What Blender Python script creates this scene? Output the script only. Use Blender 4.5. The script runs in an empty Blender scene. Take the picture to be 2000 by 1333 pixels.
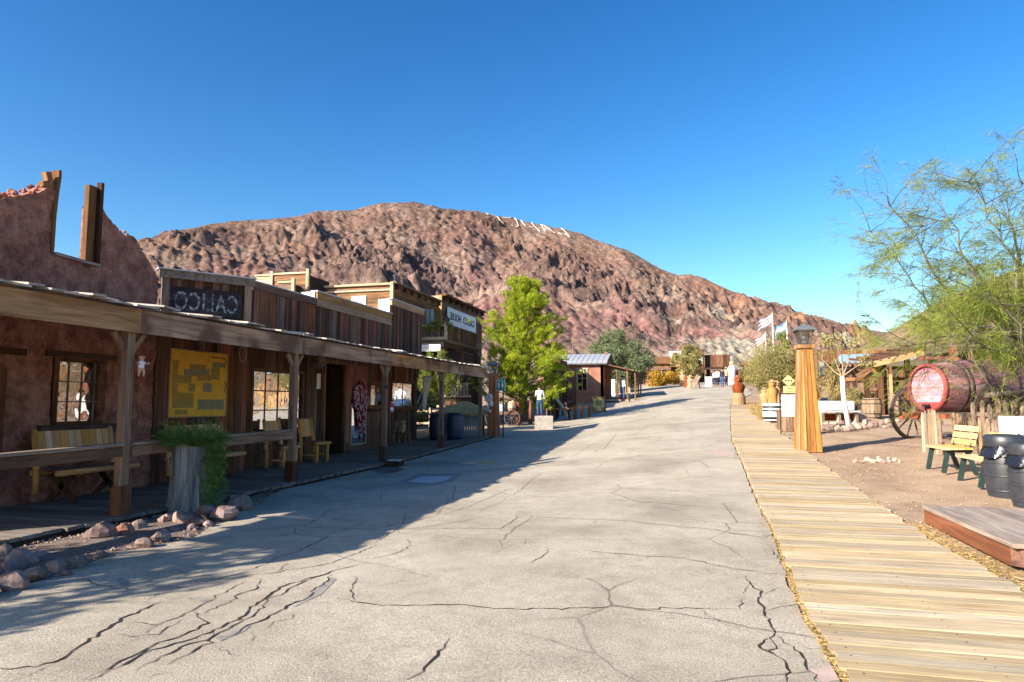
import bpy, math, random
import numpy as np
from mathutils import Vector, Matrix

random.seed(7)
rng = np.random.default_rng(11)
R = math.radians
scene = bpy.context.scene
col = scene.collection

# ------------------------------------------------------------------ camera, light, exposure
YAW, PITCH, EYE = R(14.6), math.atan(123.5 / 1333.3), 1.6
cam_data = bpy.data.cameras.new('camera')
cam = bpy.data.objects.new('camera', cam_data)
col.objects.link(cam)
cam.location = (0, 0, EYE)
cam.rotation_euler = (R(90) + PITCH, 0, YAW)
cam_data.sensor_width = 36.0
cam_data.lens = 24.0
cam_data.clip_start = 0.05
cam_data.clip_end = 6000
scene.camera = cam

SUN_AZ, SUN_EL = R(40), R(26.5)          # light travels towards +Y turned SUN_AZ to +X
world = bpy.data.worlds.new('World')
scene.world = world
world.use_nodes = True
wn, wl = world.node_tree.nodes, world.node_tree.links
wn.clear()
sky = wn.new('ShaderNodeTexSky'); sky.sky_type = 'NISHITA'; sky.sun_disc = False
sky.sun_elevation = SUN_EL; sky.sun_rotation = SUN_AZ + math.pi
sky.altitude = 700; sky.air_density = 1.2; sky.dust_density = 1.5; sky.ozone_density = 2.2
hs = wn.new('ShaderNodeHueSaturation'); hs.inputs['Saturation'].default_value = 1.36
bg = wn.new('ShaderNodeBackground'); bg.inputs['Strength'].default_value = 0.056
wo = wn.new('ShaderNodeOutputWorld')
gm = wn.new('ShaderNodeGamma'); gm.inputs[1].default_value = 1.25
wl.new(sky.outputs[0], hs.inputs['Color']); wl.new(hs.outputs[0], gm.inputs[0]); wl.new(gm.outputs[0], bg.inputs[0]); wl.new(bg.outputs[0], wo.inputs[0])
sun_d = bpy.data.lights.new('sun', 'SUN')
sun_d.energy = 4.7; sun_d.angle = R(0.5); sun_d.color = (1.0, 0.90, 0.76)
sun = bpy.data.objects.new('sun', sun_d); col.objects.link(sun)
sv = Vector((math.sin(SUN_AZ) * math.cos(SUN_EL), math.cos(SUN_AZ) * math.cos(SUN_EL), -math.sin(SUN_EL)))
sun.rotation_euler = sv.to_track_quat('-Z', 'Y').to_euler()
sun.location = (-30, -40, 40)
scene.view_settings.view_transform = 'Standard'
scene.view_settings.look = 'None'
scene.view_settings.exposure = 1.47
scene.view_settings.gamma = 1.0
scene.view_settings.use_curve_mapping = False

# ------------------------------------------------------------------ pixel rays (2000 x 1333 photograph) and ground height
FW = Vector((-math.sin(YAW) * math.cos(PITCH), math.cos(YAW) * math.cos(PITCH), math.sin(PITCH)))
RT = Vector((math.cos(YAW), math.sin(YAW), 0))
UP = RT.cross(FW)
EYEV = Vector((0, 0, EYE))
def ray(px, py):
    return FW + RT * ((px - 1000) / 1333.3) + UP * ((666.5 - py) / 1333.3)
def onX(px, py, X):
    d = ray(px, py); t = X / d.x; p = EYEV + d * t
    return p
def onY(px, py, Y):
    d = ray(px, py); return EYEV + d * (Y / d.y)
ZL = ([-50, 0, 12, 16, 20, 25, 33, 41, 50, 58, 67, 83, 103, 140, 400], [-.1, 0, 0, .04, .14, .28, .62, 1.1, 1.75, 2.4, 2.95, 3.8, 4.8, 6.0, 9.0])
ZR = ([-50, 0, 5, 11.5, 17.3, 25, 33, 41, 50, 58, 67, 83, 103, 140, 400], [-.1, 0, .03, .2, .48, .85, 1.3, 1.75, 2.35, 2.95, 3.4, 4.1, 4.8, 6.0, 9.0])
def g(x, y):
    s = min(1, max(0, (x + 6.8) / 8.0)); s = s * s * (3 - 2 * s)
    return float(np.interp(y, *ZL)) * (1 - s) + float(np.interp(y, *ZR)) * s
def gnp(x, y):
    s = np.clip((x + 6.8) / 8.0, 0, 1); s = s * s * (3 - 2 * s)
    return np.interp(y, *ZL) * (1 - s) + np.interp(y, *ZR) * s
def G(px, py, up=0.0):
    d = ray(px, py); t = 1.0; prev = t
    while t < 400:
        p = EYEV + d * t
        if p.z < g(p.x, p.y) + up: break
        prev = t; t *= 1.01
    a, b = prev, t
    for _ in range(20):
        m = (a + b) / 2; p = EYEV + d * m
        if p.z < g(p.x, p.y) + up: b = m
        else: a = m
    p = EYEV + d * b
    return Vector((p.x, p.y, g(p.x, p.y) + up))
def px_at(px, p):            # the point on the same forward depth as p, at column px
    return p

# ------------------------------------------------------------------ materials
MATS = {}
def nd(nt, t, **k):
    n = nt.nodes.new(t)
    for a, v in k.items():
        if a in n.inputs: n.inputs[a].default_value = v
        else: setattr(n, a, v)
    return n
def base_mat(name, rough=.8, spec=.3):
    m = bpy.data.materials.new(name); m.use_nodes = True
    nt = m.node_tree; b = nt.nodes['Principled BSDF']
    b.inputs['Roughness'].default_value = rough
    b.inputs['Specular IOR Level'].default_value = spec
    MATS[name] = m
    return m, nt, b
def c4(c): return (c[0], c[1], c[2], 1)
def ramp(nt, stops, fac):
    r = nt.nodes.new('ShaderNodeValToRGB'); e = r.color_ramp.elements
    while len(e) < len(stops): e.new(.5)
    for i, (p, c) in enumerate(stops):
        e[i].position = p; e[i].color = c4(c)
    nt.links.new(fac, r.inputs[0]); return r
def wood(name, c1, c2, axis='z', fine=22, rough=.85, bump=.35, var=.35, mode='world', stain=None, wear=.5):
    m, nt, b = base_mat(name, rough, .2)
    L = nt.links
    if mode == 'world': src = nd(nt, 'ShaderNodeNewGeometry').outputs['Position']
    else: src = nd(nt, 'ShaderNodeTexCoord').outputs['Object']
    oi = nd(nt, 'ShaderNodeObjectInfo')
    add = nd(nt, 'ShaderNodeVectorMath', operation='MULTIPLY_ADD')
    comb = nd(nt, 'ShaderNodeCombineXYZ')
    for i in range(3): L.new(oi.outputs['Random'], comb.inputs[i])
    add.inputs[1].default_value = (37, 23, 51)
    L.new(comb.outputs[0], add.inputs[0]); L.new(src, add.inputs[2])
    mp = nd(nt, 'ShaderNodeMapping'); s = [fine] * 3; s['xyz'.index(axis)] = fine / 18
    mp.inputs['Scale'].default_value = s
    L.new(add.outputs[0], mp.inputs[0])
    n1 = nd(nt, 'ShaderNodeTexNoise', Scale=1.0, Detail=6.0, Roughness=.65, Distortion=.6)
    L.new(mp.outputs[0], n1.inputs['Vector'])
    mp2 = nd(nt, 'ShaderNodeMapping'); s = [fine / 5] * 3; s['xyz'.index(axis)] = fine / 24
    mp2.inputs['Scale'].default_value = s; L.new(add.outputs[0], mp2.inputs[0])
    n2 = nd(nt, 'ShaderNodeTexNoise', Scale=1.0, Detail=4.0, Roughness=.6)
    L.new(mp2.outputs[0], n2.inputs['Vector'])
    mid = tuple((a + b_) / 2 for a, b_ in zip(c1, c2))
    r1 = ramp(nt, [(.3, c1), (.5, mid), (.72, c2)], n1.outputs[0])
    mx = nd(nt, 'ShaderNodeMixRGB', blend_type='MULTIPLY'); mx.inputs[0].default_value = wear
    r2 = ramp(nt, [(.35, (.35, .3, .28)), (.6, (1, 1, 1))], n2.outputs[0])
    L.new(r1.outputs[0], mx.inputs[1]); L.new(r2.outputs[0], mx.inputs[2])
    out = mx.outputs[0]
    if stain:
        n3 = nd(nt, 'ShaderNodeTexNoise', Scale=1.3, Detail=3.0); L.new(add.outputs[0], n3.inputs['Vector'])
        r3 = ramp(nt, [(.48, (0, 0, 0)), (.62, (1, 1, 1))], n3.outputs[0])
        m3 = nd(nt, 'ShaderNodeMixRGB'); L.new(r3.outputs[0], m3.inputs[0]); L.new(out, m3.inputs[1]); m3.inputs[2].default_value = c4(stain)
        out = m3.outputs[0]
    hv = nd(nt, 'ShaderNodeHueSaturation')
    mr = nd(nt, 'ShaderNodeMapRange'); mr.inputs['To Min'].default_value = 1 - var; mr.inputs['To Max'].default_value = 1 + var
    L.new(oi.outputs['Random'], mr.inputs[0]); L.new(mr.outputs[0], hv.inputs['Value']); L.new(out, hv.inputs['Color'])
    wn_ = nd(nt, 'ShaderNodeTexWhiteNoise'); wn_.noise_dimensions = '1D'; L.new(oi.outputs['Random'], wn_.inputs['W'])
    mr2 = nd(nt, 'ShaderNodeMapRange'); mr2.inputs['To Min'].default_value = .75; mr2.inputs['To Max'].default_value = 1.15
    L.new(wn_.outputs['Value'], mr2.inputs[0]); L.new(mr2.outputs[0], hv.inputs['Saturation'])
    L.new(hv.outputs[0], b.inputs['Base Color'])
    bp = nd(nt, 'ShaderNodeBump'); bp.inputs['Strength'].default_value = bump; bp.inputs['Distance'].default_value = .01
    L.new(n1.outputs[0], bp.inputs['Height']); L.new(bp.outputs[0], b.inputs['Normal'])
    return m
def rough_mat(name, c1, c2, scale=6, fine=60, rough=.9, bump=.4, dist=.02, spec=.2, speck=None, var=0.0, lo=.35, hi=.68):
    m, nt, b = base_mat(name, rough, spec); L = nt.links
    src = nd(nt, 'ShaderNodeNewGeometry').outputs['Position']
    n1 = nd(nt, 'ShaderNodeTexNoise', Scale=scale, Detail=5.0, Roughness=.6); L.new(src, n1.inputs['Vector'])
    n2 = nd(nt, 'ShaderNodeTexNoise', Scale=fine, Detail=3.0, Roughness=.7); L.new(src, n2.inputs['Vector'])
    ad = nd(nt, 'ShaderNodeMath', operation='MULTIPLY_ADD'); ad.inputs[1].default_value = .35
    sb = nd(nt, 'ShaderNodeMath', operation='SUBTRACT'); sb.inputs[1].default_value = .175
    L.new(n2.outputs[0], ad.inputs[0]); L.new(n1.outputs[0], ad.inputs[2]); L.new(ad.outputs[0], sb.inputs[0])
    r = ramp(nt, [(lo, c1), (hi, c2)], sb.outputs[0]); out = r.outputs[0]
    if speck:
        n3 = nd(nt, 'ShaderNodeTexVoronoi', Scale=fine * 1.4); L.new(src, n3.inputs['Vector'])
        r3 = ramp(nt, [(.0, (1, 1, 1)), (.28, (0, 0, 0))], n3.outputs['Distance'])
        m3 = nd(nt, 'ShaderNodeMixRGB'); L.new(r3.outputs[0], m3.inputs[0]); L.new(out, m3.inputs[1]); m3.inputs[2].default_value = c4(speck)
        out = m3.outputs[0]
    if var:
        oi = nd(nt, 'ShaderNodeObjectInfo'); hv = nd(nt, 'ShaderNodeHueSaturation'); mr = nd(nt, 'ShaderNodeMapRange')
        mr.inputs['To Min'].default_value = 1 - var; mr.inputs['To Max'].default_value = 1 + var
        L.new(oi.outputs['Random'], mr.inputs[0]); L.new(mr.outputs[0], hv.inputs['Value']); L.new(out, hv.inputs['Color']); out = hv.outputs[0]
    L.new(out, b.inputs['Base Color'])
    bp = nd(nt, 'ShaderNodeBump'); bp.inputs['Strength'].default_value = bump; bp.inputs['Distance'].default_value = dist
    L.new(sb.outputs[0], bp.inputs['Height']); L.new(bp.outputs[0], b.inputs['Normal'])
    return m
def plain(name, c, rough=.6, metal=0.0, spec=.4, mot=.18):
    m, nt, b = base_mat(name, rough, spec); L = nt.links
    b.inputs['Metallic'].default_value = metal
    src = nd(nt, 'ShaderNodeNewGeometry').outputs['Position']
    n = nd(nt, 'ShaderNodeTexNoise', Scale=9.0, Detail=6.0, Roughness=.65); L.new(src, n.inputs['Vector'])
    r = ramp(nt, [(.3, tuple(v * (1 - mot * 1.6) for v in c)), (.65, tuple(min(1, v * (1 + mot * .6)) for v in c))], n.outputs[0])
    L.new(r.outputs[0], b.inputs['Base Color'])
    return m
def leafmat(name, c1, c2, trans=.35):
    m = bpy.data.materials.new(name); m.use_nodes = True; nt = m.node_tree; nt.nodes.clear(); L = nt.links
    src = nd(nt, 'ShaderNodeNewGeometry')
    n = nd(nt, 'ShaderNodeTexNoise', Scale=1.6, Detail=4.0, Roughness=.7); L.new(src.outputs['Position'], n.inputs['Vector'])
    wn_ = nd(nt, 'ShaderNodeMath', operation='MULTIPLY_ADD'); wn_.inputs[1].default_value = .35
    L.new(src.outputs['Random Per Island'], wn_.inputs[0]); L.new(n.outputs[0], wn_.inputs[2])
    r = ramp(nt, [(.45, c1), (.9, c2)], wn_.outputs[0])
    df = nd(nt, 'ShaderNodeBsdfDiffuse'); tr = nd(nt, 'ShaderNodeBsdfTranslucent'); mx = nd(nt, 'ShaderNodeMixShader'); mx.inputs[0].default_value = trans
    o = nd(nt, 'ShaderNodeOutputMaterial')
    L.new(r.outputs[0], df.inputs[0]); L.new(r.outputs[0], tr.inputs[0]); L.new(df.outputs[0], mx.inputs[1]); L.new(tr.outputs[0], mx.inputs[2]); L.new(mx.outputs[0], o.inputs[0])
    MATS[name] = m
    return m
def glassmat(name, tint=(.55, .58, .60), refl=.45):
    m = bpy.data.materials.new(name); m.use_nodes = True; nt = m.node_tree; nt.nodes.clear(); L = nt.links
    df = nd(nt, 'ShaderNodeBsdfTransparent'); df.inputs[0].default_value = (tint[0], tint[1], tint[2], 1)
    gl = nd(nt, 'ShaderNodeBsdfGlossy'); gl.inputs['Roughness'].default_value = .015; gl.inputs[0].default_value = (.95, .97, 1, 1)
    src = nd(nt, 'ShaderNodeNewGeometry'); n = nd(nt, 'ShaderNodeTexNoise', Scale=2.2, Detail=2.0); L.new(src.outputs['Position'], n.inputs['Vector'])
    bp = nd(nt, 'ShaderNodeBump'); bp.inputs['Strength'].default_value = .12; bp.inputs['Distance'].default_value = .05
    L.new(n.outputs[0], bp.inputs['Height']); L.new(bp.outputs[0], gl.inputs['Normal'])
    mx = nd(nt, 'ShaderNodeMixShader'); mx.inputs[0].default_value = refl; o = nd(nt, 'ShaderNodeOutputMaterial')
    L.new(df.outputs[0], mx.inputs[1]); L.new(gl.outputs[0], mx.inputs[2]); L.new(mx.outputs[0], o.inputs[0])
    MATS[name] = m
    return m

M = {}
for ax in 'xyz':
    M['dark_' + ax] = wood('dark_wood_' + ax, (.032, .018, .014), (.20, .092, .048), ax, var=.6)
    M['grey_' + ax] = wood('grey_wood_' + ax, (.11, .075, .055), (.37, .27, .20), ax, var=.3)
    M['brown_' + ax] = wood('brown_wood_' + ax, (.09, .045, .022), (.30, .16, .08), ax, var=.35)
    M['gold_' + ax] = wood('golden_wood_' + ax, (.27, .14, .055), (.50, .31, .14), ax, var=.2, wear=.35)
    M['pale_' + ax] = wood('pale_wood_' + ax, (.30, .23, .15), (.56, .46, .33), ax, var=.2, wear=.35)
    M['red_' + ax] = wood('red_wood_' + ax, (.13, .035, .02), (.36, .12, .06), ax, var=.3)
M['lamp_z'] = wood('lamp_tower_wood', (.25, .10, .025), (.56, .29, .09), 'z', var=.3, wear=.75, fine=16)
M['lampred_z'] = wood('red_lamp_tower_wood', (.30, .09, .03), (.50, .19, .07), 'z', var=.15, wear=.3, fine=16)
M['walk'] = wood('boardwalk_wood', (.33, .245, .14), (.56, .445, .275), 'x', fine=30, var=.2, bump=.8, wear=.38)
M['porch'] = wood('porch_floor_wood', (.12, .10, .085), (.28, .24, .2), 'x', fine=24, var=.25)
M['deck'] = wood('deck_wood', (.22, .17, .14), (.46, .38, .31), 'y', fine=22, var=.18)
M['fascia'] = wood('fascia_wood', (.20, .095, .04), (.56, .33, .16), 'y', fine=14, var=.12, stain=(.13, .06, .03))
M['pine'] = wood('yellow_pine', (.62, .28, .09), (.88, .47, .20), 'z', var=.15, wear=.3, mode='obj')
M['pinex'] = wood('yellow_pine_log', (.52, .24, .08), (.80, .42, .16), 'y', var=.12, wear=.35, mode='obj')
M['slat'] = wood('yellow_slat', (.58, .34, .11), (.76, .49, .20), 'y', var=.08, wear=.25, bump=.15)
M['stump'] = wood('grey_stump', (.10, .09, .085), (.42, .39, .36), 'z', fine=26, var=.1, bump=1.0)
M['picket'] = wood('picket_wood', (.20, .125, .08), (.41, .29, .185), 'z', fine=30, var=.3)
M['pink'] = wood('pink_barrel_head', (.36, .13, .17), (.62, .31, .39), 'y', fine=12, var=.05, wear=.4)
M['redpaint'] = plain('red_paint', (.27, .05, .045), .7)
M['adobe'] = rough_mat('adobe', (.22, .085, .06), (.50, .235, .17), scale=5, fine=24, bump=1.0, dist=.12, speck=(.09, .035, .03))
M['adobe2'] = rough_mat('painted_adobe', (.24, .11, .075), (.37, .19, .13), scale=2, fine=20, bump=.3)
M['dirt'] = rough_mat('dirt', (.27, .185, .12), (.42, .30, .20), scale=1.1, fine=55, bump=.9, dist=.03, speck=(.25, .17, .12))
M['soil'] = rough_mat('soil_bed', (.12, .09, .075), (.24, .18, .15), scale=3, fine=45, bump=1.0, dist=.05, speck=(.3, .24, .2))
M['rock'] = rough_mat('rock', (.15, .10, .09), (.32, .23, .20), scale=5, fine=40, bump=.7, dist=.03, var=.35)
M['rockpale'] = rough_mat('pale_rock', (.28, .21, .17), (.47, .38, .31), scale=6, fine=40, bump=.6, dist=.03, var=.2)
M['rockorange'] = rough_mat('orange_rock', (.20, .09, .06), (.42, .21, .13), scale=8, fine=40, bump=.8, dist=.03)
M['concrete'] = rough_mat('concrete', (.26, .23, .2), (.40, .36, .32), scale=7, fine=90, bump=.3)
M['black'] = plain('black_metal', (.018, .018, .02), .45, 0, .5)
M['iron'] = plain('rusty_iron', (.06, .045, .04), .7)
M['wheelwood'] = plain('wheel_wood', (.12, .075, .06), .8)
M['plastic'] = plain('black_barrel_plastic', (.030, .033, .042), .42, 0, .5, .25)
M['bluebin'] = plain('blue_bin_plastic', (.022, .036, .075), .45, 0, .5)
M['bag'] = plain('black_bag', (.012, .012, .015), .18, 0, .7)
M['white'] = plain('white_paint', (.78, .77, .74), .6, 0, .3, .06)
M['whiteworn'] = plain('worn_white_paint', (.62, .60, .56), .8, 0, .2, .25)
M['paint'] = plain('faded_white_lettering', (.55, .56, .58), .8, 0, .2, .45)
m, nt, b = base_mat('faded_white_lettering', .9, .1); b.inputs['Base Color'].default_value = (.42, .44, .47, 1)
src_ = nd(nt, 'ShaderNodeNewGeometry').outputs['Position']; n_ = nd(nt, 'ShaderNodeTexNoise', Scale=9.0, Detail=6.0, Roughness=.75); nt.links.new(src_, n_.inputs['Vector']); r_ = ramp(nt, [(.46, (.04, .04, .04)), (.60, (.75, .75, .75))], n_.outputs[0]); nt.links.new(r_.outputs[0], b.inputs['Alpha']); M['paint'] = m
M['ink'] = plain('dark_lettering', (.03, .03, .035), .7)
M['tin'] = plain('tin_roof', (.45, .46, .47), .45, .35, .5, .2)
M['bluetin'] = plain('pale_blue_roof', (.24, .33, .37), .6, 0, .4, .15)
M['greysheet'] = plain('grey_sheet', (.50, .51, .53), .6, .1, .4, .1)
M['yellowposter'] = plain('yellow_poster', (.80, .42, .03), .6, 0, .3, .12)
M['yellow'] = plain('yellow_sign', (.60, .44, .16), .6, 0, .3, .1)
M['green'] = plain('green_sign', (.02, .19, .15), .45, 0, .4, .05)
M['skin'] = plain('skin', (.55, .30, .20), .55, 0, .4, .06)
M['hair'] = plain('dark_hair', (.02, .014, .012), .6)
M['shirtwhite'] = plain('white_cloth', (.78, .78, .80), .9, 0, .1, .06)
M['denim'] = plain('blue_denim', (.05, .09, .19), .9, 0, .1, .2)
M['clothdark'] = plain('dark_cloth', (.03, .03, .045), .9, 0, .1, .2)
M['clothred'] = plain('red_cloth', (.35, .03, .04), .9, 0, .1, .2)
M['clothblue'] = plain('blue_cloth', (.10, .2, .42), .9, 0, .1, .2)
M['clothtan'] = plain('tan_cloth', (.42, .30, .2), .9, 0, .1, .2)
M['clothpink'] = plain('pink_cloth', (.62, .45, .48), .9, 0, .1, .2)
M['straw'] = plain('straw', (.52, .38, .17), .9, 0, .1, .3)
M['rope'] = plain('rope', (.40, .36, .30), .9)
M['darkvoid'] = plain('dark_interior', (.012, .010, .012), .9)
M['glass'] = glassmat('window_glass', refl=.42)
M['glassm'] = glassmat('bright_window_glass', refl=.75)
M['lampglass'] = plain('lamp_glass', (.30, .32, .30), .12, 0, .8, .3)
M['bark'] = wood('bark', (.10, .075, .055), (.27, .21, .16), 'z', fine=20, var=.1, bump=1)
M['twig'] = plain('twig', (.11, .10, .065), .85)
M['leaf_pine'] = leafmat('pine_needles', (.14, .20, .02), (.52, .58, .05), .45)
M['leaf_olive'] = leafmat('olive_leaves', (.09, .12, .06), (.26, .30, .16), .3)
M['leaf_verde'] = leafmat('green_twig_leaves', (.11, .16, .035), (.35, .39, .085), .42)
M['leaf_shrub'] = leafmat('shrub_needles', (.06, .12, .03), (.22, .34, .09), .3)
M['leaf_dry'] = leafmat('dry_leaves', (.16, .15, .06), (.42, .36, .14), .3)
M['grass_dry'] = leafmat('dry_grass', (.28, .19, .07), (.55, .40, .18), .3)
M['flagcloth'] = plain('flag_cloth', (.65, .62, .62), .9, 0, .1, .1)
M['flagred'] = plain('flag_red', (.33, .12, .13), .9); M['flagdark'] = plain('flag_dark', (.16, .13, .17), .9)
M['flagblue'] = plain('flag_blue', (.12, .26, .50), .9)
M['post'] = wood('porch_post_wood', (.13, .075, .05), (.40, .26, .17), 'z', var=.15)
M['shake'] = wood('roof_shake', (.30, .26, .23), (.60, .55, .49), 'x', var=.25, wear=.4)

# ------------------------------------------------------------------ object helpers
W = {}
def link(o, Mw, parent=None):
    col.objects.link(o)
    if parent is not None:
        o.parent = parent
        o.matrix_basis = W[parent.name].inverted() @ Mw
    else:
        o.matrix_basis = Mw
    W[o.name] = Mw.copy()
    return o
def tag(o, label=None, cat=None, group=None, kind=None):
    if label: o['label'] = label
    if cat: o['category'] = cat
    if group: o['group'] = group
    if kind: o['kind'] = kind
    return o
def thing(name, label, cat, loc=(0, 0, 0), rz=0, group=None):
    o = bpy.data.objects.new(name, None); o.empty_display_size = .2
    link(o, Matrix.Translation(Vector(loc)) @ Matrix.Rotation(rz, 4, 'Z'))
    return tag(o, label, cat, group)
def copy_tree(o, Mw, parent=None, label=None):
    c = o.copy()
    link(c, Mw, parent)
    if label: c['label'] = label
    for ch in list(o.children):
        copy_tree(ch, Mw @ ch.matrix_basis, c)
    return c
CUBE = {}
def unit_box(mat):
    if mat.name not in CUBE:
        me = bpy.data.meshes.new('box_' + mat.name)
        v = [(x, y, z) for x in (-.5, .5) for y in (-.5, .5) for z in (-.5, .5)]
        me.from_pydata(v, [], [(0, 1, 3, 2), (4, 6, 7, 5), (0, 4, 5, 1), (2, 3, 7, 6), (0, 2, 6, 4), (1, 5, 7, 3)])
        me.materials.append(mat); CUBE[mat.name] = me
    return CUBE[mat.name]
def bx(name, mat, c, s, parent=None, rz=0, rx=0, ry=0, local=False):
    """one box object: centre c, size s; local=True means in the parent's own frame"""
    o = bpy.data.objects.new(name, unit_box(M[mat] if isinstance(mat, str) else mat))
    m = Matrix.Translation(Vector(c)) @ Matrix.Rotation(rz, 4, 'Z') @ Matrix.Rotation(ry, 4, 'Y') @ Matrix.Rotation(rx, 4, 'X') @ Matrix.Diagonal((s[0], s[1], s[2], 1))
    if local: m = W[parent.name] @ m
    return link(o, m, parent)
class MB:
    def __init__(s): s.v = []; s.f = []
    def add(s, vs, fs):
        n = len(s.v); s.v += [tuple(v) for v in vs]; s.f += [tuple(i + n for i in f) for f in fs]; return s
    def box(s, c, sz, rz=0, rx=0, ry=0):
        m = Matrix.Translation(Vector(c)) @ Matrix.Rotation(rz, 4, 'Z') @ Matrix.Rotation(ry, 4, 'Y') @ Matrix.Rotation(rx, 4, 'X')
        vs = [m @ Vector((x * sz[0] / 2, y * sz[1] / 2, z * sz[2] / 2)) for x in (-1, 1) for y in (-1, 1) for z in (-1, 1)]
        return s.add(vs, [(0, 1, 3, 2), (4, 6, 7, 5), (0, 4, 5, 1), (2, 3, 7, 6), (0, 2, 6, 4), (1, 5, 7, 3)])
    def beam(s, p, q, w, h, up=(0, 0, 1)):
        p, q = Vector(p), Vector(q); d = (q - p).normalized(); u = Vector(up)
        r = d.cross(u)
        if r.length < 1e-4: r = d.cross(Vector((1, 0, 0)))
        r.normalize(); u = r.cross(d)
        vs = [e + r * (a * w / 2) + u * (b * h / 2) for e in (p, q) for a, b in ((-1, -1), (1, -1), (1, 1), (-1, 1))]
        return s.add(vs, [(0, 1, 2, 3), (7, 6, 5, 4), (0, 4, 5, 1), (1, 5, 6, 2), (2, 6, 7, 3), (3, 7, 4, 0)])
    def tube(s, pts, rs, n=8, cap=True):
        pts = [Vector(p) for p in pts]
        if not hasattr(rs, '__len__'): rs = [rs] * len(pts)
        rings = []; base = len(s.v); r = None
        for i, p in enumerate(pts):
            d = (pts[min(i + 1, len(pts) - 1)] - pts[max(i - 1, 0)]).normalized()
            if r is None:
                r = d.cross(Vector((0, 0, 1)))
                if r.length < 1e-3: r = Vector((1, 0, 0))
            r = (r - d * r.dot(d)).normalized(); u = d.cross(r)
            s.v += [tuple(p + (r * math.cos(2 * math.pi * k / n) + u * math.sin(2 * math.pi * k / n)) * rs[i]) for k in range(n)]
        for i in range(len(pts) - 1):
            a = base + i * n
            for k in range(n): s.f.append((a + k, a + (k + 1) % n, a + n + (k + 1) % n, a + n + k))
        if cap:
            s.f.append(tuple(base + k for k in reversed(range(n)))); e = base + (len(pts) - 1) * n
            s.f.append(tuple(e + k for k in range(n)))
        return s
    def lathe(s, prof, c=(0, 0, 0), n=20, Mx=None, cap=True):
        base = len(s.v); c = Vector(c); Mx = Mx or Matrix.Identity(4)
        for r, z in prof:
            for k in range(n):
                a = 2 * math.pi * k / n; s.v.append(tuple(c + (Mx @ Vector((r * math.cos(a), r * math.sin(a), z)))))
        for i in range(len(prof) - 1):
            a = base + i * n
            for k in range(n): s.f.append((a + k, a + (k + 1) % n, a + n + (k + 1) % n, a + n + k))
        if cap:
            s.f.append(tuple(base + k for k in reversed(range(n)))); e = base + (len(prof) - 1) * n
            s.f.append(tuple(e + k for k in range(n)))
        return s
    def poly(s, pts, thick_vec):
        """prism: polygon pts (3D) extruded along thick_vec"""
        n = len(pts); t = Vector(thick_vec); vs = [Vector(p) for p in pts] + [Vector(p) + t for p in pts]
        fs = [tuple(range(n)), tuple(reversed(range(n, 2 * n)))] + [(i, i + n, (i + 1) % n + n, (i + 1) % n) for i in range(n)]
        return s.add(vs, fs)
    def rock(s, c, r, seed, flat=.75):
        rr = random.Random(seed); base = len(s.v); c = Vector(c)
        nu, nv = 10, 7
        ph = [rr.uniform(0, 6.28) for _ in range(6)]
        sx, sy, sz = rr.uniform(.85, 1.3), rr.uniform(.75, 1.1), flat * rr.uniform(.85, 1.2); rot = rr.uniform(0, 3.1)
        planes = [(Vector((rr.uniform(-1, 1), rr.uniform(-1, 1), rr.uniform(-.6, 1))).normalized(), rr.uniform(.62, .92)) for _ in range(9)]
        vs = []
        for j in range(nv + 1):
            th = math.pi * j / nv
            for k in range(nu):
                a = 2 * math.pi * k / nu
                d = Vector((math.sin(th) * math.cos(a), math.sin(th) * math.sin(a), math.cos(th)))
                q = 1.0
                for n_, h in planes:
                    t = d.dot(n_)
                    if t > 0: q = min(q, h / max(t, .01))
                q *= 1 + .05 * math.sin(7 * a + ph[0]) * math.sin(5 * th + ph[1])
                p = d * q; p = Vector((p.x * sx, p.y * sy, p.z * sz)) * r
                vs.append(c + Matrix.Rotation(rot, 3, 'Z') @ p)
        fs = []
        for j in range(nv):
            for k in range(nu): fs.append((j * nu + k, (j + 1) * nu + k, (j + 1) * nu + (k + 1) % nu, j * nu + (k + 1) % nu))
        return s.add(vs, fs)
    def mesh(s, name, mat, smooth=False, origin=(0, 0, 0)):
        me = bpy.data.meshes.new(name); ox, oy, oz = origin
        me.from_pydata([(a - ox, b - oy, c - oz) for a, b, c in s.v], [], s.f); me.materials.append(M[mat] if isinstance(mat, str) else mat)
        if smooth:
            me.polygons.foreach_set('use_smooth', [True] * len(me.polygons))
        me.update(); return me
    def obj(s, name, mat, parent=None, smooth=False, local=False):
        """verts in world coordinates (or in the parent's frame when local)"""
        if local:
            return link(bpy.data.objects.new(name, s.mesh(name, mat, smooth)), W[parent.name].copy(), parent)
        a = np.array(s.v); o = (a.min(0) + a.max(0)) / 2; o[2] = a[:, 2].min()
        return link(bpy.data.objects.new(name, s.mesh(name, mat, smooth, o)), Matrix.Translation(Vector(o)), parent)
def npmesh(name, V, F, mat, smooth=False, attr=None):
    me = bpy.data.meshes.new(name); nv, nf, k = len(V), len(F), F.shape[1]
    me.vertices.add(nv); me.vertices.foreach_set('co', V.astype(np.float32).ravel())
    me.loops.add(nf * k); me.loops.foreach_set('vertex_index', F.astype(np.int32).ravel())
    me.polygons.add(nf); me.polygons.foreach_set('loop_start', np.arange(0, nf * k, k, dtype=np.int32))
    me.polygons.foreach_set('loop_total', np.full(nf, k, dtype=np.int32))
    if smooth: me.polygons.foreach_set('use_smooth', np.ones(nf, dtype=bool))
    me.materials.append(M[mat] if isinstance(mat, str) else mat)
    if attr is not None:
        a = me.color_attributes.new('Col', 'FLOAT_COLOR', 'POINT'); a.data.foreach_set('color', attr.astype(np.float32).ravel())
    me.update(); me.validate(); return me
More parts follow.
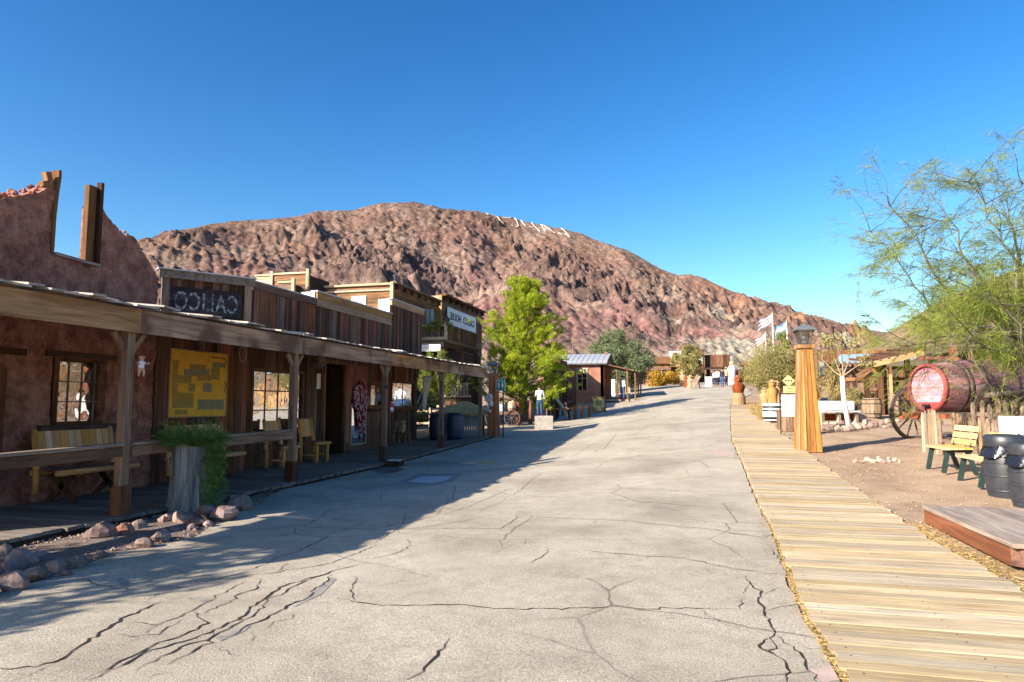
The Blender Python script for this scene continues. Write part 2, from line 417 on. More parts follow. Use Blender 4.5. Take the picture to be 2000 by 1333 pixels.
def grid_faces(nu, nv):
    i = np.arange((nu - 1) * (nv - 1)); u = i // (nv - 1); v = i % (nv - 1); a = u * nv + v
    return np.stack([a, a + nv, a + nv + 1, a + 1], 1)
def leaves(P, size, aspect=.4, D=None, spread=1.0, jit=.3):
    """P (n,3) centres; each a thin quad, long axis along D (or random)"""
    n = len(P); A = rng.normal(size=(n, 3))
    if D is not None: A = D + A * spread
    A /= np.linalg.norm(A, axis=1, keepdims=True) + 1e-9
    B = np.cross(A, rng.normal(size=(n, 3))); B /= np.linalg.norm(B, axis=1, keepdims=True) + 1e-9
    s = size * (1 + jit * rng.uniform(-1, 1, (n, 1)))
    A = A * s / 2; B = B * s * aspect / 2
    V = np.stack([P - A - B * .5, P - A * .0 - B - A * .0, P + A, P + B], 1)
    V = np.stack([P - A, P - B, P + A, P + B], 1).reshape(-1, 3)
    F = np.arange(n * 4).reshape(n, 4)
    return V, F
def leafobj(name, V, F, mat, parent, Mw=None):
    me = npmesh(name, V, F, mat)
    return link(bpy.data.objects.new(name, me), Mw or Matrix.Identity(4), parent)
def text_mesh(body, size, depth, mirror=True, spacing=1.0, font_sx=1.0):
    cu = bpy.data.curves.new('lettering', 'FONT'); cu.body = body; cu.size = size; cu.extrude = depth; cu.align_x = 'CENTER'; cu.align_y = 'CENTER'
    cu.space_character = spacing; cu.offset = size * .012
    o = bpy.data.objects.new('lettering', cu); col.objects.link(o)
    bpy.context.view_layer.update()
    me = bpy.data.meshes.new_from_object(o.evaluated_get(bpy.context.evaluated_depsgraph_get()))
    bpy.data.objects.remove(o)
    me.transform(Matrix.Diagonal((-font_sx if mirror else font_sx, 1, 1, 1)))
    if mirror: me.flip_normals()
    return me
# gradient noise
def _h(ix, iy, seed):
    h = (ix.astype(np.int64) * 374761393 + iy.astype(np.int64) * 668265263 + seed * 144269504) & 0x7fffffff
    h = ((h ^ (h >> 13)) * 1274126177) & 0x7fffffff
    return (h ^ (h >> 16)) & 0xffff
def perlin(x, y, seed=0):
    ix, iy = np.floor(x), np.floor(y); fx, fy = x - ix, y - iy
    u, v = fx * fx * fx * (fx * (fx * 6 - 15) + 10), fy * fy * fy * (fy * (fy * 6 - 15) + 10)
    def gr(a, b):
        t = _h(ix + a, iy + b, seed) / 65536 * 2 * np.pi
        return np.cos(t) * (fx - a) + np.sin(t) * (fy - b)
    return ((gr(0, 0) * (1 - u) + gr(1, 0) * u) * (1 - v) + (gr(0, 1) * (1 - u) + gr(1, 1) * u) * v) * 1.4
def fbm(x, y, o=4, seed=0, lac=2.03, gain=.5):
    r = 0; a = 1
    for i in range(o): r = r + a * perlin(x, y, seed + i); x = x * lac + 3.7; y = y * lac + 1.3; a *= gain
    return r
def ridged(x, y, o=4, seed=0):
    r = 0; a = 1; w = 1
    for i in range(o):
        n = 1 - np.abs(perlin(x, y, seed + i)); n = n * n
        r = r + a * n * w; w = np.clip(n * 1.5, 0, 1); x = x * 2.1 + 5.1; y = y * 2.1 + 2.2; a *= .5
    return r
# ================================================================== GROUND
def nonuni(a, b, n, p=1.0):
    return a + (b - a) * np.linspace(0, 1, n) ** p
xs = np.unique(np.concatenate([nonuni(-900, -40, 12), nonuni(-40, -11, 14), nonuni(-11, 9, 60), nonuni(9, 60, 22), nonuni(60, 900, 12)]))
ys = np.unique(np.concatenate([nonuni(-900, -20, 10), nonuni(-20, 2, 12), nonuni(2, 42, 110), nonuni(42, 150, 60), nonuni(150, 900, 10)]))
GX, GY = np.meshgrid(xs, ys, indexing='ij')
# the ground outside the road is a few mm lower than the sheets laid on it
def sideb(x, y):
    return np.where((x > 2.7) & (x < 40), .03 * fbm(x * .5, y * .5, 3, 5), 0)
GZ = gnp(GX, GY) - .012 + sideb(GX, GY)
V = np.stack([GX, GY, GZ], -1).reshape(-1, 3)
me = npmesh('ground', V, grid_faces(len(xs), len(ys)), 'dirt', True)
ground = link(bpy.data.objects.new('ground', me), Matrix.Identity(4)); ground['kind'] = 'structure'

# ---- asphalt
def zl(x, y): return (x / 2.857, 1000 + y / 2.857)
def zm(x, y): return (700 + x / 2.651, 830 + y / 2.651)
def zr(x, y): return (1400 + x / 2.5017, 800 + y / 2.5017)
LEFT_PX = [(-160, 1190), (0, 1156), (84, 1137), (115, 1122), (245, 1077), (370, 1056), (420, 1022), (505, 985), (556, 954)]
LB = sorted([(G(*p).y, G(*p).x) for p in LEFT_PX])
LB = [(-30, -6.2), (1.0, -6.2)] + [q for q in LB if q[0] > 1.5] + [(LB[-1][0] + .4, -7.42), (26, -7.42), (27, -8.2), (33, -9.0), (36, -8.2), (45, -7.6), (60, -5.6), (100, -5), (160, -5)]
BW_L = [(1427, 800), (1430, 860), (1452, 908), (1472, 960), (1486, 996), (1508, 1036), (1528, 1084), (1548, 1140), (1564, 1180), (1584, 1224), (1604, 1252), (1624, 1288), (1652, 1332)]
BW_R = [(1481, 800), (1497, 820), (1532, 852), (1588, 896), (1640, 934), (1704, 980), (1764, 1022), (1828, 1068), (1916, 1112), (2000, 1162)]
bl = sorted([(G(*p).y, G(*p).x) for p in BW_L]); br = sorted([(G(*p).y, G(*p).x) for p in BW_R])
bl = [(-30, bl[0][1] - .05)] + bl; br = [(-30, br[0][1])] + br
BLy, BLx = zip(*bl); BRy, BRx = zip(*br)
BW_END = bl[-1][0]
RB = list(bl) + [(BW_END + 4, bl[-1][1] + .2), (50, 4.2), (70, 4.6), (100, 4), (160, 4)]
LBy, LBx = zip(*LB); RBy, RBx = zip(*RB)
yr = np.unique(np.concatenate([nonuni(-30, 2, 12), nonuni(2, 36, 150), nonuni(36, 135, 70)])); nx = 40
xl = np.interp(yr, LBy, LBx); xr_ = np.interp(yr, RBy, RBx)
xl = xl + .05 * perlin(yr * 2.1, yr * 0 + 3, 4) * (xl > -7.3); xr_ = xr_ + .035 * perlin(yr * 2.7, yr * 0 + .5, 9) - .03
T = np.linspace(0, 1, nx)
RX = xl[:, None] * (1 - T) + xr_[:, None] * T; RY = np.repeat(yr[:, None], nx, 1)
RZ = gnp(RX, RY) + .006
V = np.stack([RX, RY, RZ], -1).reshape(-1, 3)
m, nt, b = base_mat('asphalt', .9, .25); Lk = nt.links
src = nd(nt, 'ShaderNodeNewGeometry').outputs['Position']
n1 = nd(nt, 'ShaderNodeTexNoise', Scale=.55, Detail=6.0, Roughness=.62, Distortion=.4); Lk.new(src, n1.inputs['Vector'])
n2 = nd(nt, 'ShaderNodeTexNoise', Scale=62.0, Detail=4.0, Roughness=.8); Lk.new(src, n2.inputs['Vector'])
n4 = nd(nt, 'ShaderNodeTexNoise', Scale=5.0, Detail=5.0, Roughness=.7); Lk.new(src, n4.inputs['Vector'])
r1 = ramp(nt, [(.30, (.27, .232, .18)), (.5, (.385, .34, .268)), (.7, (.475, .425, .345))], n1.outputs[0])
r2 = ramp(nt, [(.32, (.30, .28, .25)), (.46, (.92, .92, .92)), (.54, (1.05, 1.03, 1.0)), (.68, (1.8, 1.72, 1.6))], n2.outputs[0])
r4 = ramp(nt, [(.25, (.74, .73, .72)), (.55, (1, 1, 1))], n4.outputs[0])
mx = nd(nt, 'ShaderNodeMixRGB', blend_type='MULTIPLY'); mx.inputs[0].default_value = .75
mx2 = nd(nt, 'ShaderNodeMixRGB', blend_type='MULTIPLY'); mx2.inputs[0].default_value = .8
Lk.new(r1.outputs[0], mx.inputs[1]); Lk.new(r2.outputs[0], mx.inputs[2]); Lk.new(mx.outputs[0], mx2.inputs[1]); Lk.new(r4.outputs[0], mx2.inputs[2])
# fine hairline cracks: the large ones are geometry
dn = nd(nt, 'ShaderNodeTexNoise', Scale=1.6, Detail=4.0); Lk.new(src, dn.inputs['Vector'])
dm = nd(nt, 'ShaderNodeMixRGB'); dm.inputs[0].default_value = .16; Lk.new(src, dm.inputs[1]); Lk.new(dn.outputs['Color'], dm.inputs[2])
mpv = nd(nt, 'ShaderNodeMapping'); mpv.inputs['Scale'].default_value = (.55, .8, .5); Lk.new(dm.outputs[0], mpv.inputs[0])
vo = nd(nt, 'ShaderNodeTexVoronoi', feature='DISTANCE_TO_EDGE', Scale=1.1); Lk.new(mpv.outputs[0], vo.inputs['Vector'])
vr = ramp(nt, [(.0, (1, 1, 1)), (.0065, (0, 0, 0))], vo.outputs['Distance'])
mk = nd(nt, 'ShaderNodeTexNoise', Scale=.33, Detail=2.0); Lk.new(src, mk.inputs['Vector'])
mkr = ramp(nt, [(.42, (0, 0, 0)), (.54, (.85, .85, .85))], mk.outputs[0])
cm = nd(nt, 'ShaderNodeMath', operation='MULTIPLY'); Lk.new(vr.outputs[0], cm.inputs[0]); Lk.new(mkr.outputs[0], cm.inputs[1])
mx3 = nd(nt, 'ShaderNodeMixRGB'); Lk.new(cm.outputs[0], mx3.inputs[0]); Lk.new(mx2.outputs[0], mx3.inputs[1]); mx3.inputs[2].default_value = (.07, .06, .05, 1)
# scattered oil and gum spots
v2 = nd(nt, 'ShaderNodeTexVoronoi', Scale=.9); Lk.new(src, v2.inputs['Vector'])
v2r = ramp(nt, [(.05, (.55, .5, .47)), (.10, (1, 1, 1))], v2.outputs['Distance'])
mx4 = nd(nt, 'ShaderNodeMixRGB', blend_type='MULTIPLY'); mx4.inputs[0].default_value = .6; Lk.new(mx3.outputs[0], mx4.inputs[1]); Lk.new(v2r.outputs[0], mx4.inputs[2])
Lk.new(mx4.outputs[0], b.inputs['Base Color'])
bp = nd(nt, 'ShaderNodeBump'); bp.inputs['Strength'].default_value = .75; bp.inputs['Distance'].default_value = .012
Lk.new(n2.outputs[0], bp.inputs['Height']); Lk.new(bp.outputs[0], b.inputs['Normal'])
me = npmesh('road', V, grid_faces(len(yr), nx), m, True)
road = link(bpy.data.objects.new('road', me), Matrix.Identity(4)); road['kind'] = 'structure'

# ---- the large cracks, as dark filled ribbons
CR = []
def cr(f, w, *pts): CR.append((w, [f(*p) for p in pts]))
cr(zl, 2.2, (920, 500), (860, 525), (760, 570), (680, 600), (600, 655), (510, 715), (440, 760), (380, 805), (300, 845), (180, 880), (0, 885))
cr(zl, 1, (300, 845), (240, 890), (150, 930), (60, 955))
cr(zl, 1, (640, 635), (780, 620), (880, 640), (1000, 590), (1100, 545), (1180, 500), (1260, 450), (1380, 390))
cr(zl, 1.3, (800, 695), (870, 640))
cr(zl, 2, (450, 951), (560, 900), (680, 840), (800, 780), (900, 730), (1010, 705), (1090, 660), (1160, 625), (1120, 600), (1080, 565))
cr(zl, 2, (510, 945), (620, 890), (700, 850), (800, 800), (850, 780), (960, 750), (1090, 710), (1190, 665), (1220, 650), (1330, 610), (1380, 570), (1390, 540), (1480, 490), (1540, 440), (1600, 410), (1700, 385), (1830, 345), (2000, 300))
cr(zl, 1.5, (770, 885), (850, 840), (960, 800), (1010, 760), (1160, 720), (1220, 680), (1300, 640), (1400, 590), (1420, 570), (1470, 540), (1490, 490), (1560, 470), (1640, 420), (1740, 380), (1830, 340))
cr(zl, 2, (930, 865), (1090, 775), (1180, 740), (1190, 680))
cr(zl, 2, (1200, 715), (1300, 695), (1390, 640), (1510, 590), (1600, 535), (1720, 485), (1750, 440), (1830, 390), (1840, 340))
cr(zl, 1, (1020, 405), (1150, 395), (1240, 370), (1330, 355), (1420, 320), (1500, 290), (1560, 250), (1640, 235), (1760, 180), (1850, 130), (1960, 90), (2080, 50))
cr(zl, 1, (820, 410), (1000, 430), (1130, 420), (1200, 400), (1300, 380), (1400, 360), (1550, 345), (1600, 330), (1750, 310), (1850, 290), (1980, 240), (2100, 190))
cr(zl, 1.3, (1110, 580), (1200, 545), (1290, 500), (1330, 465), (1420, 440), (1460, 400), (1450, 380))
cr(zl, 1, (1500, 360), (1580, 320), (1600, 285))
cr(zl, 1.2, (460, 370), (530, 410), (720, 440), (900, 430))
cr(zl, 1, (1220, 760), (1290, 800), (1340, 810))
cr(zl, 1, (1390, 750), (1420, 700), (1400, 670))
cr(zl, 1.5, (820, 945), (870, 920), (960, 905))
cr(zl, 1.2, (660, 690), (740, 700), (880, 690), (940, 650), (1050, 600))
cr(zl, 1, (1940, 520), (1980, 500), (1960, 430), (1985, 380), (1950, 360))
cr(zl, .8, (810, 520), (860, 480), (880, 450))
cr(zl, .8, (1650, 560), (1620, 600), (1500, 640), (1470, 670))
cr(zm, 1.3, (-120, 905), (0, 925), (120, 940), (380, 940), (560, 940), (700, 955), (820, 960), (1100, 955), (1290, 955), (1330, 948), (1420, 958), (1700, 955), (1960, 962))
cr(zm, 1.1, (1150, 655), (1340, 670), (1500, 685), (1620, 690), (1780, 715), (1980, 765))
cr(zm, 1, (880, 480), (1130, 490), (1380, 500), (1600, 525), (1840, 545), (1990, 575))
cr(zm, 1, (200, 545), (560, 540), (740, 540), (820, 490), (820, 465))
cr(zm, 1, (0, 700), (120, 690), (220, 660), (270, 630), (250, 590))
cr(zm, .8, (850, 735), (930, 700), (980, 660), (975, 635))
cr(zm, 2, (260, 1325), (340, 1270), (390, 1200), (440, 1160), (470, 1110))
cr(zm, .9, (870, 215), (1070, 210), (1200, 200), (1380, 175), (1560, 158), (1800, 135), (1900, 130))
cr(zm, .8, (760, 380), (950, 375), (1130, 380), (1300, 390), (1500, 405), (1800, 430))
cr(zm, .9, (0, 640), (110, 600), (190, 550), (240, 500), (250, 450))
cr(zm, .8, (0, 560), (100, 540), (200, 520), (300, 500), (430, 470), (560, 430), (700, 370), (780, 335))
cr(zm, .8, (500, 320), (490, 380), (440, 430), (400, 470))
cr(zm, .8, (800, 370), (870, 310), (950, 250), (1050, 240))
cr(zm, .7, (1100, 170), (1200, 110), (1300, 70), (1420, 60), (1500, 10))
cr(zm, .7, (1340, 40), (1270, 130), (1150, 150))
cr(zm, .7, (1560, 85), (1700, 70), (1900, 72))
cr(zm, .7, (1540, 215), (1700, 213), (1900, 220))
cr(zm, .7, (860, 630), (870, 600), (900, 590)); cr(zm, .8, (1340, 700), (1370, 680)); cr(zm, .8, (1490, 710), (1490, 685)); cr(zm, .8, (1215, 515), (1235, 495))
cr(zm, .8, (1790, 740), (1830, 780)); cr(zm, .7, (1760, 960), (1880, 1030), (1980, 1065)); cr(zm, .7, (1340, 700), (1250, 700), (1100, 698))
cr(zr, 1.1, (0, 765), (120, 790), (250, 805), (335, 810))
cr(zr, 1.3, (0, 605), (100, 612), (230, 630), (275, 615))
cr(zr, 1.6, (145, 820), (160, 860), (220, 900), (205, 950), (235, 990), (250, 1040), (290, 1100), (265, 1130), (295, 1175), (260, 1200), (220, 1160), (225, 1130), (285, 1112))
cr(zr, 1.3, (235, 990), (300, 970), (390, 955))
cr(zr, 1.5, (225, 1180), (290, 1210), (350, 1270), (340, 1340))
cr(zr, 1.5, (300, 1110), (350, 1150), (400, 1200), (440, 1260), (490, 1340))
cr(zr, 1, (375, 1165), (450, 1180), (520, 1175)); cr(zr, 1.1, (300, 875), (215, 912)); cr(zr, .8, (0, 490), (200, 495)); cr(zr, 1.2, (110, 980), (125, 940), (140, 930)); cr(zr, 1, (115, 910), (155, 868)); cr(zr, 1, (265, 680), (310, 745), (330, 790))
mb = MB()
def ribbon(mb, P, w, up, seed, jag=.5):
    rr = random.Random(seed); pts = []
    for a, b_ in zip(P[:-1], P[1:]):
        L_ = (b_ - a).length; n = max(1, int(L_ / .055))
        for i in range(n): pts.append(a.lerp(b_, i / n) + Vector((rr.gauss(0, .011), rr.gauss(0, .011), 0)) * (jag + .6))
    pts.append(P[-1]); L_, Rr = [], []
    for i, p in enumerate(pts):
        d = pts[min(i + 1, len(pts) - 1)] - pts[max(i - 1, 0)]; nrm = Vector((-d.y, d.x, 0)).normalized()
        e = min(1, i / 4, (len(pts) - 1 - i) / 4) * .8 + .2; ww = w * e * rr.uniform(.35, 1.35)
        for S, s_ in ((L_, 1), (Rr, -1)):
            q = p + nrm * ww / 2 * s_; S.append(Vector((q.x, q.y, g(q.x, q.y) + up)))
    mb.add(L_ + Rr, [(i, i + 1, i + 1 + len(pts), i + len(pts)) for i in range(len(pts) - 1)])
for i, (w, pts) in enumerate(CR):
    P = [G(*p) for p in pts]
    ribbon(mb, P, .0074 * w * (1 + .05 * P[0].length), .0105, i)
M['crack'] = plain('crack_filling', (.045, .036, .03), .95, 0, .1)
o = mb.obj('crack', 'crack', road); o['kind'] = 'stuff'
# repaired asphalt patches: thin darker sheets laid on the road
M['patch'] = rough_mat('patch_asphalt', (.19, .175, .16), (.30, .275, .25), scale=8, fine=80, bump=.4)
M['patchpale'] = rough_mat('patch_concrete', (.36, .35, .34), (.50, .49, .47), scale=5, fine=80, bump=.2)
M['patchpink'] = rough_mat('pink_patch', (.36, .27, .23), (.45, .35, .30), scale=5, fine=80, bump=.3)
def sheet(name, pxs, up, mat, parent=road):
    P = [G(*p) for p in pxs]; out = []
    for i, a in enumerate(P):
        b_ = P[(i + 1) % len(P)]
        for k in range(6):
            q = a.lerp(b_, k / 6); out.append(Vector((q.x, q.y, g(q.x, q.y) + up)))
    mb = MB(); mb.add(out, [tuple(range(len(out)))]); return mb.obj(name, mat, parent)
sheet('asphalt_patch', [(777, 944), (818, 926), (905, 925), (888, 940), (850, 948), (810, 947)], .0095, 'patch')
sheet('concrete_patch', [(793, 943), (825, 932), (882, 931), (872, 940), (845, 946)], .0135, 'patchpale')
sheet('asphalt_patch', [zl(1040, 490), zl(1100, 478), zl(1185, 500), zl(1130, 508)], .0092, 'patch')
sheet('asphalt_patch', [zl(640, 380), zl(690, 370), zl(735, 420), zl(690, 430)], .0092, 'patch')
sheet('pink_patch', [zm(1790, 140), zm(1900, 125), zm(1950, 150), zm(1940, 170), zm(1870, 165)], .0092, 'patchpink')
sheet('pink_patch', [zr(450, 1280), zr(560, 1260), zr(600, 1330), zr(520, 1345)], .0092, 'patchpink')
sheet('straw_litter', [zm(610, 195), zm(650, 188), zm(730, 190), zm(700, 203)], .0092, 'straw')
sheet('tree_pit', [(722, 919), (745, 913), (775, 912), (792, 918), (770, 925), (740, 925)], .0096, 'soil')
sheet('tar_seam', [zl(1200, 710), zl(1340, 660), zl(1400, 640), zl(1370, 670), zl(1230, 730)], .0088, 'patch')
sheet('tar_seam', [zl(1640, 540), zl(1750, 440), zl(1850, 370), zl(1880, 380), zl(1790, 470), zl(1700, 510)], .0088, 'patch')
# soil bed with rocks at the near left edge of the road
soil_pts = [(-160, 1190), (0, 1150), (100, 1128), (245, 1077), (370, 1054), (430, 1015), (505, 983), (545, 952)]
P = [G(*p) for p in soil_pts]; S = []
for a in P: S.append((a.x, a.y, g(a.x, a.y) + .0)); S.append((-7.44, a.y + .2, g(-7.44, a.y) + .05))
mb = MB(); n = len(P)
for i in range(n - 1):
    for k in range(6):
        def sp(j, t):
            a, b_ = Vector(S[2 * j]), Vector(S[2 * j + 1]); q = a.lerp(b_, t)
            q.z = g(q.x, q.y) - .004 + .05 * math.sin(math.pi * min(1, t * 1.1)) ; return q
        mb.add([sp(i, k / 6), sp(i + 1, k / 6), sp(i + 1, (k + 1) / 6), sp(i, (k + 1) / 6)], [(0, 1, 2, 3)])
o = mb.obj('soil_bed', 'soil'); o['kind'] = 'structure'
# gravel scattered over the bed and over the dirt on the right
rr = random.Random(4); mb = MB()
for i in range(1500):
    y = rr.uniform(4, 10.2); x0 = np.interp(y, LBy, LBx); x = rr.uniform(-7.4, max(-7.3, x0 + .06)); r = rr.uniform(.006, .022) * (1.6 if rr.random() < .06 else 1); z = g(x, y) + .02
    a = rr.uniform(0, 6); mb.add([(x + r * math.cos(a + k * 2.1) * rr.uniform(.7, 1.3), y + r * math.sin(a + k * 2.1), z) for k in range(3)] + [(x, y, z + r * .9)], [(0, 1, 3), (1, 2, 3), (2, 0, 3)])
for i in range(4200):
    y = rr.uniform(3.5, 24) ; x = np.interp(y, BRy, BRx) + abs(rr.gauss(0, 2.2)) + .03; r = rr.uniform(.005, .016) * (1.7 if rr.random() < .05 else 1); z = g(x, y) - .01
    a = rr.uniform(0, 6); mb.add([(x + r * math.cos(a + k * 2.1) * rr.uniform(.7, 1.3), y + r * math.sin(a + k * 2.1), z) for k in range(3)] + [(x, y, z + r * .9)], [(0, 1, 3), (1, 2, 3), (2, 0, 3)])
M['gravel'] = rough_mat('gravel', (.20, .14, .10), (.40, .30, .21), scale=9, fine=60)
o = mb.obj('gravel', 'gravel'); tag(o, kind='stuff')
# debris caught in the joint between asphalt and boardwalk, and straw right of it
rr = random.Random(5); P = []
for i in range(1500):
    y = abs(rr.gauss(4.8, 2.2)) + .5; P.append((np.interp(y, BLy, BLx) - .015 + rr.gauss(0, .012), y, g(1, y) + .018 + rr.random() * .02))
for i in range(2600):
    y = rr.uniform(6.6, 9.4) ; x = np.interp(y, BRy, BRx) + abs(rr.gauss(0, .14)); P.append((x, y, g(x, y) + .002 + rr.random() * .02))
for i in range(700):
    a, rd = rr.uniform(0, 6.28), rr.uniform(0, .1)
    y = rr.uniform(9, 20); x = np.interp(y, BRy, BRx) + abs(rr.gauss(0, .05)); P.append((x, y, g(x, y) + .004 + rr.random() * .01))
P = np.array(P); D = np.stack([rng.normal(size=len(P)), rng.normal(size=len(P)), rng.normal(size=len(P)) * .15], 1)
V, F = leaves(P, .045, .16, D, .0)
o = leafobj('dry_litter', V, F, 'grass_dry', None); tag(o, kind='stuff')

# ---- boardwalk: every plank is a piece
bw = bpy.data.objects.new('boardwalk', None); link(bw, Matrix.Identity(4)); bw['kind'] = 'structure'
y = .9; rr = random.Random(3); k = 0
while y < BW_END + .2:
    w = (.142 if y < 18 else .19) * rr.uniform(.94, 1.06)
    x0 = np.interp(y, BLy, BLx) + .012 + rr.uniform(-.02, .02); x1 = np.interp(y, BRy, BRx) + rr.uniform(-.03, .03)
    if y < bl[1][0]: x1 = max(x1, 2.3)
    zc0, zc1 = g(x0, y), g(x1, y)
    bx('plank', 'walk', ((x0 + x1) / 2, y, (zc0 + zc1) / 2 + .012 + rr.uniform(-.003, .003)), (x1 - x0, w - rr.uniform(.006, .013), .05), bw, rz=rr.uniform(-.004, .004), ry=-math.atan((zc1 - zc0) / (x1 - x0)), rx=rr.uniform(-.008, .008) + math.atan((g(1.6, y + .5) - g(1.6, y - .5))))
    y += w; k += 1
M['walk_y'] = wood('edge_plank_wood', (.33, .245, .14), (.56, .445, .275), 'y', fine=24, var=.2)
for xx, y0, y1 in ((2.72, 4.6, 6.75), (2.90, 4.2, 6.45), (3.08, 3.9, 6.2)):
    bx('plank', 'walk_y', (xx, (y0 + y1) / 2, g(xx, 5.5) + .012), (.165, y1 - y0, .05), bw)
# nail heads on the nearer planks
mb = MB()
for i in range(120):
    y = 2 + i * .142 * 1.0
    for t in (.06, .5, .94):
        x0, x1 = np.interp(y, BLy, BLx), np.interp(y, BRy, BRx); x = x0 + (x1 - x0) * t
        mb.lathe([(.006, 0), (.005, .003)], (x, y + .03, g(x, y) + .038), 6)
o = mb.obj('nail_head', 'iron', bw); o['kind'] = 'stuff'

# ================================================================== HILLS
def crest_tab(pts):
    A, E = [], []
    for px, py in pts:
        d = ray(px, py); A.append(math.atan2(d.x, d.y)); E.append(d.z / math.hypot(d.x, d.y))
    return np.array(A), np.array(E)
HC = [(-3000, 740), (-1200, 700), (-400, 640), (0, 590), (120, 560), (190, 526), (230, 492), (275, 468), (330, 452), (400, 440), (470, 433), (560, 425), (620, 412), (690, 410), (745, 396), (800, 397), (850, 403), (862, 409), (940, 415), (1000, 428), (1060, 440), (1110, 451), (1180, 475), (1230, 492), (1290, 525), (1325, 538), (1340, 536), (1370, 541), (1420, 565), (1480, 588), (1540, 605), (1560, 612), (1640, 632), (1720, 647), (1800, 655), (2000, 665), (2600, 690), (4200, 735)]
A, E = crest_tab(HC)
def hill(name, A, E, a0, a1, na, nr, R0, R1, kind, seed):
    az = np.linspace(a0, a1, na); t = np.concatenate([np.linspace(0, 1, int(nr * .86)), 1 + np.linspace(.02, .5, nr - int(nr * .86))])
    AZ, TT = np.meshgrid(az, t, indexing='ij')
    r0 = np.interp(AZ, *R0); r1 = np.interp(AZ, *R1)
    rr_ = r0 + (r1 - r0) * TT; X = rr_ * np.sin(AZ); Y = rr_ * np.cos(AZ)
    zb = gnp(r0 * np.sin(AZ), r0 * np.cos(AZ)) - 1.0
    E0 = (zb - EYE) / r0; Ec = np.interp(AZ, A, E)
    tt = np.clip(TT, 0, 1)
    # profile bends: lower scree apron, cliff band, rounded top
    bend = tt + .10 * np.sin(tt * 2 * np.pi * 1.0 + 2.2 * fbm(AZ * 5, AZ * 0 + seed, 2, seed)) * np.sin(np.pi * tt)
    El = E0 + (Ec - E0) * np.clip(bend, 0, 1) ** .85
    Z = EYE + El * rr_
    Z = np.where(TT > 1, EYE + Ec * r1 - (TT - 1) * (r1 - r0) * .55, Z)
    # masks and relief
    wx = X + 6 * fbm(X / 30, Y / 30, 3, 31); wy = Y + 6 * fbm(X / 30, Y / 30, 3, 41)
    rockm = 1.15 * fbm(wx / 38, wy / 30, 5, 3 + seed) + .62 * np.exp(-((tt - .50 - .10 * fbm(AZ * 4, AZ * 0 + 2.5, 2, 19)) / .12) ** 2) - .30 + .22 * np.clip((AZ + .12) / .25, 0, 1)
    rockm = np.clip((rockm + .05 - .42 * np.clip((.42 - tt) / .15, 0, 1) * np.exp(-((AZ + .33) / .30) ** 2)) * 3.6, 0, 1)
    env = np.clip(tt / .12, 0, 1) * (1 - .82 * np.clip((tt - .86) / .14, 0, 1))
    big = ridged(wx / 48, wy / 48, 3, 5) - 1.0
    med = ridged(wx / 15, wy / 13, 5, 9) - .9
    sm = ridged(wx / 4.2, wy / 4.2, 4, 14) - .9
    gul = np.abs(perlin(AZ * 60 + .8 * fbm(X / 20, Y / 20, 2, 8), TT * 3.5, 21))
    tiny = fbm(X / 1.1, Y / 1.1, 3, 27)
    lump = np.clip(perlin(X / 2.4, Y / 2.4, 51) - .22 + .25 * fbm(X / 18, Y / 18, 2, 53), 0, 1) * 2.2
    disp = big * 2.6 + rockm * (med * 3.3 + sm * 1.9 + tiny * .6 + 1.6) + (1 - rockm) * (gul * 1.5 + .22 * sm + tiny * .14 + lump * 1.3)
    amp = (1.0 - .62 * np.clip((AZ - R(10)) / R(8), 0, 1)) if kind == 'main' else .35
    Z = Z + env * disp * amp * np.clip(rr_ / 190, .3, 1.2)
    # intrinsic rock colours
    def mixc(a, b_, f): return a * (1 - f[..., None]) + b_ * f[..., None]
    C = lambda *c: np.ones(X.shape + (3,)) * np.array(c)
    n1 = fbm(X / 22, Y / 22, 4, 61); n2 = fbm(X / 7, Y / 7, 4, 71); n3 = fbm(X / 2, Y / 2, 3, 81)
    if kind == 'main':
        scree = mixc(C(.205, .118, .098), C(.25, .178, .14), np.clip(n1 * 1.6 + .5, 0, 1))
        scree = mixc(scree, C(.215, .11, .10), np.clip(fbm(wx / 30, wy / 30, 3, 91) * 2.4, 0, 1) * (tt < .55))
        rockc = mixc(C(.082, .054, .050), C(.155, .10, .085), np.clip(n2 * 1.3 + .5, 0, 1))
        colr = mixc(scree, rockc, np.clip(rockm * .85 + .25 * n3, 0, 1))
        colr = mixc(colr, C(.085, .06, .055), np.clip(lump * 1.6, 0, .75) * (1 - rockm))
    # ochre top, pale and orange rock low on the right shoulder
        colr = mixc(colr, C(.16, .098, .066), np.clip((tt - .62) * 3.5, 0, 1) * .65 * np.clip(.6 + n2, 0, 1))
        azpx = np.clip((AZ - R(-4)) / R(9), 0, 1) * np.clip((R(28) - AZ) / R(8), 0, 1)
        pale = azpx * np.clip(fbm(wx / 17, wy / 17, 4, 101) * 3 + .35, 0, 1) * (tt < .8)
        colr = mixc(colr, mixc(C(.36, .31, .24), C(.27, .27, .21), np.clip(n2 + .5, 0, 1)), pale * .85)
        orange = azpx * np.clip(fbm(wx / 15, wy / 22, 3, 111) * 3 + .15, 0, 1) * np.clip((tt - .35) * 4, 0, 1)
        colr = mixc(colr, C(.29, .14, .08), orange * .6)
        colr = mixc(colr, C(.26, .19, .14), np.clip(1 - tt / .16, 0, 1) * .8)
    else:
        colr = mixc(C(.16, .115, .07), C(.26, .18, .115), np.clip(n1 + .5 + n2 * .5, 0, 1)); colr = mixc(colr, C(.09, .085, .045), np.clip(n3 * 1.8 + n2, 0, 1) * .7)
    colr = np.clip(colr * (1 + .35 * n3[..., None] + .25 * tiny[..., None]), .02, .9)
    attr = np.concatenate([colr, np.ones(X.shape + (1,))], -1).reshape(-1, 4)
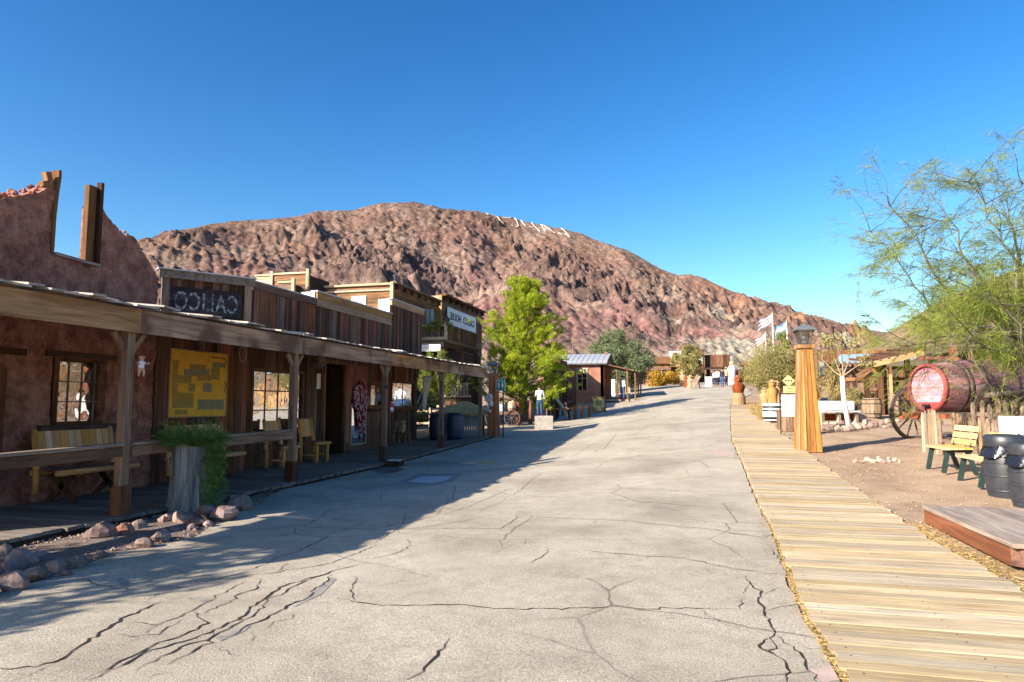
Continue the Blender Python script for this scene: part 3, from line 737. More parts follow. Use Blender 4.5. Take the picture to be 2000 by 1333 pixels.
    V = np.stack([X, Y, Z], -1).reshape(-1, 3); F = grid_faces(na, len(t))[:, ::-1]
    me = npmesh(name, V, F, 'hillmat', False, attr)
    o = link(bpy.data.objects.new(name, me), Matrix.Identity(4)); o['kind'] = 'structure'
    return o, V, F
m, nt, b = base_mat('hillmat', .95, .1); Lk = nt.links
at = nd(nt, 'ShaderNodeVertexColor', layer_name='Col')
src = nd(nt, 'ShaderNodeNewGeometry').outputs['Position']
n1 = nd(nt, 'ShaderNodeTexNoise', Scale=.75, Detail=8.0, Roughness=.72); Lk.new(src, n1.inputs['Vector'])
r1 = ramp(nt, [(.3, (.45, .42, .42)), (.5, (1, 1, 1)), (.7, (1.6, 1.55, 1.5))], n1.outputs[0])
n2 = nd(nt, 'ShaderNodeTexVoronoi', Scale=.55, Randomness=1.0); Lk.new(src, n2.inputs['Vector'])
r2 = ramp(nt, [(.10, (.35, .34, .3)), (.2, (1, 1, 1))], n2.outputs['Distance'])
mx = nd(nt, 'ShaderNodeMixRGB', blend_type='MULTIPLY'); mx.inputs[0].default_value = 1; Lk.new(at.outputs[0], mx.inputs[1]); Lk.new(r1.outputs[0], mx.inputs[2])
mx2 = nd(nt, 'ShaderNodeMixRGB', blend_type='MULTIPLY'); mx2.inputs[0].default_value = .6; Lk.new(mx.outputs[0], mx2.inputs[1]); Lk.new(r2.outputs[0], mx2.inputs[2])
Lk.new(mx2.outputs[0], b.inputs['Base Color'])
bp = nd(nt, 'ShaderNodeBump'); bp.inputs['Strength'].default_value = .9; bp.inputs['Distance'].default_value = .8
Lk.new(n1.outputs[0], bp.inputs['Height']); Lk.new(bp.outputs[0], b.inputs['Normal'])
M['hillmat'] = m
R0 = ([R(-80), R(-35), R(-20), R(0), R(15), R(40), R(70)], [95, 100, 108, 112, 112, 110, 110])
R1 = ([R(-80), R(-45), R(-30), R(-15), R(0), R(10), R(22), R(70)], [190, 215, 255, 285, 270, 235, 210, 240])
hill_o, HV, HF = hill('hill', A, E, R(-78), R(62), 1150, 470, R0, R1, 'main', 2)
A2, E2 = crest_tab([(1560, 745), (1640, 700), (1700, 668), (1730, 652), (1780, 624), (1850, 580), (1920, 551), (2000, 522), (2200, 470), (2800, 420), (5000, 560)])
rh, _, _ = hill('right_hill', A2, E2, A2[0], R(75), 300, 150, ([-2, 2], [62, 62]), ([-2, 2], [112, 112]), 'side', 6)

# ---- the whitewashed letters laid out on the hillside, read mirrored
from mathutils.bvhtree import BVHTree
bvh = BVHTree.FromPolygons([tuple(v) for v in HV[:]], [tuple(f) for f in HF[:]], all_triangles=False)
def H(px, py):
    d = ray(px, py).normalized(); h = bvh.ray_cast(EYEV + d * 60, d, 900)
    return h[0]
def zh(x, y): return (930 + x / 10, 400 + y / 10)
LET = [[[(200, 180), (300, 215), (420, 250), (470, 320), (550, 390)], [(200, 180), (250, 215)]],
       [[(520, 268), (620, 270), (730, 265), (780, 300), (810, 370), (830, 430), (790, 445), (680, 412)]],
       [[(820, 275), (880, 320), (930, 390), (975, 430)]],
       [[(1085, 360), (1130, 420), (1190, 480), (1260, 550)], [(1040, 445), (1130, 460)]],
       [[(1270, 400), (1310, 470), (1370, 550)], [(1280, 405), (1400, 460), (1480, 525), (1550, 570)], [(1310, 480), (1430, 500)]],
       [[(1500, 445), (1640, 460), (1720, 510), (1780, 580), (1830, 640), (1760, 590), (1660, 585), (1600, 560)]]]
M['whitewash'] = plain('whitewashed_stone', (.40, .36, .34), .95, 0, .1, .2)
let = thing('hillside_lettering', 'six large whitewashed stone letters laid out near the crest of the brown hill', 'hillside letters', H(1030, 446) or (0, 250, 80))
for strokes in LET:
    mb = MB()
    for s_ in strokes:
        pts = []
        for (a, b_) in zip(s_[:-1], s_[1:]):
            for k in range(7):
                q = zh(a[0] + (b_[0] - a[0]) * k / 7, a[1] + (b_[1] - a[1]) * k / 7); h = H(*q)
                if h and (not pts or abs(h.length - pts[-1].length) < 14): pts.append(h + Vector((0, -.1, .15)))
        if len(pts) > 1: mb.tube(pts, [.30 + .07 * math.sin(i * 2.1) for i in range(len(pts))], 5)
    if mb.v: mb.obj('letter', 'whitewash', let)
# ================================================================== LEFT SIDE
WX = -9.9          # street wall of the left row
def YZ(px, py, X=WX):
    p = onX(px, py, X); return p.y, p.z
def fl(y): return float(np.interp(y, *ZL)) + .10     # porch floor top

# ---- porch: floor planks, posts, brackets, fascia, roof boards, hand rails
porch = thing('porch', 'long weathered plank porch with shake roof along the left wooden store fronts', 'porch', (-8.7, 13.5, .0))
rr = random.Random(8); y = 1.75
while y < 25.3:
    w = .145 * rr.uniform(.95, 1.05); L_ = rr.uniform(-.02, .05)
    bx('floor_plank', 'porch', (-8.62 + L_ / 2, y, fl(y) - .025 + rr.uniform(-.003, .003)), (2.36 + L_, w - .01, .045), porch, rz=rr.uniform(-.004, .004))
    y += w
mb = MB()
for a in range(2, 25, 2):
    mb.beam((-7.47, a, fl(a) - .11), (-7.47, a + 2, fl(a + 2) - .11), .05, .12)
mb.obj('edge_joist', 'dark_y', porch)
POSTS = [3.7, 7.86, 12.02, 16.2, 20.35, 24.5]
BZ0, BZ1 = 2.60, 2.93
for i, yy in enumerate(POSTS):
    z0 = fl(yy) - .12
    zb = .48 if i < 5 else .1
    mb = MB(); mb.box((-7.6, yy, (z0 + zb + BZ0) / 2), (.12, .13, BZ0 - z0 - zb + .02), rz=.0)
    p = mb.obj('post', 'post', porch)
    mb = MB(); mb.box((-7.6, yy, z0 + zb / 2), (.18, .19, zb)); mb.box((-7.6, yy, z0 + zb + .015), (.155, .165, .03)); mb.obj('base_block', 'dark_z', p)
    if i > 0:
        for s in (-1, 1):
            mb = MB(); mb.beam((-7.6, yy + s * .07, BZ0 - .24), (-7.6, yy + s * .27, BZ0 - .005), .05, .075); mb.obj('bracket', 'post', p)
ends = [2.15, 3.6, 7.95, 12.1, 16.3, 20.5, 24.95]
for a, b_ in zip(ends[:-1], ends[1:]):
    mb = MB(); mb.box((-7.505, (a + b_) / 2, (BZ0 + BZ1) / 2), (.055, b_ - a - .008, BZ1 - BZ0)); mb.obj('fascia_board', 'fascia', porch)
mb = MB(); mb.box((-7.61, 13.5, BZ0 + .12), (.10, 22.7, .2)); mb.obj('beam', 'dark_y', porch)
y = 2.15; rr = random.Random(9)
while y < 25.1:
    w = rr.uniform(.17, .26); o_ = rr.uniform(-.05, .12); lift = rr.uniform(0, .012) + (.035 if rr.random() < .12 else 0)
    L_ = 2.5 + o_; sl = math.atan(.26 / 2.5)
    bx('roof_board', 'shake', (-7.40 + o_ - L_ / 2, y + w / 2, BZ1 + .035 + .13 + lift), (L_, w + .012, .026), porch, ry=sl, rx=rr.uniform(-.06, .06))
    y += w
mb = MB(); mb.beam((-7.52, 2.10, BZ1 - .12), (-10.2, -.08, BZ1 - .12), .06, .20); mb.obj('end_beam', 'brown_x', porch)
mb = MB()
for i in range(29):
    yy = 2.3 + i * .8; mb.beam((-7.66, yy, BZ1 - .03), (-9.86, yy, BZ1 + .18), .06, .11)
mb.obj('rafter', 'dark_x', porch)['kind'] = 'stuff'
# hand rail between the first three posts (double plank, flat cap) - from the photograph's heights
def rail(y0, y1, z0, z1, X=-7.56):
    mb = MB(); mb.beam((X, y0, z0), (X, y1, z1), .14, .04); a = mb.obj('rail_cap', 'grey_y', porch)
    mb = MB(); mb.beam((X + .02, y0, z0 - .10), (X + .02, y1, z1 - .10), .045, .135); mb.obj('rail_board', 'brown_y', porch)
zr1 = onX(240, 868, -7.56).z; zr0 = onX(0, 893, -7.56).z
rail(3.0, 7.77, zr0 - .03, zr1); rail(7.95, 11.93, onX(270, 866, -7.56).z, onX(545, 842, -7.56).z)

# ---- adobe ruin
TOP = [(0, 388), (30, 384), (52, 378), (69, 381), (92, 366), (103, 372)]
T1 = [(-400, 420), (-200, 400), (-80, 392)] + TOP
T2 = [(195, 396), (205, 418), (222, 438), (240, 458), (255, 460), (264, 463), (272, 480), (282, 504), (292, 516), (300, 528), (308, 545)]
def prof(pts): q = sorted(YZ(*p) for p in pts); return np.array(q)
t1, t2 = prof(T1), prof(T2)
ya, yb = YZ(104, 490)[0], YZ(192, 520)[0]; zs = YZ(104, 497)[1]; zs2 = YZ(190, 522)[1]
wy0, wz1 = YZ(103, 697); wy1, _ = YZ(210, 700); wz0 = YZ(103, 832)[1]
RUIN_END = YZ(309, 560)[0]
def topz(y):
    if y < ya: return float(np.interp(y, t1[:, 0], t1[:, 1]))
    if y <= yb: return zs + (zs2 - zs) * (y - ya) / (yb - ya)
    return float(np.interp(y, t2[:, 0], t2[:, 1]))
ruin = thing('adobe_ruin', 'roofless red adobe wall with crumbled top and empty upper window opening at far left', 'ruined wall', (-10.2, 8, 0))
bks = sorted(set([round(v, 4) for v in list(np.arange(4.2, RUIN_END, .055)) + [ya - .002, ya + .002, yb - .002, yb + .002, wy0, wy0 + .004, wy1 - .004, wy1, RUIN_END]]))
bks = [b_ for b_ in bks if 4.2 <= b_ <= RUIN_END]
vs, fs = [], []
def nz(x, z, s): return float(perlin(np.array(x * s), np.array(z * s), 77))
def addq(a, b_, c, d):
    n = len(vs); vs.extend([a, b_, c, d]); fs.append((n, n + 1, n + 2, n + 3))
def relief(y, z): return .045 * nz(y, z, 1.3) + .03 * nz(y, z, 4.5) + .016 * nz(y, z, 11)
TH = .42
for a, b_ in zip(bks[:-1], bks[1:]):
    m_ = (a + b_) / 2; ja = .03 * nz(a, 3, 7) + .02 * nz(a, 9, 17); jb = .03 * nz(b_, 3, 7) + .02 * nz(b_, 9, 17)
    ta, tb = topz(a if not (ya < m_ < yb and a < ya) else ya), topz(b_)
    if m_ < ya: ta, tb = topz(min(a, ya - .001)), topz(min(b_, ya - .001))
    elif m_ < yb: ta, tb = zs + (zs2 - zs) * (a - ya) / (yb - ya), zs + (zs2 - zs) * (b_ - ya) / (yb - ya); ja = jb = 0
    else: ta, tb = topz(max(a, yb + .001)), topz(max(b_, yb + .001))
    ta += ja; tb += jb
    iv = [(0, 1)]
    segs = [(-.1, ta, -.1, tb)]
    if wy0 < m_ < wy1: segs = [(-.1, wz0, -.1, wz0), (wz1, ta, wz1, tb)]
    for z0a, z1a, z0b, z1b in segs:
        n = max(1, int(max(z1a - z0a, z1b - z0b) / .11))
        for k in range(n):
            p = []
            for (yy, q0, q1, t_) in ((a, z0a, z1a, k / n), (b_, z0b, z1b, k / n), (b_, z0b, z1b, (k + 1) / n), (a, z0a, z1a, (k + 1) / n)):
                z = q0 + (q1 - q0) * t_; p.append((WX + relief(yy, z), yy, z))
            addq(*p); addq(*[(WX - TH, q[1], q[2]) for q in reversed(p)])
        for (zq0, zq1, s_) in ((z1a, z1b, 1), (z0a, z0b, -1)):
            K = 4
            for k in range(K):
                def pt(y, z, u):
                    return (WX + relief(y, z) * (1 - u) - TH * u, y, z + (.05 * nz(y * 1.0 + u * 3, u * 4 + 2, 5) * (s_ > 0) if 0 < u < 1 else 0))
                q = [pt(a, zq0, k / K), pt(b_, zq1, k / K), pt(b_, zq1, (k + 1) / K), pt(a, zq0, (k + 1) / K)]
                addq(*(q if s_ > 0 else q[::-1]))
# vertical closures
def vwall(y, z0, z1):
    n = max(1, int((z1 - z0) / .12))
    for k in range(n):
        za, zb_ = z0 + (z1 - z0) * k / n, z0 + (z1 - z0) * (k + 1) / n
        addq((WX + relief(y, za), y, za), (WX - TH, y, za), (WX - TH, y, zb_), (WX + relief(y, zb_), y, zb_))
vwall(ya, zs, topz(ya - .002)); vwall(yb, zs2, topz(yb + .002)); vwall(wy0, wz0, wz1); vwall(wy1, wz0, wz1); vwall(RUIN_END, -.1, topz(RUIN_END)); vwall(4.2, -.1, topz(4.2))
mb = MB(); mb.v = vs; mb.f = fs; mb.obj('wall', 'adobe', ruin)
# loose stones on the crumbled top
rr = random.Random(12); mb = MB()
for i in range(150):
    y = rr.uniform(4.5, ya - .1) if i < 100 else rr.uniform(yb + .1, RUIN_END)
    r = rr.uniform(.02, .065); mb.rock((WX - rr.uniform(.02, .38), y, topz(y) + r * .3 + rr.uniform(0, .05)), r, i, .8)
o = mb.obj('rubble', 'adobe', ruin); o['kind'] = 'stuff'
# wooden jambs that stand up from the empty opening
def XYZ(px, py, X=WX): return onX(px, py, X)
mb = MB(); P1 = [(103, 495), (108, 420), (113, 378), (118, 345), (118, 333)]
q = [XYZ(*p, X=WX + .05) for p in P1]
for k in range(len(q) - 1): mb.beam(q[k] + Vector((-.08, 0, 0)), q[k + 1] + Vector((-.08, 0, 0)), .16, .05, up=(0, 1, 0))
mb.obj('jamb', 'brown_z', ruin)
mb = MB()
for (a, b_) in (((97, 334), (104, 378)), ((90, 352), (96, 374))):
    p, q_ = XYZ(*a, X=WX + .05), XYZ(*b_, X=WX + .05); mb.beam(p + Vector((-.1, .03, 0)), q_ + Vector((-.1, .05, 0)), .10, .10, up=(0, 1, 0))
mb.obj('jamb_stub', 'brown_z', ruin)
for (x0, x1, yt, xo, mt) in ((164, 176, 358, .0, 'brown_z'), (177, 185, 360, -.06, 'brown_z'), (186, 192, 354, .02, 'dark_z')):
    a, b_, t, bt = YZ(x0, 500)[0], YZ(x1, 500)[0], YZ(x0, yt)[1], YZ(x0, 516)[1] - .05
    bx('jamb', mt, (WX - .02 + xo, (a + b_) / 2, (t + bt) / 2), (.10, b_ - a - .006, t - bt), ruin)
a = YZ(104, 496); b_ = YZ(190, 520)
mb = MB(); mb.beam((WX - .18, a[0], a[1] + .0), (WX - .18, b_[0], b_[1] + .0), .50, .05); mb.obj('sill', 'grey_y', ruin)

# ---- windows in street walls: frame, panes with muntins, a dark room behind
def window(parent, X, y0, y1, z0, z1, nc, nr_, frame=.07, fmat='dark_z', depth=.1, gl='glass', bar=.022, barmat='grey_z', sill=True, room=1.2, label=None):
    w = MB()
    for (ya_, yb_) in ((y0 - frame, y0), (y1, y1 + frame)): w.box((X, (ya_ + yb_) / 2, (z0 + z1) / 2), (depth, yb_ - ya_, z1 - z0))
    w.box((X + .001, (y0 + y1) / 2, z1 + frame / 2), (depth + .01, y1 - y0 + 2 * frame, frame)); w.box((X + .001, (y0 + y1) / 2, z0 - frame / 2), (depth + .01, y1 - y0 + 2 * frame, frame))
    wo_ = w.obj('window', fmat, parent)
    if label: wo_['label'] = label
    if sill: bx('sill', 'dark_y', (X + .06, (y0 + y1) / 2, z0 - frame - .03), (depth + .1, y1 - y0 + 3.2 * frame, .06), wo_)
    dy, dz = (y1 - y0) / nc, (z1 - z0) / nr_
    for i in range(nc):
        for j in range(nr_):
            if dy * dz > .012:
                bx('pane', gl, (X - .02, y0 + dy * (i + .5), z0 + dz * (j + .5)), (.006, dy - bar, dz - bar), wo_, rz=random.uniform(-.006, .006), ry=random.uniform(-.006, .006))
    w = MB()
    for i in range(1, nc): w.box((X - .017, y0 + dy * i, (z0 + z1) / 2), (.03, bar, z1 - z0))
    for j in range(1, nr_): w.box((X - .016, (y0 + y1) / 2, z0 + dz * j), (.028, y1 - y0, bar))
    if w.v: w.obj('muntin', barmat, wo_)
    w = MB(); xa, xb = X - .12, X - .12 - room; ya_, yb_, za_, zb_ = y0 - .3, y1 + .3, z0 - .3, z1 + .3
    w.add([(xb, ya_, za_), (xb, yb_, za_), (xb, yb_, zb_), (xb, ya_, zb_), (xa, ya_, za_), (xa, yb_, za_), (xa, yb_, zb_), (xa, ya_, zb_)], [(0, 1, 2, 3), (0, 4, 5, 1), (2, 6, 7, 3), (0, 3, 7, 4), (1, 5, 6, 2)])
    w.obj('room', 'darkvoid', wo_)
    return wo_
wg_y0, wg_y1 = YZ(105, 760, WX - .16)[0] , YZ(203, 760, WX - .16)[0]
aw = window(ruin, WX - .14, wg_y0, wg_y1 + .04, wz0 + .05, wz1 - .05, 4, 3, frame=.1, depth=.16, bar=.018, fmat='dark_z')
bx('lintel', 'dark_y', (WX + .02, (wy0 + wy1) / 2, wz1 + .05), (.10, wy1 - wy0 + .28, .09), ruin)
bx('sill', 'dark_y', (WX + .03, (wy0 + wy1) / 2, wz0 - .06), (.16, wy1 - wy0 + .42, .14), ruin)
a = YZ(10, 686); b_ = YZ(46, 690)
bx('lintel', 'dark_y', (WX + .03, (a[0] + b_[0]) / 2 - .5, a[1]), (.08, b_[0] - a[0] + 1.0, .10), ruin, label if False else 0) if False else bx('lintel', 'dark_y', (WX + .03, (a[0] + b_[0]) / 2 - .5, a[1]), (.08, b_[0] - a[0] + 1.0, .10), ruin)
bx('shutter', 'dark_z', (WX + .01, a[0] - .35, 1.2), (.06, .75, 1.9), ruin)
# chair backs and a blue bundle standing behind the adobe window
wd = thing('display_chair', 'curved slatted wooden chair back seen through the adobe window, above the log bench', 'chair', (WX - .55, (wg_y0 + wg_y1) / 2, 0))
mb = MB(); yc = (wg_y0 + wg_y1) / 2
for k in range(9):
    t = (k - 4) / 4; mb.tube([(WX - .42, yc + t * .22, wz0 + .03), (WX - .42, yc + t * .25, wz0 + .22), (WX - .42, yc + t * .38, wz0 + .45)], .014, 6)
mb.obj('spindle', 'pale_z', wd)['kind'] = 'stuff'
mb = MB(); mb.tube([(WX - .42, yc - .42, wz0 + .40), (WX - .42, yc - .2, wz0 + .49), (WX - .42, yc + .2, wz0 + .49), (WX - .42, yc + .42, wz0 + .40)], .022, 6); mb.obj('top_rail', 'pale_y', wd)

# ---- the dark wooden store
store = thing('wooden_store', 'dark board store with stepped false front behind the plank porch', 'store', (-11, 17, 0))
S_END = YZ(814, 800)[0]
def rect(x0, y0, x1, y1, X=WX):
    a = YZ(x0, y0, X); b_ = YZ(x1, y0, X); c = YZ((x0 + x1) / 2, y1, X); d = YZ((x0 + x1) / 2, y0, X); return [a[0], b_[0], c[1], d[1]]
WIN2 = rect(494, 728, 590, 838); DOOR = rect(634, 712, 672, 884); WIN3 = rect(722, 753, 748, 792); WIN4 = rect(765, 749, 808, 794)
DOOR[2] = fl(DOOR[0])
OPEN = [WIN2, DOOR, WIN3, WIN4]
def planks(parent, X, y0, y1, zb, zt, opens, wmin, wmax, mat, th=.028, seed=1, face=1):
    rr = random.Random(seed); y = y0
    while y < y1 - .01:
        w = min(rr.uniform(wmin, wmax), y1 - y); ym = y + w / 2; segs = [(zb(ym), zt(ym))]
        for (oa, ob, za, zb_) in opens:
            if oa < ym < ob:
                ns = []
                for s0, s1 in segs:
                    if za > s0 + .03: ns.append((s0, min(za, s1)))
                    if zb_ < s1 - .03: ns.append((max(zb_, s0), s1))
                segs = ns
        dx = rr.uniform(-.008, .008)
        for s0, s1 in segs:
            mt = mat if not callable(mat) else mat(rr, ym, s0)
            bx('plank', mt, (X + dx, ym, (s0 + s1) / 2), (th, w - rr.uniform(.004, .014), s1 - s0), parent)
        y += w
mixd = lambda rr, y, z: rr.choice(['dark_z', 'dark_z', 'dark_z', 'dark_z', 'brown_z', 'red_z'])
planks(store, WX, RUIN_END + .02, S_END, lambda y: fl(y) - .06, lambda y: 3.25, OPEN, .15, .24, mixd, seed=2)
bx('inner_wall', 'darkvoid', (WX - .10, (RUIN_END + DOOR[0]) / 2 + .0, 3.25), (.04, .01, .01), store) if False else None
mb = MB()
def backing(a, b_, z0, z1): mb.box((WX - .045, (a + b_) / 2, (z0 + z1) / 2), (.05, b_ - a, z1 - z0))
cuts = sorted(OPEN); yy = RUIN_END + .02
for (oa, ob, za, zb_) in cuts:
    backing(yy, oa, .0, 3.3); 
    if za > .4: backing(oa, ob, .0, za)
    backing(oa, ob, zb_, 3.3); yy = ob
backing(yy, S_END, 0, 3.3); mb.obj('inner_wall', 'dark_z', store)
window(store, WX + .0, *WIN2[:2], *WIN2[2:], 4, 3, frame=.07, depth=.09, gl='glassm', fmat='brown_z', bar=.03, room=1.6)
window(store, WX + .0, *WIN3[:2], *WIN3[2:], 2, 1, frame=.12, depth=.08, gl='glass', fmat='brown_z', room=1)
window(store, WX + .0, *WIN4[:2], *WIN4[2:], 2, 1, frame=.08, depth=.08, gl='glassm', fmat='dark_z', room=1, sill=True)
# doorway
dm_ = (DOOR[0] + DOOR[1]) / 2; dw = DOOR[1] - DOOR[0]
mb = MB(); mb.box((WX + .02, DOOR[0] - .05, (DOOR[2] + DOOR[3]) / 2), (.09, .10, DOOR[3] - DOOR[2])); mb.box((WX + .02, DOOR[1] + .05, (DOOR[2] + DOOR[3]) / 2), (.09, .10, DOOR[3] - DOOR[2])); mb.box((WX + .022, dm_, DOOR[3] + .06), (.10, dw + .26, .12))
df_ = mb.obj('door_frame', 'brown_z', store)
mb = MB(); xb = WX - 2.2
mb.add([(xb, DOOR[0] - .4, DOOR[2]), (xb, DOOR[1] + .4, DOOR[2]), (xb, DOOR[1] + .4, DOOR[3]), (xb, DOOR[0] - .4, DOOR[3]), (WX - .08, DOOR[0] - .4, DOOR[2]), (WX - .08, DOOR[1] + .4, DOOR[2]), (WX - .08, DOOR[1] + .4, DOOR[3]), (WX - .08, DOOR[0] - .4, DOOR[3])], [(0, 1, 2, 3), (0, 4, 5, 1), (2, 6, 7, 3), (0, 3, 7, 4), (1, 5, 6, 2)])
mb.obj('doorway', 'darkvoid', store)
mb = MB(); mb.box((WX - .35, DOOR[1] - .02, (DOOR[2] + DOOR[3]) / 2), (.7, .045, DOOR[3] - DOOR[2] - .05)); dd = mb.obj('door', 'dark_z', store); dd['label'] = 'dark plank door standing open inward'
mb = MB(); mb.lathe([(.02, -.02), (.03, 0), (.02, .02)], (WX - .6, DOOR[1] - .07, DOOR[2] + 1.0), 8); mb.obj('handle', 'iron', dd)
# reddish plain panel right of the door
PAN = rect(676, 714, 716, 880); bx('wall_panel', 'red_z', (WX + .028, (PAN[0] + PAN[1]) / 2, (PAN[3] + PAN[2]) / 2), (.03, PAN[1] - PAN[0], PAN[3] - PAN[2]), store)
bx('wall_panel', 'dark_y', (WX + .045, (PAN[0] + PAN[1]) / 2, PAN[2] + .12), (.04, PAN[1] - PAN[0] - .03, .24), store)
# upper angled sign front
M['signdark'] = wood('sign_board_wood', (.018, .014, .018), (.075, .058, .065), 'x', fine=20, var=.3)
c0, c1 = Vector((-11.04, 12.2, 0)), Vector((WX + .0, 13.8, 0)); dv = (c1 - c0).normalized(); nv = Vector((dv.y, -dv.x, 0)); ang = math.atan2(dv.y, dv.x); Lf = (c1 - c0).length
zf0, zf1 = 3.05, 4.50; rr = random.Random(14)
z = zf0; k = 0
while z < zf1 - .36:
    h = rr.uniform(.13, .19); o_ = rr.uniform(-.05, .03) * (1 if k % 2 else .3)
    cc = (c0 + c1) / 2 + nv * (.0 + rr.uniform(-.006, .006)); bx('sign_board', 'signdark', (cc.x + dv.x * o_, cc.y + dv.y * o_, z + h / 2), (Lf - .42 + o_, .035, h - .008), store, rz=ang); z += h; k += 1
zt_ = z
for i in range(9):
    t = (i + .5) / 9; q = c0.lerp(c1, .06 + t * .88); bx('plank', 'dark_z', (q.x - nv.x * .03, q.y - nv.y * .03, (zf0 + zf1) / 2), (Lf / 9.2, .03, zf1 - zf0 - .02), store, rz=ang)
for t in (.05, .95):
    q = c0.lerp(c1, t) + nv * .03; bx('corner_board', 'grey_z', (q.x, q.y, (zf0 + zf1) / 2), (.15, .05, zf1 - zf0), store, rz=ang)
q = (c0 + c1) / 2 + nv * .035; bx('cap_board', 'grey_x', (q.x, q.y, zf1 - .07), (Lf + .08, .06, .17), store, rz=ang)
bx('cap', 'greysheet', (q.x - nv.x * .05, q.y - nv.y * .05, zf1 + .03), (Lf + .14, .26, .025), store, rz=ang)
me = text_mesh('CALICO', .56, .004, True, 1.12, .62); me.materials.append(M['paint'])
q = (c0 + c1) / 2 + nv * .031 + dv * -.02
link(bpy.data.objects.new('lettering', me), Matrix.Translation((q.x, q.y, zf0 + .80)) @ Matrix.Rotation(ang, 4, 'Z') @ Matrix.Rotation(R(90), 4, 'X'), store)
# long stepped parapet
y0p, y1p, y2p, y3p = 13.8, YZ(616, 600)[0], YZ(763, 600)[0], YZ(824, 620)[0]
zA, zB = 4.47, 4.70
planks(store, WX, y0p + .06, y1p, lambda y: 3.0, lambda y: zA - .16, [], .13, .24, mixd, seed=5)
planks(store, WX, y1p, y2p, lambda y: 3.0, lambda y: 4.29, [], .12, .24, mixd, seed=6)
planks(store, WX, y2p, y3p, lambda y: 3.0, lambda y: 5.0, [], .12, .2, 'dark_z', seed=7)
bx('trim_board', 'brown_y', (WX + .03, (y0p + y1p) / 2, zA - .085), (.045, y1p - y0p, .17), store)
bx('cap', 'greysheet', (WX - .03, (y0p + y1p) / 2, zA + .02), (.2, y1p - y0p + .02, .025), store)
for z_ in (4.385, 4.585): bx('trim_board', 'gold_y', (WX + .03, (y1p + y2p) / 2, z_), (.045, y2p - y1p - .01, .192), store)
bx('cap', 'greysheet', (WX - .03, (y1p + y2p) / 2, 4.70), (.22, y2p - y1p + .06, .03), store)
bx('trim_board', 'gold_y', (WX + .03, (y2p + y3p) / 2 + .05, 5.10), (.045, y3p - y2p + .12, .20), store)
bx('cap', 'greysheet', (WX - .03, (y2p + y3p) / 2 + .05, 5.22), (.22, y3p - y2p + .2, .03), store)
bx('end_panel', 'white', (WX - .22, y1p - .01, 4.50), (.40, .04, .36), store); bx('end_panel', 'white', (WX - .24, y2p - .02, 4.88), (.42, .04, .66), store)
mb = MB()
for (a, b_, z1_) in ((y0p, y1p, 4.3), (y1p, y2p, 4.5), (y2p, y3p, 5.0)): mb.box((WX - .06, (a + b_) / 2, (3.0 + z1_) / 2), (.05, b_ - a - .01, z1_ - 3.0))
mb.obj('inner_wall', 'dark_z', store)
mb = MB(); mb.add([(-10.0, 12.4, 3.5), (-10.0, S_END, 3.5), (-16, S_END, 3.9), (-16, 11, 3.9), (-11.0, 12.2, 3.5)], [(0, 1, 2, 3, 4)]); mb.obj('roof', 'tin', store)
mb = MB(); mb.box((-13, S_END + .02, 1.9), (6.1, .06, 3.9)); mb.obj('wall', 'dark_x', store)
mb = MB(); mb.box((-13.2, RUIN_END + .06, 1.9), (6.0, .06, 3.2)); mb.obj('wall', 'dark_x', store)

# yellow poster with faded blocks
PO = rect(331, 688, 441, 813)
po = thing('poster', 'large yellow poster with blurred blocks on the dark boards above the second log bench', 'poster', (WX + .04, (PO[0] + PO[1]) / 2, PO[2]))
PO[0] = max(PO[0], RUIN_END + .04)
bx('sheet', 'yellowposter', (WX + .036, (PO[0] + PO[1]) / 2, (PO[2] + PO[3]) / 2), (.02, PO[1] - PO[0], PO[3] - PO[2]), po)
fr = MB()
for s in (PO[0] - .012, PO[1] + .012): fr.box((WX + .038, s, (PO[2] + PO[3]) / 2), (.03, .024, PO[3] - PO[2] + .04))
for s in (PO[2] - .012, PO[3] + .012): fr.box((WX + .0385, (PO[0] + PO[1]) / 2, s), (.031, PO[1] - PO[0], .022))
fr.obj('frame', 'gold_y', po)
for nm, c in (('olive_print', (.36, .24, .06)), ('grey_print', (.26, .23, .14)), ('brown_print', (.42, .24, .05))): M[nm] = plain(nm, c, .7, 0, .2, .08)
W_, H_ = PO[1] - PO[0], PO[3] - PO[2]
for i, (u0, v0, u1, v1, mt) in enumerate([(.10, .50, .35, .62, 'olive_print'), (.22, .62, .55, .72, 'grey_print'), (.32, .72, .60, .80, 'olive_print'), (.45, .55, .70, .66, 'brown_print'), (.52, .64, .66, .74, 'grey_print'), (.56, .38, .72, .52, 'grey_print'), (.3, .38, .42, .5, 'olive_print'), (.70, .58, .86, .78, 'olive_print'), (.05, .13, .40, .24, 'olive_print'), (.48, .10, .96, .26, 'grey_print'), (.05, .24, .4, .36, 'brown_print'), (.10, .03, .3, .1, 'olive_print'), (.72, .78, .95, .86, 'grey_print'), (0.03, .3, .12, .84, 'brown_print')]):
    bx('printed_block', mt, (WX + .0475 + i * .0004, PO[0] + W_ * (u0 + u1) / 2, PO[2] + H_ * (v0 + v1) / 2), (.002, W_ * (u1 - u0), H_ * (v1 - v0)), po)
mb = MB()
rr = random.Random(2)
for k in range(9):
    y_ = PO[0] + W_ * (.70 + .03 * k); mb.tube([(WX + .05, y_, PO[3] - .10), (WX + .05, y_ + .015, PO[3] - .055 - .01 * (k % 3)), (WX + .05, y_ + .03, PO[3] - .10)], .006, 5)
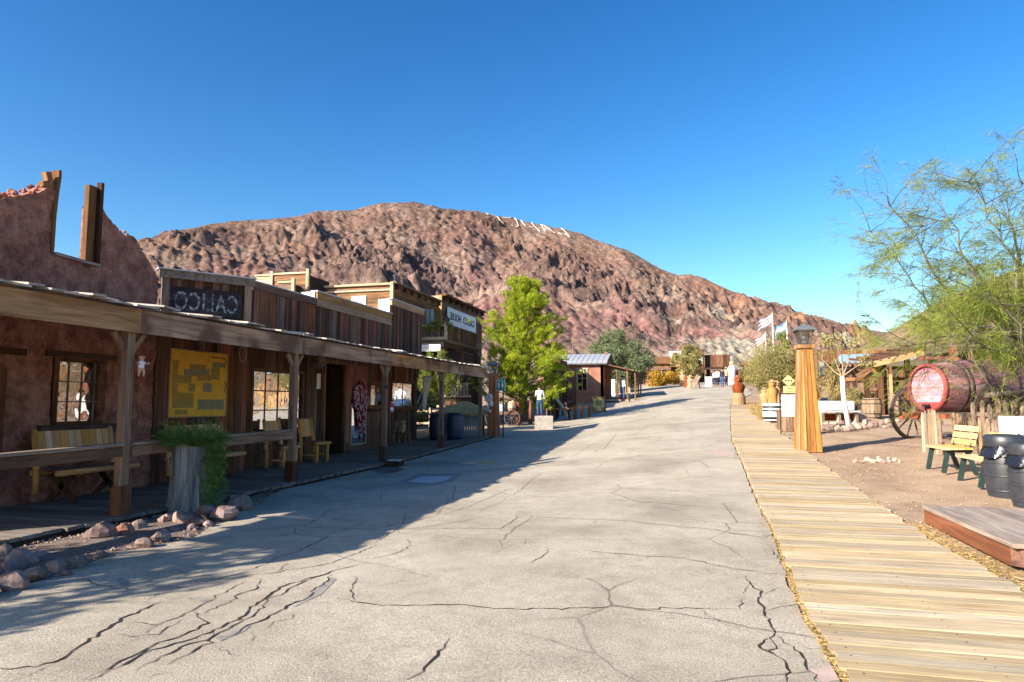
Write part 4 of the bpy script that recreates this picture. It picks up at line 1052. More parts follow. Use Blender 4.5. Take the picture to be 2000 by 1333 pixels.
mb.tube([(WX + .05, PO[1] - .06, PO[3] - .08), (WX + .05, PO[1] - .05, PO[3] - .2), (WX + .05, PO[1] - .10, PO[3] - .3)], .008, 5); mb.tube([(WX + .05, PO[1] - .06, PO[2] + .75), (WX + .05, PO[1] - .03, PO[2] + .62), (WX + .05, PO[1] - .06, PO[2] + .5)], .008, 5)
mb.obj('script', 'ink', po)

# rope loop hanging from the fascia, hat-like buckets beside the door, notice
q = onX(475, 676, -8.9)
lo = thing('rope_loop', 'thin pale rope loop hanging under the porch beam right of the yellow poster', 'rope', q)
mb = MB(); mb.tube([q + Vector((0, .11 * math.sin(t) * (1 if t < 3.14 else 1), -.17 + .17 * math.cos(t))) for t in np.linspace(.25, 6.05, 18)], .008, 6); mb.obj('rope', 'rope', lo)
q = onX(622, 708, -9.1)
bk = thing('hanging_barrel', 'small round keg hanging under the porch roof left of the dark doorway', 'keg', q)
mb = MB(); mb.lathe([(.13, -.17), (.165, -.08), (.17, .0), (.165, .08), (.13, .17)], q, 18, Matrix.Rotation(R(80), 4, 'Y') @ Matrix.Rotation(R(20), 4, 'X')); mb.obj('body', 'grey_x', bk)
mb = MB(); mb.tube([q + Vector((0, 0, .15)), q + Vector((0, 0, .4))], .012, 6); mb.obj('chain', 'iron', bk)
q = onX(622, 745, WX + .05)
no = thing('notice', 'narrow white notice pinned to the boards just left of the doorway', 'notice', q); bx('paper', 'white', (WX + .055, q.y, q.z), (.006, .20, .42), no); bx('header', 'ink', (WX + .054, q.y, q.z + .32), (.01, .2, .16), no)
# mirror and blanket coat
MI = rect(683, 792, 711, 866); mi = thing('mirror', 'tall narrow mirror in thin wooden frame leaning behind the hanging blanket', 'mirror', (WX + .08, (MI[0] + MI[1]) / 2, MI[2]))
M['mirror'] = glassmat('mirror_glass', refl=.9)
bx('glass', 'mirror', (WX + .068, (MI[0] + MI[1]) / 2, (MI[2] + MI[3]) / 2), (.006, MI[1] - MI[0], MI[3] - MI[2]), mi)
mb = MB(); [mb.box((WX + .066, s, (MI[2] + MI[3]) / 2), (.03, .03, MI[3] - MI[2] + .06)) for s in (MI[0] - .015, MI[1] + .015)]; [mb.box((WX + .0655, (MI[0] + MI[1]) / 2, s), (.029, MI[1] - MI[0], .03)) for s in (MI[2] - .015, MI[3] + .015)]; mb.obj('frame', 'pale_z', mi)
m, nt, b = base_mat('blanket', .95, .1); src = nd(nt, 'ShaderNodeNewGeometry').outputs['Position']
mp = nd(nt, 'ShaderNodeMapping'); mp.inputs['Scale'].default_value = (1, 2.6, 1.7); nt.links.new(src, mp.inputs[0]); v = nd(nt, 'ShaderNodeTexNoise', Scale=1.5, Detail=2.0, Distortion=1.5); nt.links.new(mp.outputs[0], v.inputs['Vector'])
r = ramp(nt, [(.40, (.20, .012, .025)), (.49, (.50, .46, .48)), (.525, (.05, .02, .07)), (.56, (.55, .5, .52)), (.60, (.22, .015, .035))], v.outputs[0]); r.color_ramp.interpolation = 'CONSTANT'; nt.links.new(r.outputs[0], b.inputs['Base Color']); M['blanket'] = m
RB_ = rect(684, 745, 716, 845); co = thing('blanket_coat', 'burgundy and white patterned blanket coat on a hanger in front of the mirror', 'coat', (WX + .15, (RB_[0] + RB_[1]) / 2, RB_[2]))
n1_, n2_ = 22, 26; U, Vv = np.meshgrid(np.linspace(0, 1, n1_), np.linspace(0, 1, n2_), indexing='ij')
wd_ = np.interp(Vv, [0, .06, .14, .45, .55, 1], [.12, .45, .85, 1, .62, .45]); yc_ = (RB_[0] + RB_[1]) / 2 + .1 * np.clip(Vv - .5, 0, 1)
Yc = yc_ + (U - .5) * wd_ * (RB_[1] - RB_[0]); Zc = RB_[3] - Vv * (RB_[3] - RB_[2]) - .05 * np.sin(U * 9) * (Vv > .9); Xc = WX + .16 + .035 * np.sin(U * 21 + 2 * Vv) * (.3 + Vv) - .25 * (U - .5) ** 2
Vf = np.stack([Xc, Yc, Zc], -1).reshape(-1, 3); Vb = Vf - np.array([.03, 0, 0]); F1 = grid_faces(n1_, n2_)
me = npmesh('coat', np.concatenate([Vf, Vb]), np.concatenate([F1, F1[:, ::-1] + len(Vf)]), 'blanket', True); link(bpy.data.objects.new('cloth', me), Matrix.Identity(4), co)
mb = MB(); mb.tube([(WX + .13, yc_[0, 0] - .14, RB_[3] - .05), (WX + .13, yc_[0, 0], RB_[3] + .03), (WX + .13, yc_[0, 0] + .14, RB_[3] - .05)], .012, 6); mb.tube([(WX + .13, yc_[0, 0], RB_[3] + .03), (WX + .13, yc_[0, 0] + .02, RB_[3] + .1), (WX + .06, yc_[0, 0], RB_[3] + .1)], .006, 5); mb.obj('hanger', 'pale_y', co)

# ---- log benches and log chairs (local frame: sits facing +X, length along Y)
def log_seat(name, label, cat, loc, length, slats, rz=0, group=None, crossed=False, legmat='pinex', arms=False, seat_z=.49, back_top=1.12):
    t = thing(name, label, cat, loc, rz, group); n = slats; w = (length - .12) / n
    for i in range(n):
        y_ = -length / 2 + .06 + w * (i + .5)
        bx('back_slat', 'pine', (-.26, y_, .86), (.026, w - .012, .46), t, ry=R(-12), local=True)
    for s in (-1, 1):
        mb = MB(); mb.tube([(-.20, s * (length / 2 - .02), .0 if not crossed else .15), (-.20, s * (length / 2 - .02), seat_z), (-.30, s * (length / 2 - .02), back_top)], [.045, .045, .038], 10); mb.obj('back_post', 'pinex', t, True, True)
        if not crossed:
            mb = MB(); mb.tube([(.23, s * (length / 2 - .06), 0), (.23, s * (length / 2 - .06), seat_z - .03)], [.05, .047], 10); mb.obj('leg', 'pinex', t, True, True)
            mb = MB(); mb.tube([(-.18, s * (length / 2 - .05), .18), (.24, s * (length / 2 - .05), .18)], .028, 8); mb.obj('stretcher', 'pinex', t, True, True)
        else:
            for e in (-1, 1):
                mb = MB(); mb.beam((e * .26, s * (length / 2 - .3), 0), (-e * .2, s * (length / 2 - .3), seat_z - .05), .09, .045, up=(0, 1, 0)); mb.obj('leg', 'dark_z', t, False, True)
    for x_ in (-.22, .26):
        mb = MB(); mb.tube([(x_, -length / 2 - .05, seat_z - .02), (x_, length / 2 + .05, seat_z - .02)], .042, 10); mb.obj('seat_rail', 'pinex', t, True, True)
    for k in range(4): bx('seat_slat', 'brown_y', (-.15 + k * .108, 0, seat_z + .012), (.098, length - .02, .03), t, local=True)
    return t
log_seat('log_bench', 'log bench with slatted yellow back under the adobe window', 'bench', (-9.38, 9.0, fl(9)), 1.45, 10, crossed=True, group='log benches on the porch')
log_seat('log_bench', 'log bench with slatted yellow back under the yellow poster, behind the stump planter', 'bench', (-9.38, 11.8, fl(11.8)), 1.62, 11, crossed=True, group='log benches on the porch')
log_seat('log_chair', 'log chair with slatted back partly hidden by the second porch post', 'chair', (-9.35, 14.35, fl(14.3)), .62, 4, group='log chairs by the store window')
log_seat('log_chair', 'log chair with slatted back next to the dark doorway', 'chair', (-9.35, 15.8, fl(15.8)), .62, 5, group='log chairs by the store window')

# ---- stump planter with a feathery shrub
st = G(374, 1000)
st.x -= .05
pl = thing('stump_planter', 'grey hollow tree stump planter overflowing with green shrub beside the porch rail', 'planter', st)
mb = MB(); n = 28
for (z_, r_) in ((-.05, .30), (.25, .27), (.6, .245), (.92, .255), (1.0, .25)): pass
prof_ = [(-.1, .31), (.1, .29), (.35, .26), (.6, .24), (.85, .245), (1.0, .25)]
vs_ = []; 
for (z_, r_) in prof_:
    for k in range(n):
        a = 2 * math.pi * k / n; q = r_ * (1 + .10 * abs(math.sin(a * 5.5 + .5)) + .05 * math.sin(a * 13)); vs_.append((st.x + q * math.cos(a), st.y + q * math.sin(a), st.z + z_ + (.03 * math.sin(a * 3) if z_ > .9 else 0)))
fs_ = [(i * n + k, i * n + (k + 1) % n, (i + 1) * n + (k + 1) % n, (i + 1) * n + k) for i in range(len(prof_) - 1) for k in range(n)]
vs_.append((st.x, st.y, st.z + .93)); fs_ += [((len(prof_) - 1) * n + k, (len(prof_) - 1) * n + (k + 1) % n, len(vs_) - 1) for k in range(n)]
mb.v = vs_; mb.f = fs_; mb.obj('stump', 'stump', pl, False)
P, D = [], []
rr = random.Random(21)
for i in range(330):
    a = rr.uniform(0, 6.28); top = rr.random() < .66
    if top:
        p0 = Vector((st.x + .18 * math.cos(a), st.y + .18 * math.sin(a), st.z + .97)); d = Vector((math.cos(a) * rr.uniform(.2, 1.1), math.sin(a) * rr.uniform(.2, 1.1), rr.uniform(.35, 1.2))); n_ = rr.choice((6, 8, 9, 10))
    else:
        # the trailing mass on the street side right of the stump
        a = rr.uniform(-.4, 1.5); p0 = Vector((st.x + .25 * math.cos(a), st.y + .25 * math.sin(a), st.z + rr.uniform(.15, 1.0))); d = Vector((math.cos(a) * rr.uniform(.2, .5), math.sin(a) * rr.uniform(.2, .5), rr.uniform(-.4, .4))); n_ = 7
    p = p0.copy(); d = d.normalized()
    for k in range(n_):
        p = p + d * .042; d = (d + Vector((rr.gauss(0, .14), rr.gauss(0, .14), -.085 + rr.gauss(0, .06)))).normalized()
        for j in range(7): P.append(p + Vector((rr.gauss(0, .012), rr.gauss(0, .012), rr.gauss(0, .012)))); D.append(d)
P, D = np.array(P), np.array(D); V, F = leaves(P, .075, .09, D, .55); sh = leafobj('shrub', V, F, 'leaf_shrub', pl)

# ---- rocks edging the soil bed
rk = thing('rock_border', 'row of loose reddish rocks edging the soil bed beside the porch', 'rocks', G(300, 1040))
RK = [(466, 978, 30, 0), (483, 990, 14, 0), (437, 1000, 30, 1), (402, 1000, 27, 0), (355, 1010, 27, 1), (417, 984, 22, 1), (384, 1018, 18, 0), (322, 1014, 19, 0), (405, 1022, 14, 0), (375, 1030, 12, 1), (197, 1038, 33, 0), (243, 1034, 26, 2), (268, 1026, 22, 0), (312, 1047, 21, 0), (283, 1060, 18, 1), (196, 1082, 13, 1), (150, 1096, 25, 0), (110, 1104, 22, 0), (74, 1084, 17, 1), (62, 1094, 20, 0), (66, 1120, 27, 1), (22, 1106, 26, 1), (40, 1090, 28, 0), (20, 1135, 34, 0), (-20, 1120, 30, 0), (-40, 1150, 36, 0), (5, 1075, 20, 0), (170, 1060, 10, 1), (225, 1055, 10, 1), (340, 1035, 10, 1), (458, 1001, 12, 2), (130, 1118, 14, 1)]
for i, (x_, y_, r_, k_) in enumerate(RK):
    c = G(x_, y_ + r_ * .55); d_ = (c - EYEV).dot(FW); r = r_ / 1333.3 * d_ * .95; mb = MB(); mb.rock((c.x, c.y, c.z + r * .45), r, 100 + i, .72); mb.obj('rock', ('rock', 'rockpale', 'rockorange')[k_] if k_ != 1 else 'rock', rk)

# ---- two flat stone/box bits at the third post
q = G(765, 912); cb = thing('small_crate', 'low dark crate with white lid at the foot of the third porch post', 'crate', q); mb = MB(); mb.box((q.x + .05, q.y + .1, q.z + .07), (.36, .3, .14)); mb.obj('crate', 'dark_x', cb); mb = MB(); mb.box((q.x + .03, q.y + .1, q.z + .155), (.3, .22, .03)); mb.obj('lid', 'whiteworn', cb)

# ---- lamp towers
def lamp_tower(name, label, loc, wood_m, h=2.55, wb=.60, wt=.30, rz=0, sc=1):
    t = thing(name, label, 'street lamp', loc, rz, 'tapered board lamp towers')
    for side in range(4):
        m4 = Matrix.Rotation(side * math.pi / 2, 4, 'Z'); nb = 4
        for k in range(nb):
            a, b_ = -wb / 2 + wb * k / nb, -wb / 2 + wb * (k + 1) / nb; c, d = -wt / 2 + wt * k / nb, -wt / 2 + wt * (k + 1) / nb; off = (.0, .018, .006, -.006)[k]; e = .006
            mb = MB(); f = [Vector((a + e, -wb / 2 - off, 0)), Vector((b_ - e, -wb / 2 - off, 0)), Vector((d - e * .6, -wt / 2 - off, h)), Vector((c + e * .6, -wt / 2 - off, h))]
            mb.poly([m4 @ q for q in f], m4 @ Vector((0, .03, 0))); mb.obj('board', wood_m, t, False, True)
        mb = MB(); f = [Vector((-wb / 2 + .10, -wb / 2 - .035, .05)), Vector((-wb / 2 + .15, -wb / 2 - .035, .05)), Vector((-wt / 2 + .075, -wt / 2 - .03, h - .1)), Vector((-wt / 2 + .045, -wt / 2 - .03, h - .1))]
        mb.poly([m4 @ q for q in f], m4 @ Vector((0, .03, 0))); mb.obj('batten', wood_m, t, False, True)
    mb = MB(); mb.poly([(-wb / 2 + .045, -wb / 2 + .045, 0), (wb / 2 - .045, -wb / 2 + .045, 0), (wt / 2 - .045, -wt / 2 + .045, h), (-wt / 2 + .045, -wt / 2 + .045, h)], (0, wt * .7, 0)); mb.obj('core', 'darkvoid', t, False, True)
    mb = MB(); mb.box((0, 0, h + .035), (wt + .1, wt + .1, .085)); mb.obj('cap_block', wood_m, t, False, True)
    l = MB(); z0 = h + .08; z1 = z0 + .36
    for sx in (-1, 1):
        for sy in (-1, 1): l.beam((sx * .105, sy * .105, z0), (sx * .175, sy * .175, z1), .022, .022)
    for zz, w_ in ((z0 + .012, .235), (z1 - .012, .37)):
        for s in (-1, 1): l.box((0, s * w_ / 2, zz), (w_, .024, .024)); l.box((s * w_ / 2, 0, zz + .001), (.023, w_, .024))
    lo_ = l.obj('lantern', 'iron', t, False, True)
    mb = MB(); mb.poly([(-.10, -.10, z0 + .02), (.10, -.10, z0 + .02), (.165, -.165, z1 - .02), (-.165, -.165, z1 - .02)], (0, .004, 0))
    for k in range(1, 4):
        m4 = Matrix.Rotation(k * math.pi / 2, 4, 'Z'); mb.poly([m4 @ Vector(v) for v in ((-.10, -.10, z0 + .02), (.10, -.10, z0 + .02), (.165, -.165, z1 - .02), (-.165, -.165, z1 - .02))], m4 @ Vector((0, .004, 0)))
    mb.obj('pane', 'glasslamp', lo_, False, True)
    mb = MB(); mb.lathe([(.03, 0), (.035, .08), (.012, .12), (.045, .16), (.04, .24), (.01, .27)], (0, 0, z0), 10); mb.obj('bulb', 'lampglass', lo_, True, True)
    mb = MB(); mb.add([(sx * .25, sy * .25, z1) for sx, sy in ((-1, -1), (1, -1), (1, 1), (-1, 1))] + [(sx * .09, sy * .09, z1 + .105) for sx, sy in ((-1, -1), (1, -1), (1, 1), (-1, 1))] + [(sx * .24, sy * .24, z1 - .02) for sx, sy in ((-1, -1), (1, -1), (1, 1), (-1, 1))], [(0, 1, 5, 4), (1, 2, 6, 5), (2, 3, 7, 6), (3, 0, 4, 7), (4, 5, 6, 7), (8, 9, 1, 0), (9, 10, 2, 1), (10, 11, 3, 2), (11, 8, 0, 3), (11, 10, 9, 8)])
    mb.box((0, 0, z1 + .12), (.1, .1, .04)); mb.obj('roof', 'lamproof', lo_, False, True)
    return t
M['glasslamp'] = glassmat('lantern_glass', (.9, .92, .9), refl=.10); M['lamproof'] = plain('lamp_roof', (.16, .18, .20), .5, .3, .5, .2)
q = G(957, 845); q = Vector((-7.52, 26.0, g(-7.5, 26.0)))
lamp_tower('lamp_tower', 'reddish tapered lamp tower at the far end of the plank porch', q, 'lampred_z', h=2.40, wb=.44, wt=.30)
# restroom sign on its black pole
q = G(966, 856); q.x = max(q.x, -7.0)
rs = thing('restroom_sign', 'round-topped green sign with two white figures projecting beside the left lamp tower', 'sign', q)
mb = MB(); mb.tube([q, q + Vector((0, 0, 2.3))], .028, 8); mb.obj('pole', 'black', rs)
zz = onY(978, 752, q.y).z; cx = onY(978, 752, q.y).x; s_ = .30
def rtop(w, h, y_, zc, cx_): return [(cx_ - w, y_, zc - h), (cx_ + w, y_, zc - h), (cx_ + w, y_, zc + h * .45), (cx_ + w * .75, y_, zc + h * .82), (cx_ + w * .3, y_, zc + h), (cx_ - w * .3, y_, zc + h), (cx_ - w * .75, y_, zc + h * .82), (cx_ - w, y_, zc + h * .45)]
mb = MB(); mb.poly(rtop(.185, .24, q.y - .02, zz, cx), (0, .03, 0)); mb.obj('plate', 'white', rs)
mb = MB(); mb.poly(rtop(.165, .22, q.y - .028, zz, cx), (0, .01, 0)); pg = mb.obj('green_face', 'green', rs)
for s, skirt in ((-1, 0), (1, 1)):
    mb = MB(); x_ = cx + s * .075; y_ = q.y - .034
    mb.poly([(x_ - .03 - .0, y_, zz + .06), (x_ + .03, y_, zz + .06), (x_ + (.055 if skirt else .03), y_, zz - .08), (x_ + .012, y_, zz - .08), (x_ + .012, y_, zz - .16), (x_ - .012, y_, zz - .16), (x_ - .012, y_, zz - .08), (x_ - (.055 if skirt else .03), y_, zz - .08)], (0, .005, 0))
    mb.poly([(x_ + .025 * math.cos(a), y_, zz + .092 + .025 * math.sin(a)) for a in np.linspace(0, 6.28, 9)[:-1]], (0, .005, 0)); mb.obj('pictogram', 'white', rs)
mb = MB(); mb.box((cx + .02, q.y - .034, zz + .145), (.2, .005, .02)); mb.obj('lettering', 'white', rs)
mb = MB(); mb.beam((q.x, q.y, zz + .1), (cx - .18, q.y, zz + .1), .02, .02); mb.obj('arm', 'black', rs)

# ---- blue bins with thatched lid, far end of the porch
def bin_(name, label, c, r, h, mat, group, hoops=True):
    t = thing(name, label, 'trash bin', c, 0, group); mb = MB()
    mb.lathe([(r * .86, 0), (r * .97, h * .2), (r * 1.03, h * .5), (r * .99, h * .8), (r * .93, h)], c, 22); mb.obj('body', mat, t, True)
    for f in (.08, .3, .7, .93):
        mb = MB(); rr2 = r * float(np.interp(f, [0, .2, .5, .8, 1], [.86, .97, 1.03, .99, .93])); mb.lathe([(rr2 + .002, 0), (rr2 + .012, .006), (rr2 + .012, .03), (rr2 + .002, .036)], Vector(c) + Vector((0, 0, h * f)), 22, cap=False); mb.obj('hoop', mat, t, True)
    return t
q = onX(906, 846, -8.9); q = Vector((-8.8, 23.2, fl(23.2))); bin_('trash_barrel', 'dark blue barrel bin on the porch left of its twin under the thatched lid', q, .30, .95, 'bluebin', 'dark blue barrel bins at the porch end')
q2 = Vector((-8.3, 23.6, fl(23.6))); bin_('trash_barrel', 'dark blue barrel bin beside the last porch post under the thatched lid', q2, .30, .95, 'bluebin', 'dark blue barrel bins at the porch end')
q = Vector((-8.7, 25.9, .3)); ts = thing('thatch_shelter', 'low shelter with tan sloping thatch cap and corrugated blue side behind the bins', 'shelter', q)
mb = MB(); mb.add([(-9.9, 25.3, 1.25), (-7.7, 25.4, 1.22), (-7.7, 27.2, 1.22), (-9.9, 27.2, 1.25), (-8.9, 26.2, 1.72), (-8.7, 26.3, 1.72)], [(0, 1, 5, 4), (1, 2, 5), (2, 3, 4, 5), (3, 0, 4)]); mb.poly([(-9.9, 25.3, 1.19), (-7.7, 25.4, 1.16), (-7.7, 27.2, 1.16), (-9.9, 27.2, 1.19)], (0, 0, .05)); mb.obj('roof', 'straw', ts)
for i in range(20): bx('slat', 'bluetin', (-9.65 + i * .095, 25.55, .72), (.07, .03, .92), ts)
for x_ in (-9.75, -7.8): bx('post', 'dark_z', (x_, 25.5, .7), (.09, .09, 1.1), ts)

# pale curtain at the open store corner, pale ornaments on the lamp tower
q = onX(822, 740, -9.7); cu = thing('curtain', 'pale grey cloth curtain hanging at the open far corner of the store', 'curtain', q)
n1_, n2_ = 12, 14; U, Vv = np.meshgrid(np.linspace(0, 1, n1_), np.linspace(0, 1, n2_), indexing='ij')
zt_ = onX(822, 734, -9.7).z; zb_ = onX(822, 800, -9.7).z; Yc = S_END + .08 + U * .75 * (1 - .75 * Vv ** .8); Zc = zt_ + (zb_ - zt_) * Vv; Xc = -9.7 + .05 * np.sin(U * 16) 
me = npmesh('curtain', np.stack([Xc, Yc, Zc], -1).reshape(-1, 3), grid_faces(n1_, n2_), 'whiteworn', True); o = link(bpy.data.objects.new('cloth', me), Matrix.Identity(4), cu); sm_ = o.modifiers.new('thickness', 'SOLIDIFY'); sm_.thickness = .012
q = Vector((-7.62, 25.66, 1.85)); orn = thing('ornament', 'pale round ornaments hung on the street side of the left lamp tower', 'ornament', q)
for k, (dx, dz, r_) in enumerate(((.0, 0, .16), (.10, -.22, .12), (-.08, -.36, .13), (.05, -.5, .09))): mb = MB(); mb.rock(q + Vector((dx, -.03, dz)), r_, 60 + k, 1); mb.obj('ornament_piece', 'whiteworn', orn)
# ================================================================== TWO-STOREY HOUSE WITH BALCONY (behind the left row)
HX = -12.85
def hz(px, py, X=HX): return onX(px, py, X).z
house = thing('balcony_house', 'two-storey weathered board house with turned balcony railing and white lettered sign', 'house', (-15, 32, .4))
ha, hb = YZ(765, 600, HX)[0], YZ(857, 600, HX)[0]; hztop = hz(765, 553)
hc, hd = YZ(862, 600, HX)[0], YZ(941, 620, HX)[0]; hz2 = hz(862, 577)
def hboards(parent, X, y0, y1, z0, z1, h, mat, seed):
    rr = random.Random(seed); z = z0
    while z < z1 - .02:
        hh = min(h * rr.uniform(.9, 1.1), z1 - z); bx('board', mat, (X + rr.uniform(-.01, .01), (y0 + y1) / 2, z + hh / 2), (.035, y1 - y0, hh - .012), parent, ry=.03); z += hh
def hboards_x(parent, Y, x0, x1, z0, z1, h, mat, seed):
    rr = random.Random(seed); z = z0
    while z < z1 - .02:
        hh = min(h * rr.uniform(.9, 1.1), z1 - z); bx('board', mat, ((x0 + x1) / 2, Y + rr.uniform(-.01, .01), z + hh / 2), (x1 - x0, .035, hh - .012), parent); z += hh
hboards(house, HX, ha, hb, 4.6, hztop, .22, 'brown_y', 1); hboards(house, HX, hc, hd, 4.6, hz2, .22, 'brown_y', 2)
hboards(house, HX - .3, hb, hc, 4.6, hz2 - .5, .22, 'dark_y', 3)
xl_ = onY(640, 560, ha).x
hboards_x(house, ha, xl_, HX, 3.0, hztop, .24, 'brown_x', 4)
bx('cornice', 'pale_x', ((xl_ + HX) / 2, ha - .06, hztop - .04), (HX - xl_ + .2, .14, .09), house); bx('cornice', 'pale_x', ((xl_ + HX) / 2, ha - .05, hztop - .30), (HX - xl_ + .2, .10, .07), house)
bx('corner_post', 'pale_z', (HX + .02, ha - .03, hztop - 1.0), (.14, .14, 2.1), house)
bx('cornice', 'brown_y', (HX + .08, (ha + hb) / 2, hztop + .03), (.24, hb - ha, .09), house); bx('cornice', 'dark_y', (HX + .10, (hc + hd) / 2, hz2 + .03), (.34, hd - hc, .11), house)
for k in range(7): bx('eave_bracket', 'dark_x', (HX + .10, ha + .3 + k * (hb - ha - .5) / 6, hztop - .14), (.16, .07, .2), house)
for k in range(8): bx('eave_bracket', 'dark_x', (HX + .12, hc + .3 + k * (hd - hc - .5) / 7, hz2 - .14), (.18, .07, .2), house)
bx('corner_post', 'gold_z', (HX - .05, hc - .03, hz2 - .75), (.2, .12, 1.5), house)
hboards_x(house, hc, HX - 1.5, HX - .1, 4.6, hz2, .24, 'pale_x', 6)
# windows on the end wall
for (x0, x1, yt, yb_) in ((690, 712, 583, 605),):
    a, b_ = onY(x0, 590, ha - .03), onY(x1, 590, ha - .03); z1 = onY(x0, yt, ha).z; z0 = onY(x0, yb_, ha).z
    mb = MB(); mb.box(((a.x + b_.x) / 2, ha - .04, (z0 + z1) / 2), (b_.x - a.x + .16, .05, z1 - z0 + .16)); wv = mb.obj('window', 'white', house); bx('pane', 'bluetin', ((a.x + b_.x) / 2, ha - .068, (z0 + z1) / 2), (b_.x - a.x - .1, .01, z1 - z0 - .08), wv)
# lower storey and side walls
mb = MB(); mb.box((HX - 2.8, (ha + hd) / 2, 2.4), (5.5, hd - ha - .1, 4.6)); mb.obj('lower_wall', 'dark_y', house)
mb = MB(); mb.add([(HX - .05, ha + .05, hztop - .5), (HX - .05, hd, hz2 - .5), (HX - 5.6, hd, hz2 - .2), (HX - 5.6, ha + .05, hztop - .2)], [(0, 1, 2, 3)]); mb.box((HX - 5.6, (ha + hd) / 2, 5), (.1, hd - ha, 3.4)); mb.box((HX - 2.8, hd, 4.5), (5.5, .08, 5)); mb.obj('roof', 'dark_y', house)
# white sign board with mirrored lettering
BXF = -11.2
sgn = thing('sign_board', 'long white sign board with dark letters above the balcony railing', 'sign', (HX + .12, 34, 5.5))
s0, s1 = YZ(874, 600, HX + .12), YZ(929, 640, HX + .12); zt0 = onX(875, 600, HX + .12).z; zb0 = onX(877, 634, HX + .12).z
ym_ = (s0[0] + s1[0]) / 2; zm_ = (zt0 + zb0) / 2; ls = s1[0] - s0[0]; hs_ = zt0 - zb0
bx('board', 'white', (HX + .12, ym_, zm_), (.05, ls, hs_), sgn)
me = text_mesh('CALICO  HOUSE', hs_ * .60, .006, True, 1.0, 1.0); w_ = max(v.co.x for v in me.vertices) * 2; me.transform(Matrix.Diagonal((ls * .86 / w_, 1, 1, 1))); me.materials.append(M['ink'])
link(bpy.data.objects.new('lettering', me), Matrix.Translation((HX + .153, ym_, zm_)) @ Matrix.Rotation(R(90), 4, 'Z') @ Matrix.Rotation(R(90), 4, 'X'), sgn)
# balcony
by0, by1 = YZ(871, 640, BXF)[0], YZ(930, 660, BXF)[0]; zrt = onX(872, 636, BXF).z; zbf = onX(872, 660, BXF).z - .05
xw = HX
bx('balcony_floor', 'grey_x', ((xw + BXF) / 2, (by0 + by1) / 2, zbf - .1), (BXF - xw + .1, by1 - by0, .14), house)
bx('balcony_beam', 'dark_y', (BXF, (by0 + by1) / 2, zbf - .3), (.14, by1 - by0 + .2, .26), house)
xe = onY(816, 660, by0).x
bx('balcony_beam', 'pale_x', ((xe + BXF) / 2, by0 - .05, zbf + .02), (BXF - xe, .10, .14), house); bx('balcony_beam', 'pale_x', ((xe + BXF) / 2, by0 - .05, zbf - .3), (BXF - xe, .10, .22), house)
bx('balcony_rail', 'pale_x', ((xe + BXF) / 2, by0 - .02, zrt), (BXF - xe, .07, .06), house); bx('balcony_rail', 'brown_y', (BXF, (by0 + by1) / 2, zrt + .01), (.09, by1 - by0, .07), house)
bx('balcony_post', 'pale_z', (BXF, by0, (zrt + zbf) / 2 + .05), (.12, .12, zrt - zbf + .2), house)
def baluster(p, h, parent, mat, nm='baluster', r=.042):
    mb = MB(); mb.lathe([(r * .8, 0), (r * .8, .12 * h), (r * .45, .16 * h), (r * 1.1, .35 * h), (r * .5, .6 * h), (r * .95, .75 * h), (r * .5, .85 * h), (r * .8, .88 * h), (r * .8, h)], p, 8); return mb.obj(nm, mat, parent, True)
b0 = baluster((BXF, by0 + .25, zbf), zrt - zbf, house, 'brown_z', r=.075)
nb = 14
for k in range(1, nb): copy_tree(b0, Matrix.Translation((BXF, by0 + .25 + k * (by1 - by0 - .4) / (nb - 1), zbf)), house)
for k in range(4): copy_tree(b0, Matrix.Translation((BXF - .35 - k * .38, by0, zbf)), house)
for k in range(3): bx('porch_post', 'dark_z', (BXF, by0 + k * (by1 - by0) / 2, (zbf - .4 + .5) / 2), (.15, .15, zbf - .9), house)
pb = onY(825, 620, by0 - .3)
for k in (0, .22): bx('door_post', 'bluetin', (pb.x + k, by0 + .4, zbf + .75), (.12, .08, 1.5), house)
# white board with illegible mirrored writing below the balcony
q0, q1 = onY(818, 674, by0 - 1.2), onY(860, 686, by0 - 1.2)
bs = thing('notice_board', 'white board with faded green writing under the balcony among shrub branches', 'sign', ((q0.x + q1.x) / 2, by0 - 1.2, q1.z))
bx('board', 'white', ((q0.x + q1.x) / 2, by0 - 1.2, (q0.z + q1.z) / 2), (q1.x - q0.x, .04, q0.z - q1.z), bs)
M['fadedink'] = plain('faded_green_ink', (.30, .36, .24), .8)
mb = MB(); x_ = q0.x + .06
mb.tube([(x_ + .09, by0 - 1.225, q0.z - .07), (x_ + .02, by0 - 1.225, q0.z - .06), (x_ + .01, by0 - 1.225, q0.z - .12), (x_ + .09, by0 - 1.225, q0.z - .16), (x_ + .08, by0 - 1.225, q0.z - .22), (x_, by0 - 1.225, q0.z - .22)], .012, 5)
rr = random.Random(3)
for k in range(7):
    xx = x_ + .2 + k * (q1.x - x_ - .3) / 7
    mb.tube([(xx, by0 - 1.225, q0.z - .07 - rr.random() * .03), (xx + rr.uniform(-.02, .06), by0 - 1.225, q0.z - .2)], .01, 4)
    mb.tube([(xx + .05, by0 - 1.225, q0.z - .09), (xx + .1, by0 - 1.225, q0.z - .10 - rr.random() * .06)], .009, 4)
mb.obj('lettering', 'fadedink', bs)['kind'] = 'stuff'
bx('post', 'bluetin', (q1.x - .02, by0 - 1.15, q1.z - .4), (.05, .05, 1.0), bs)
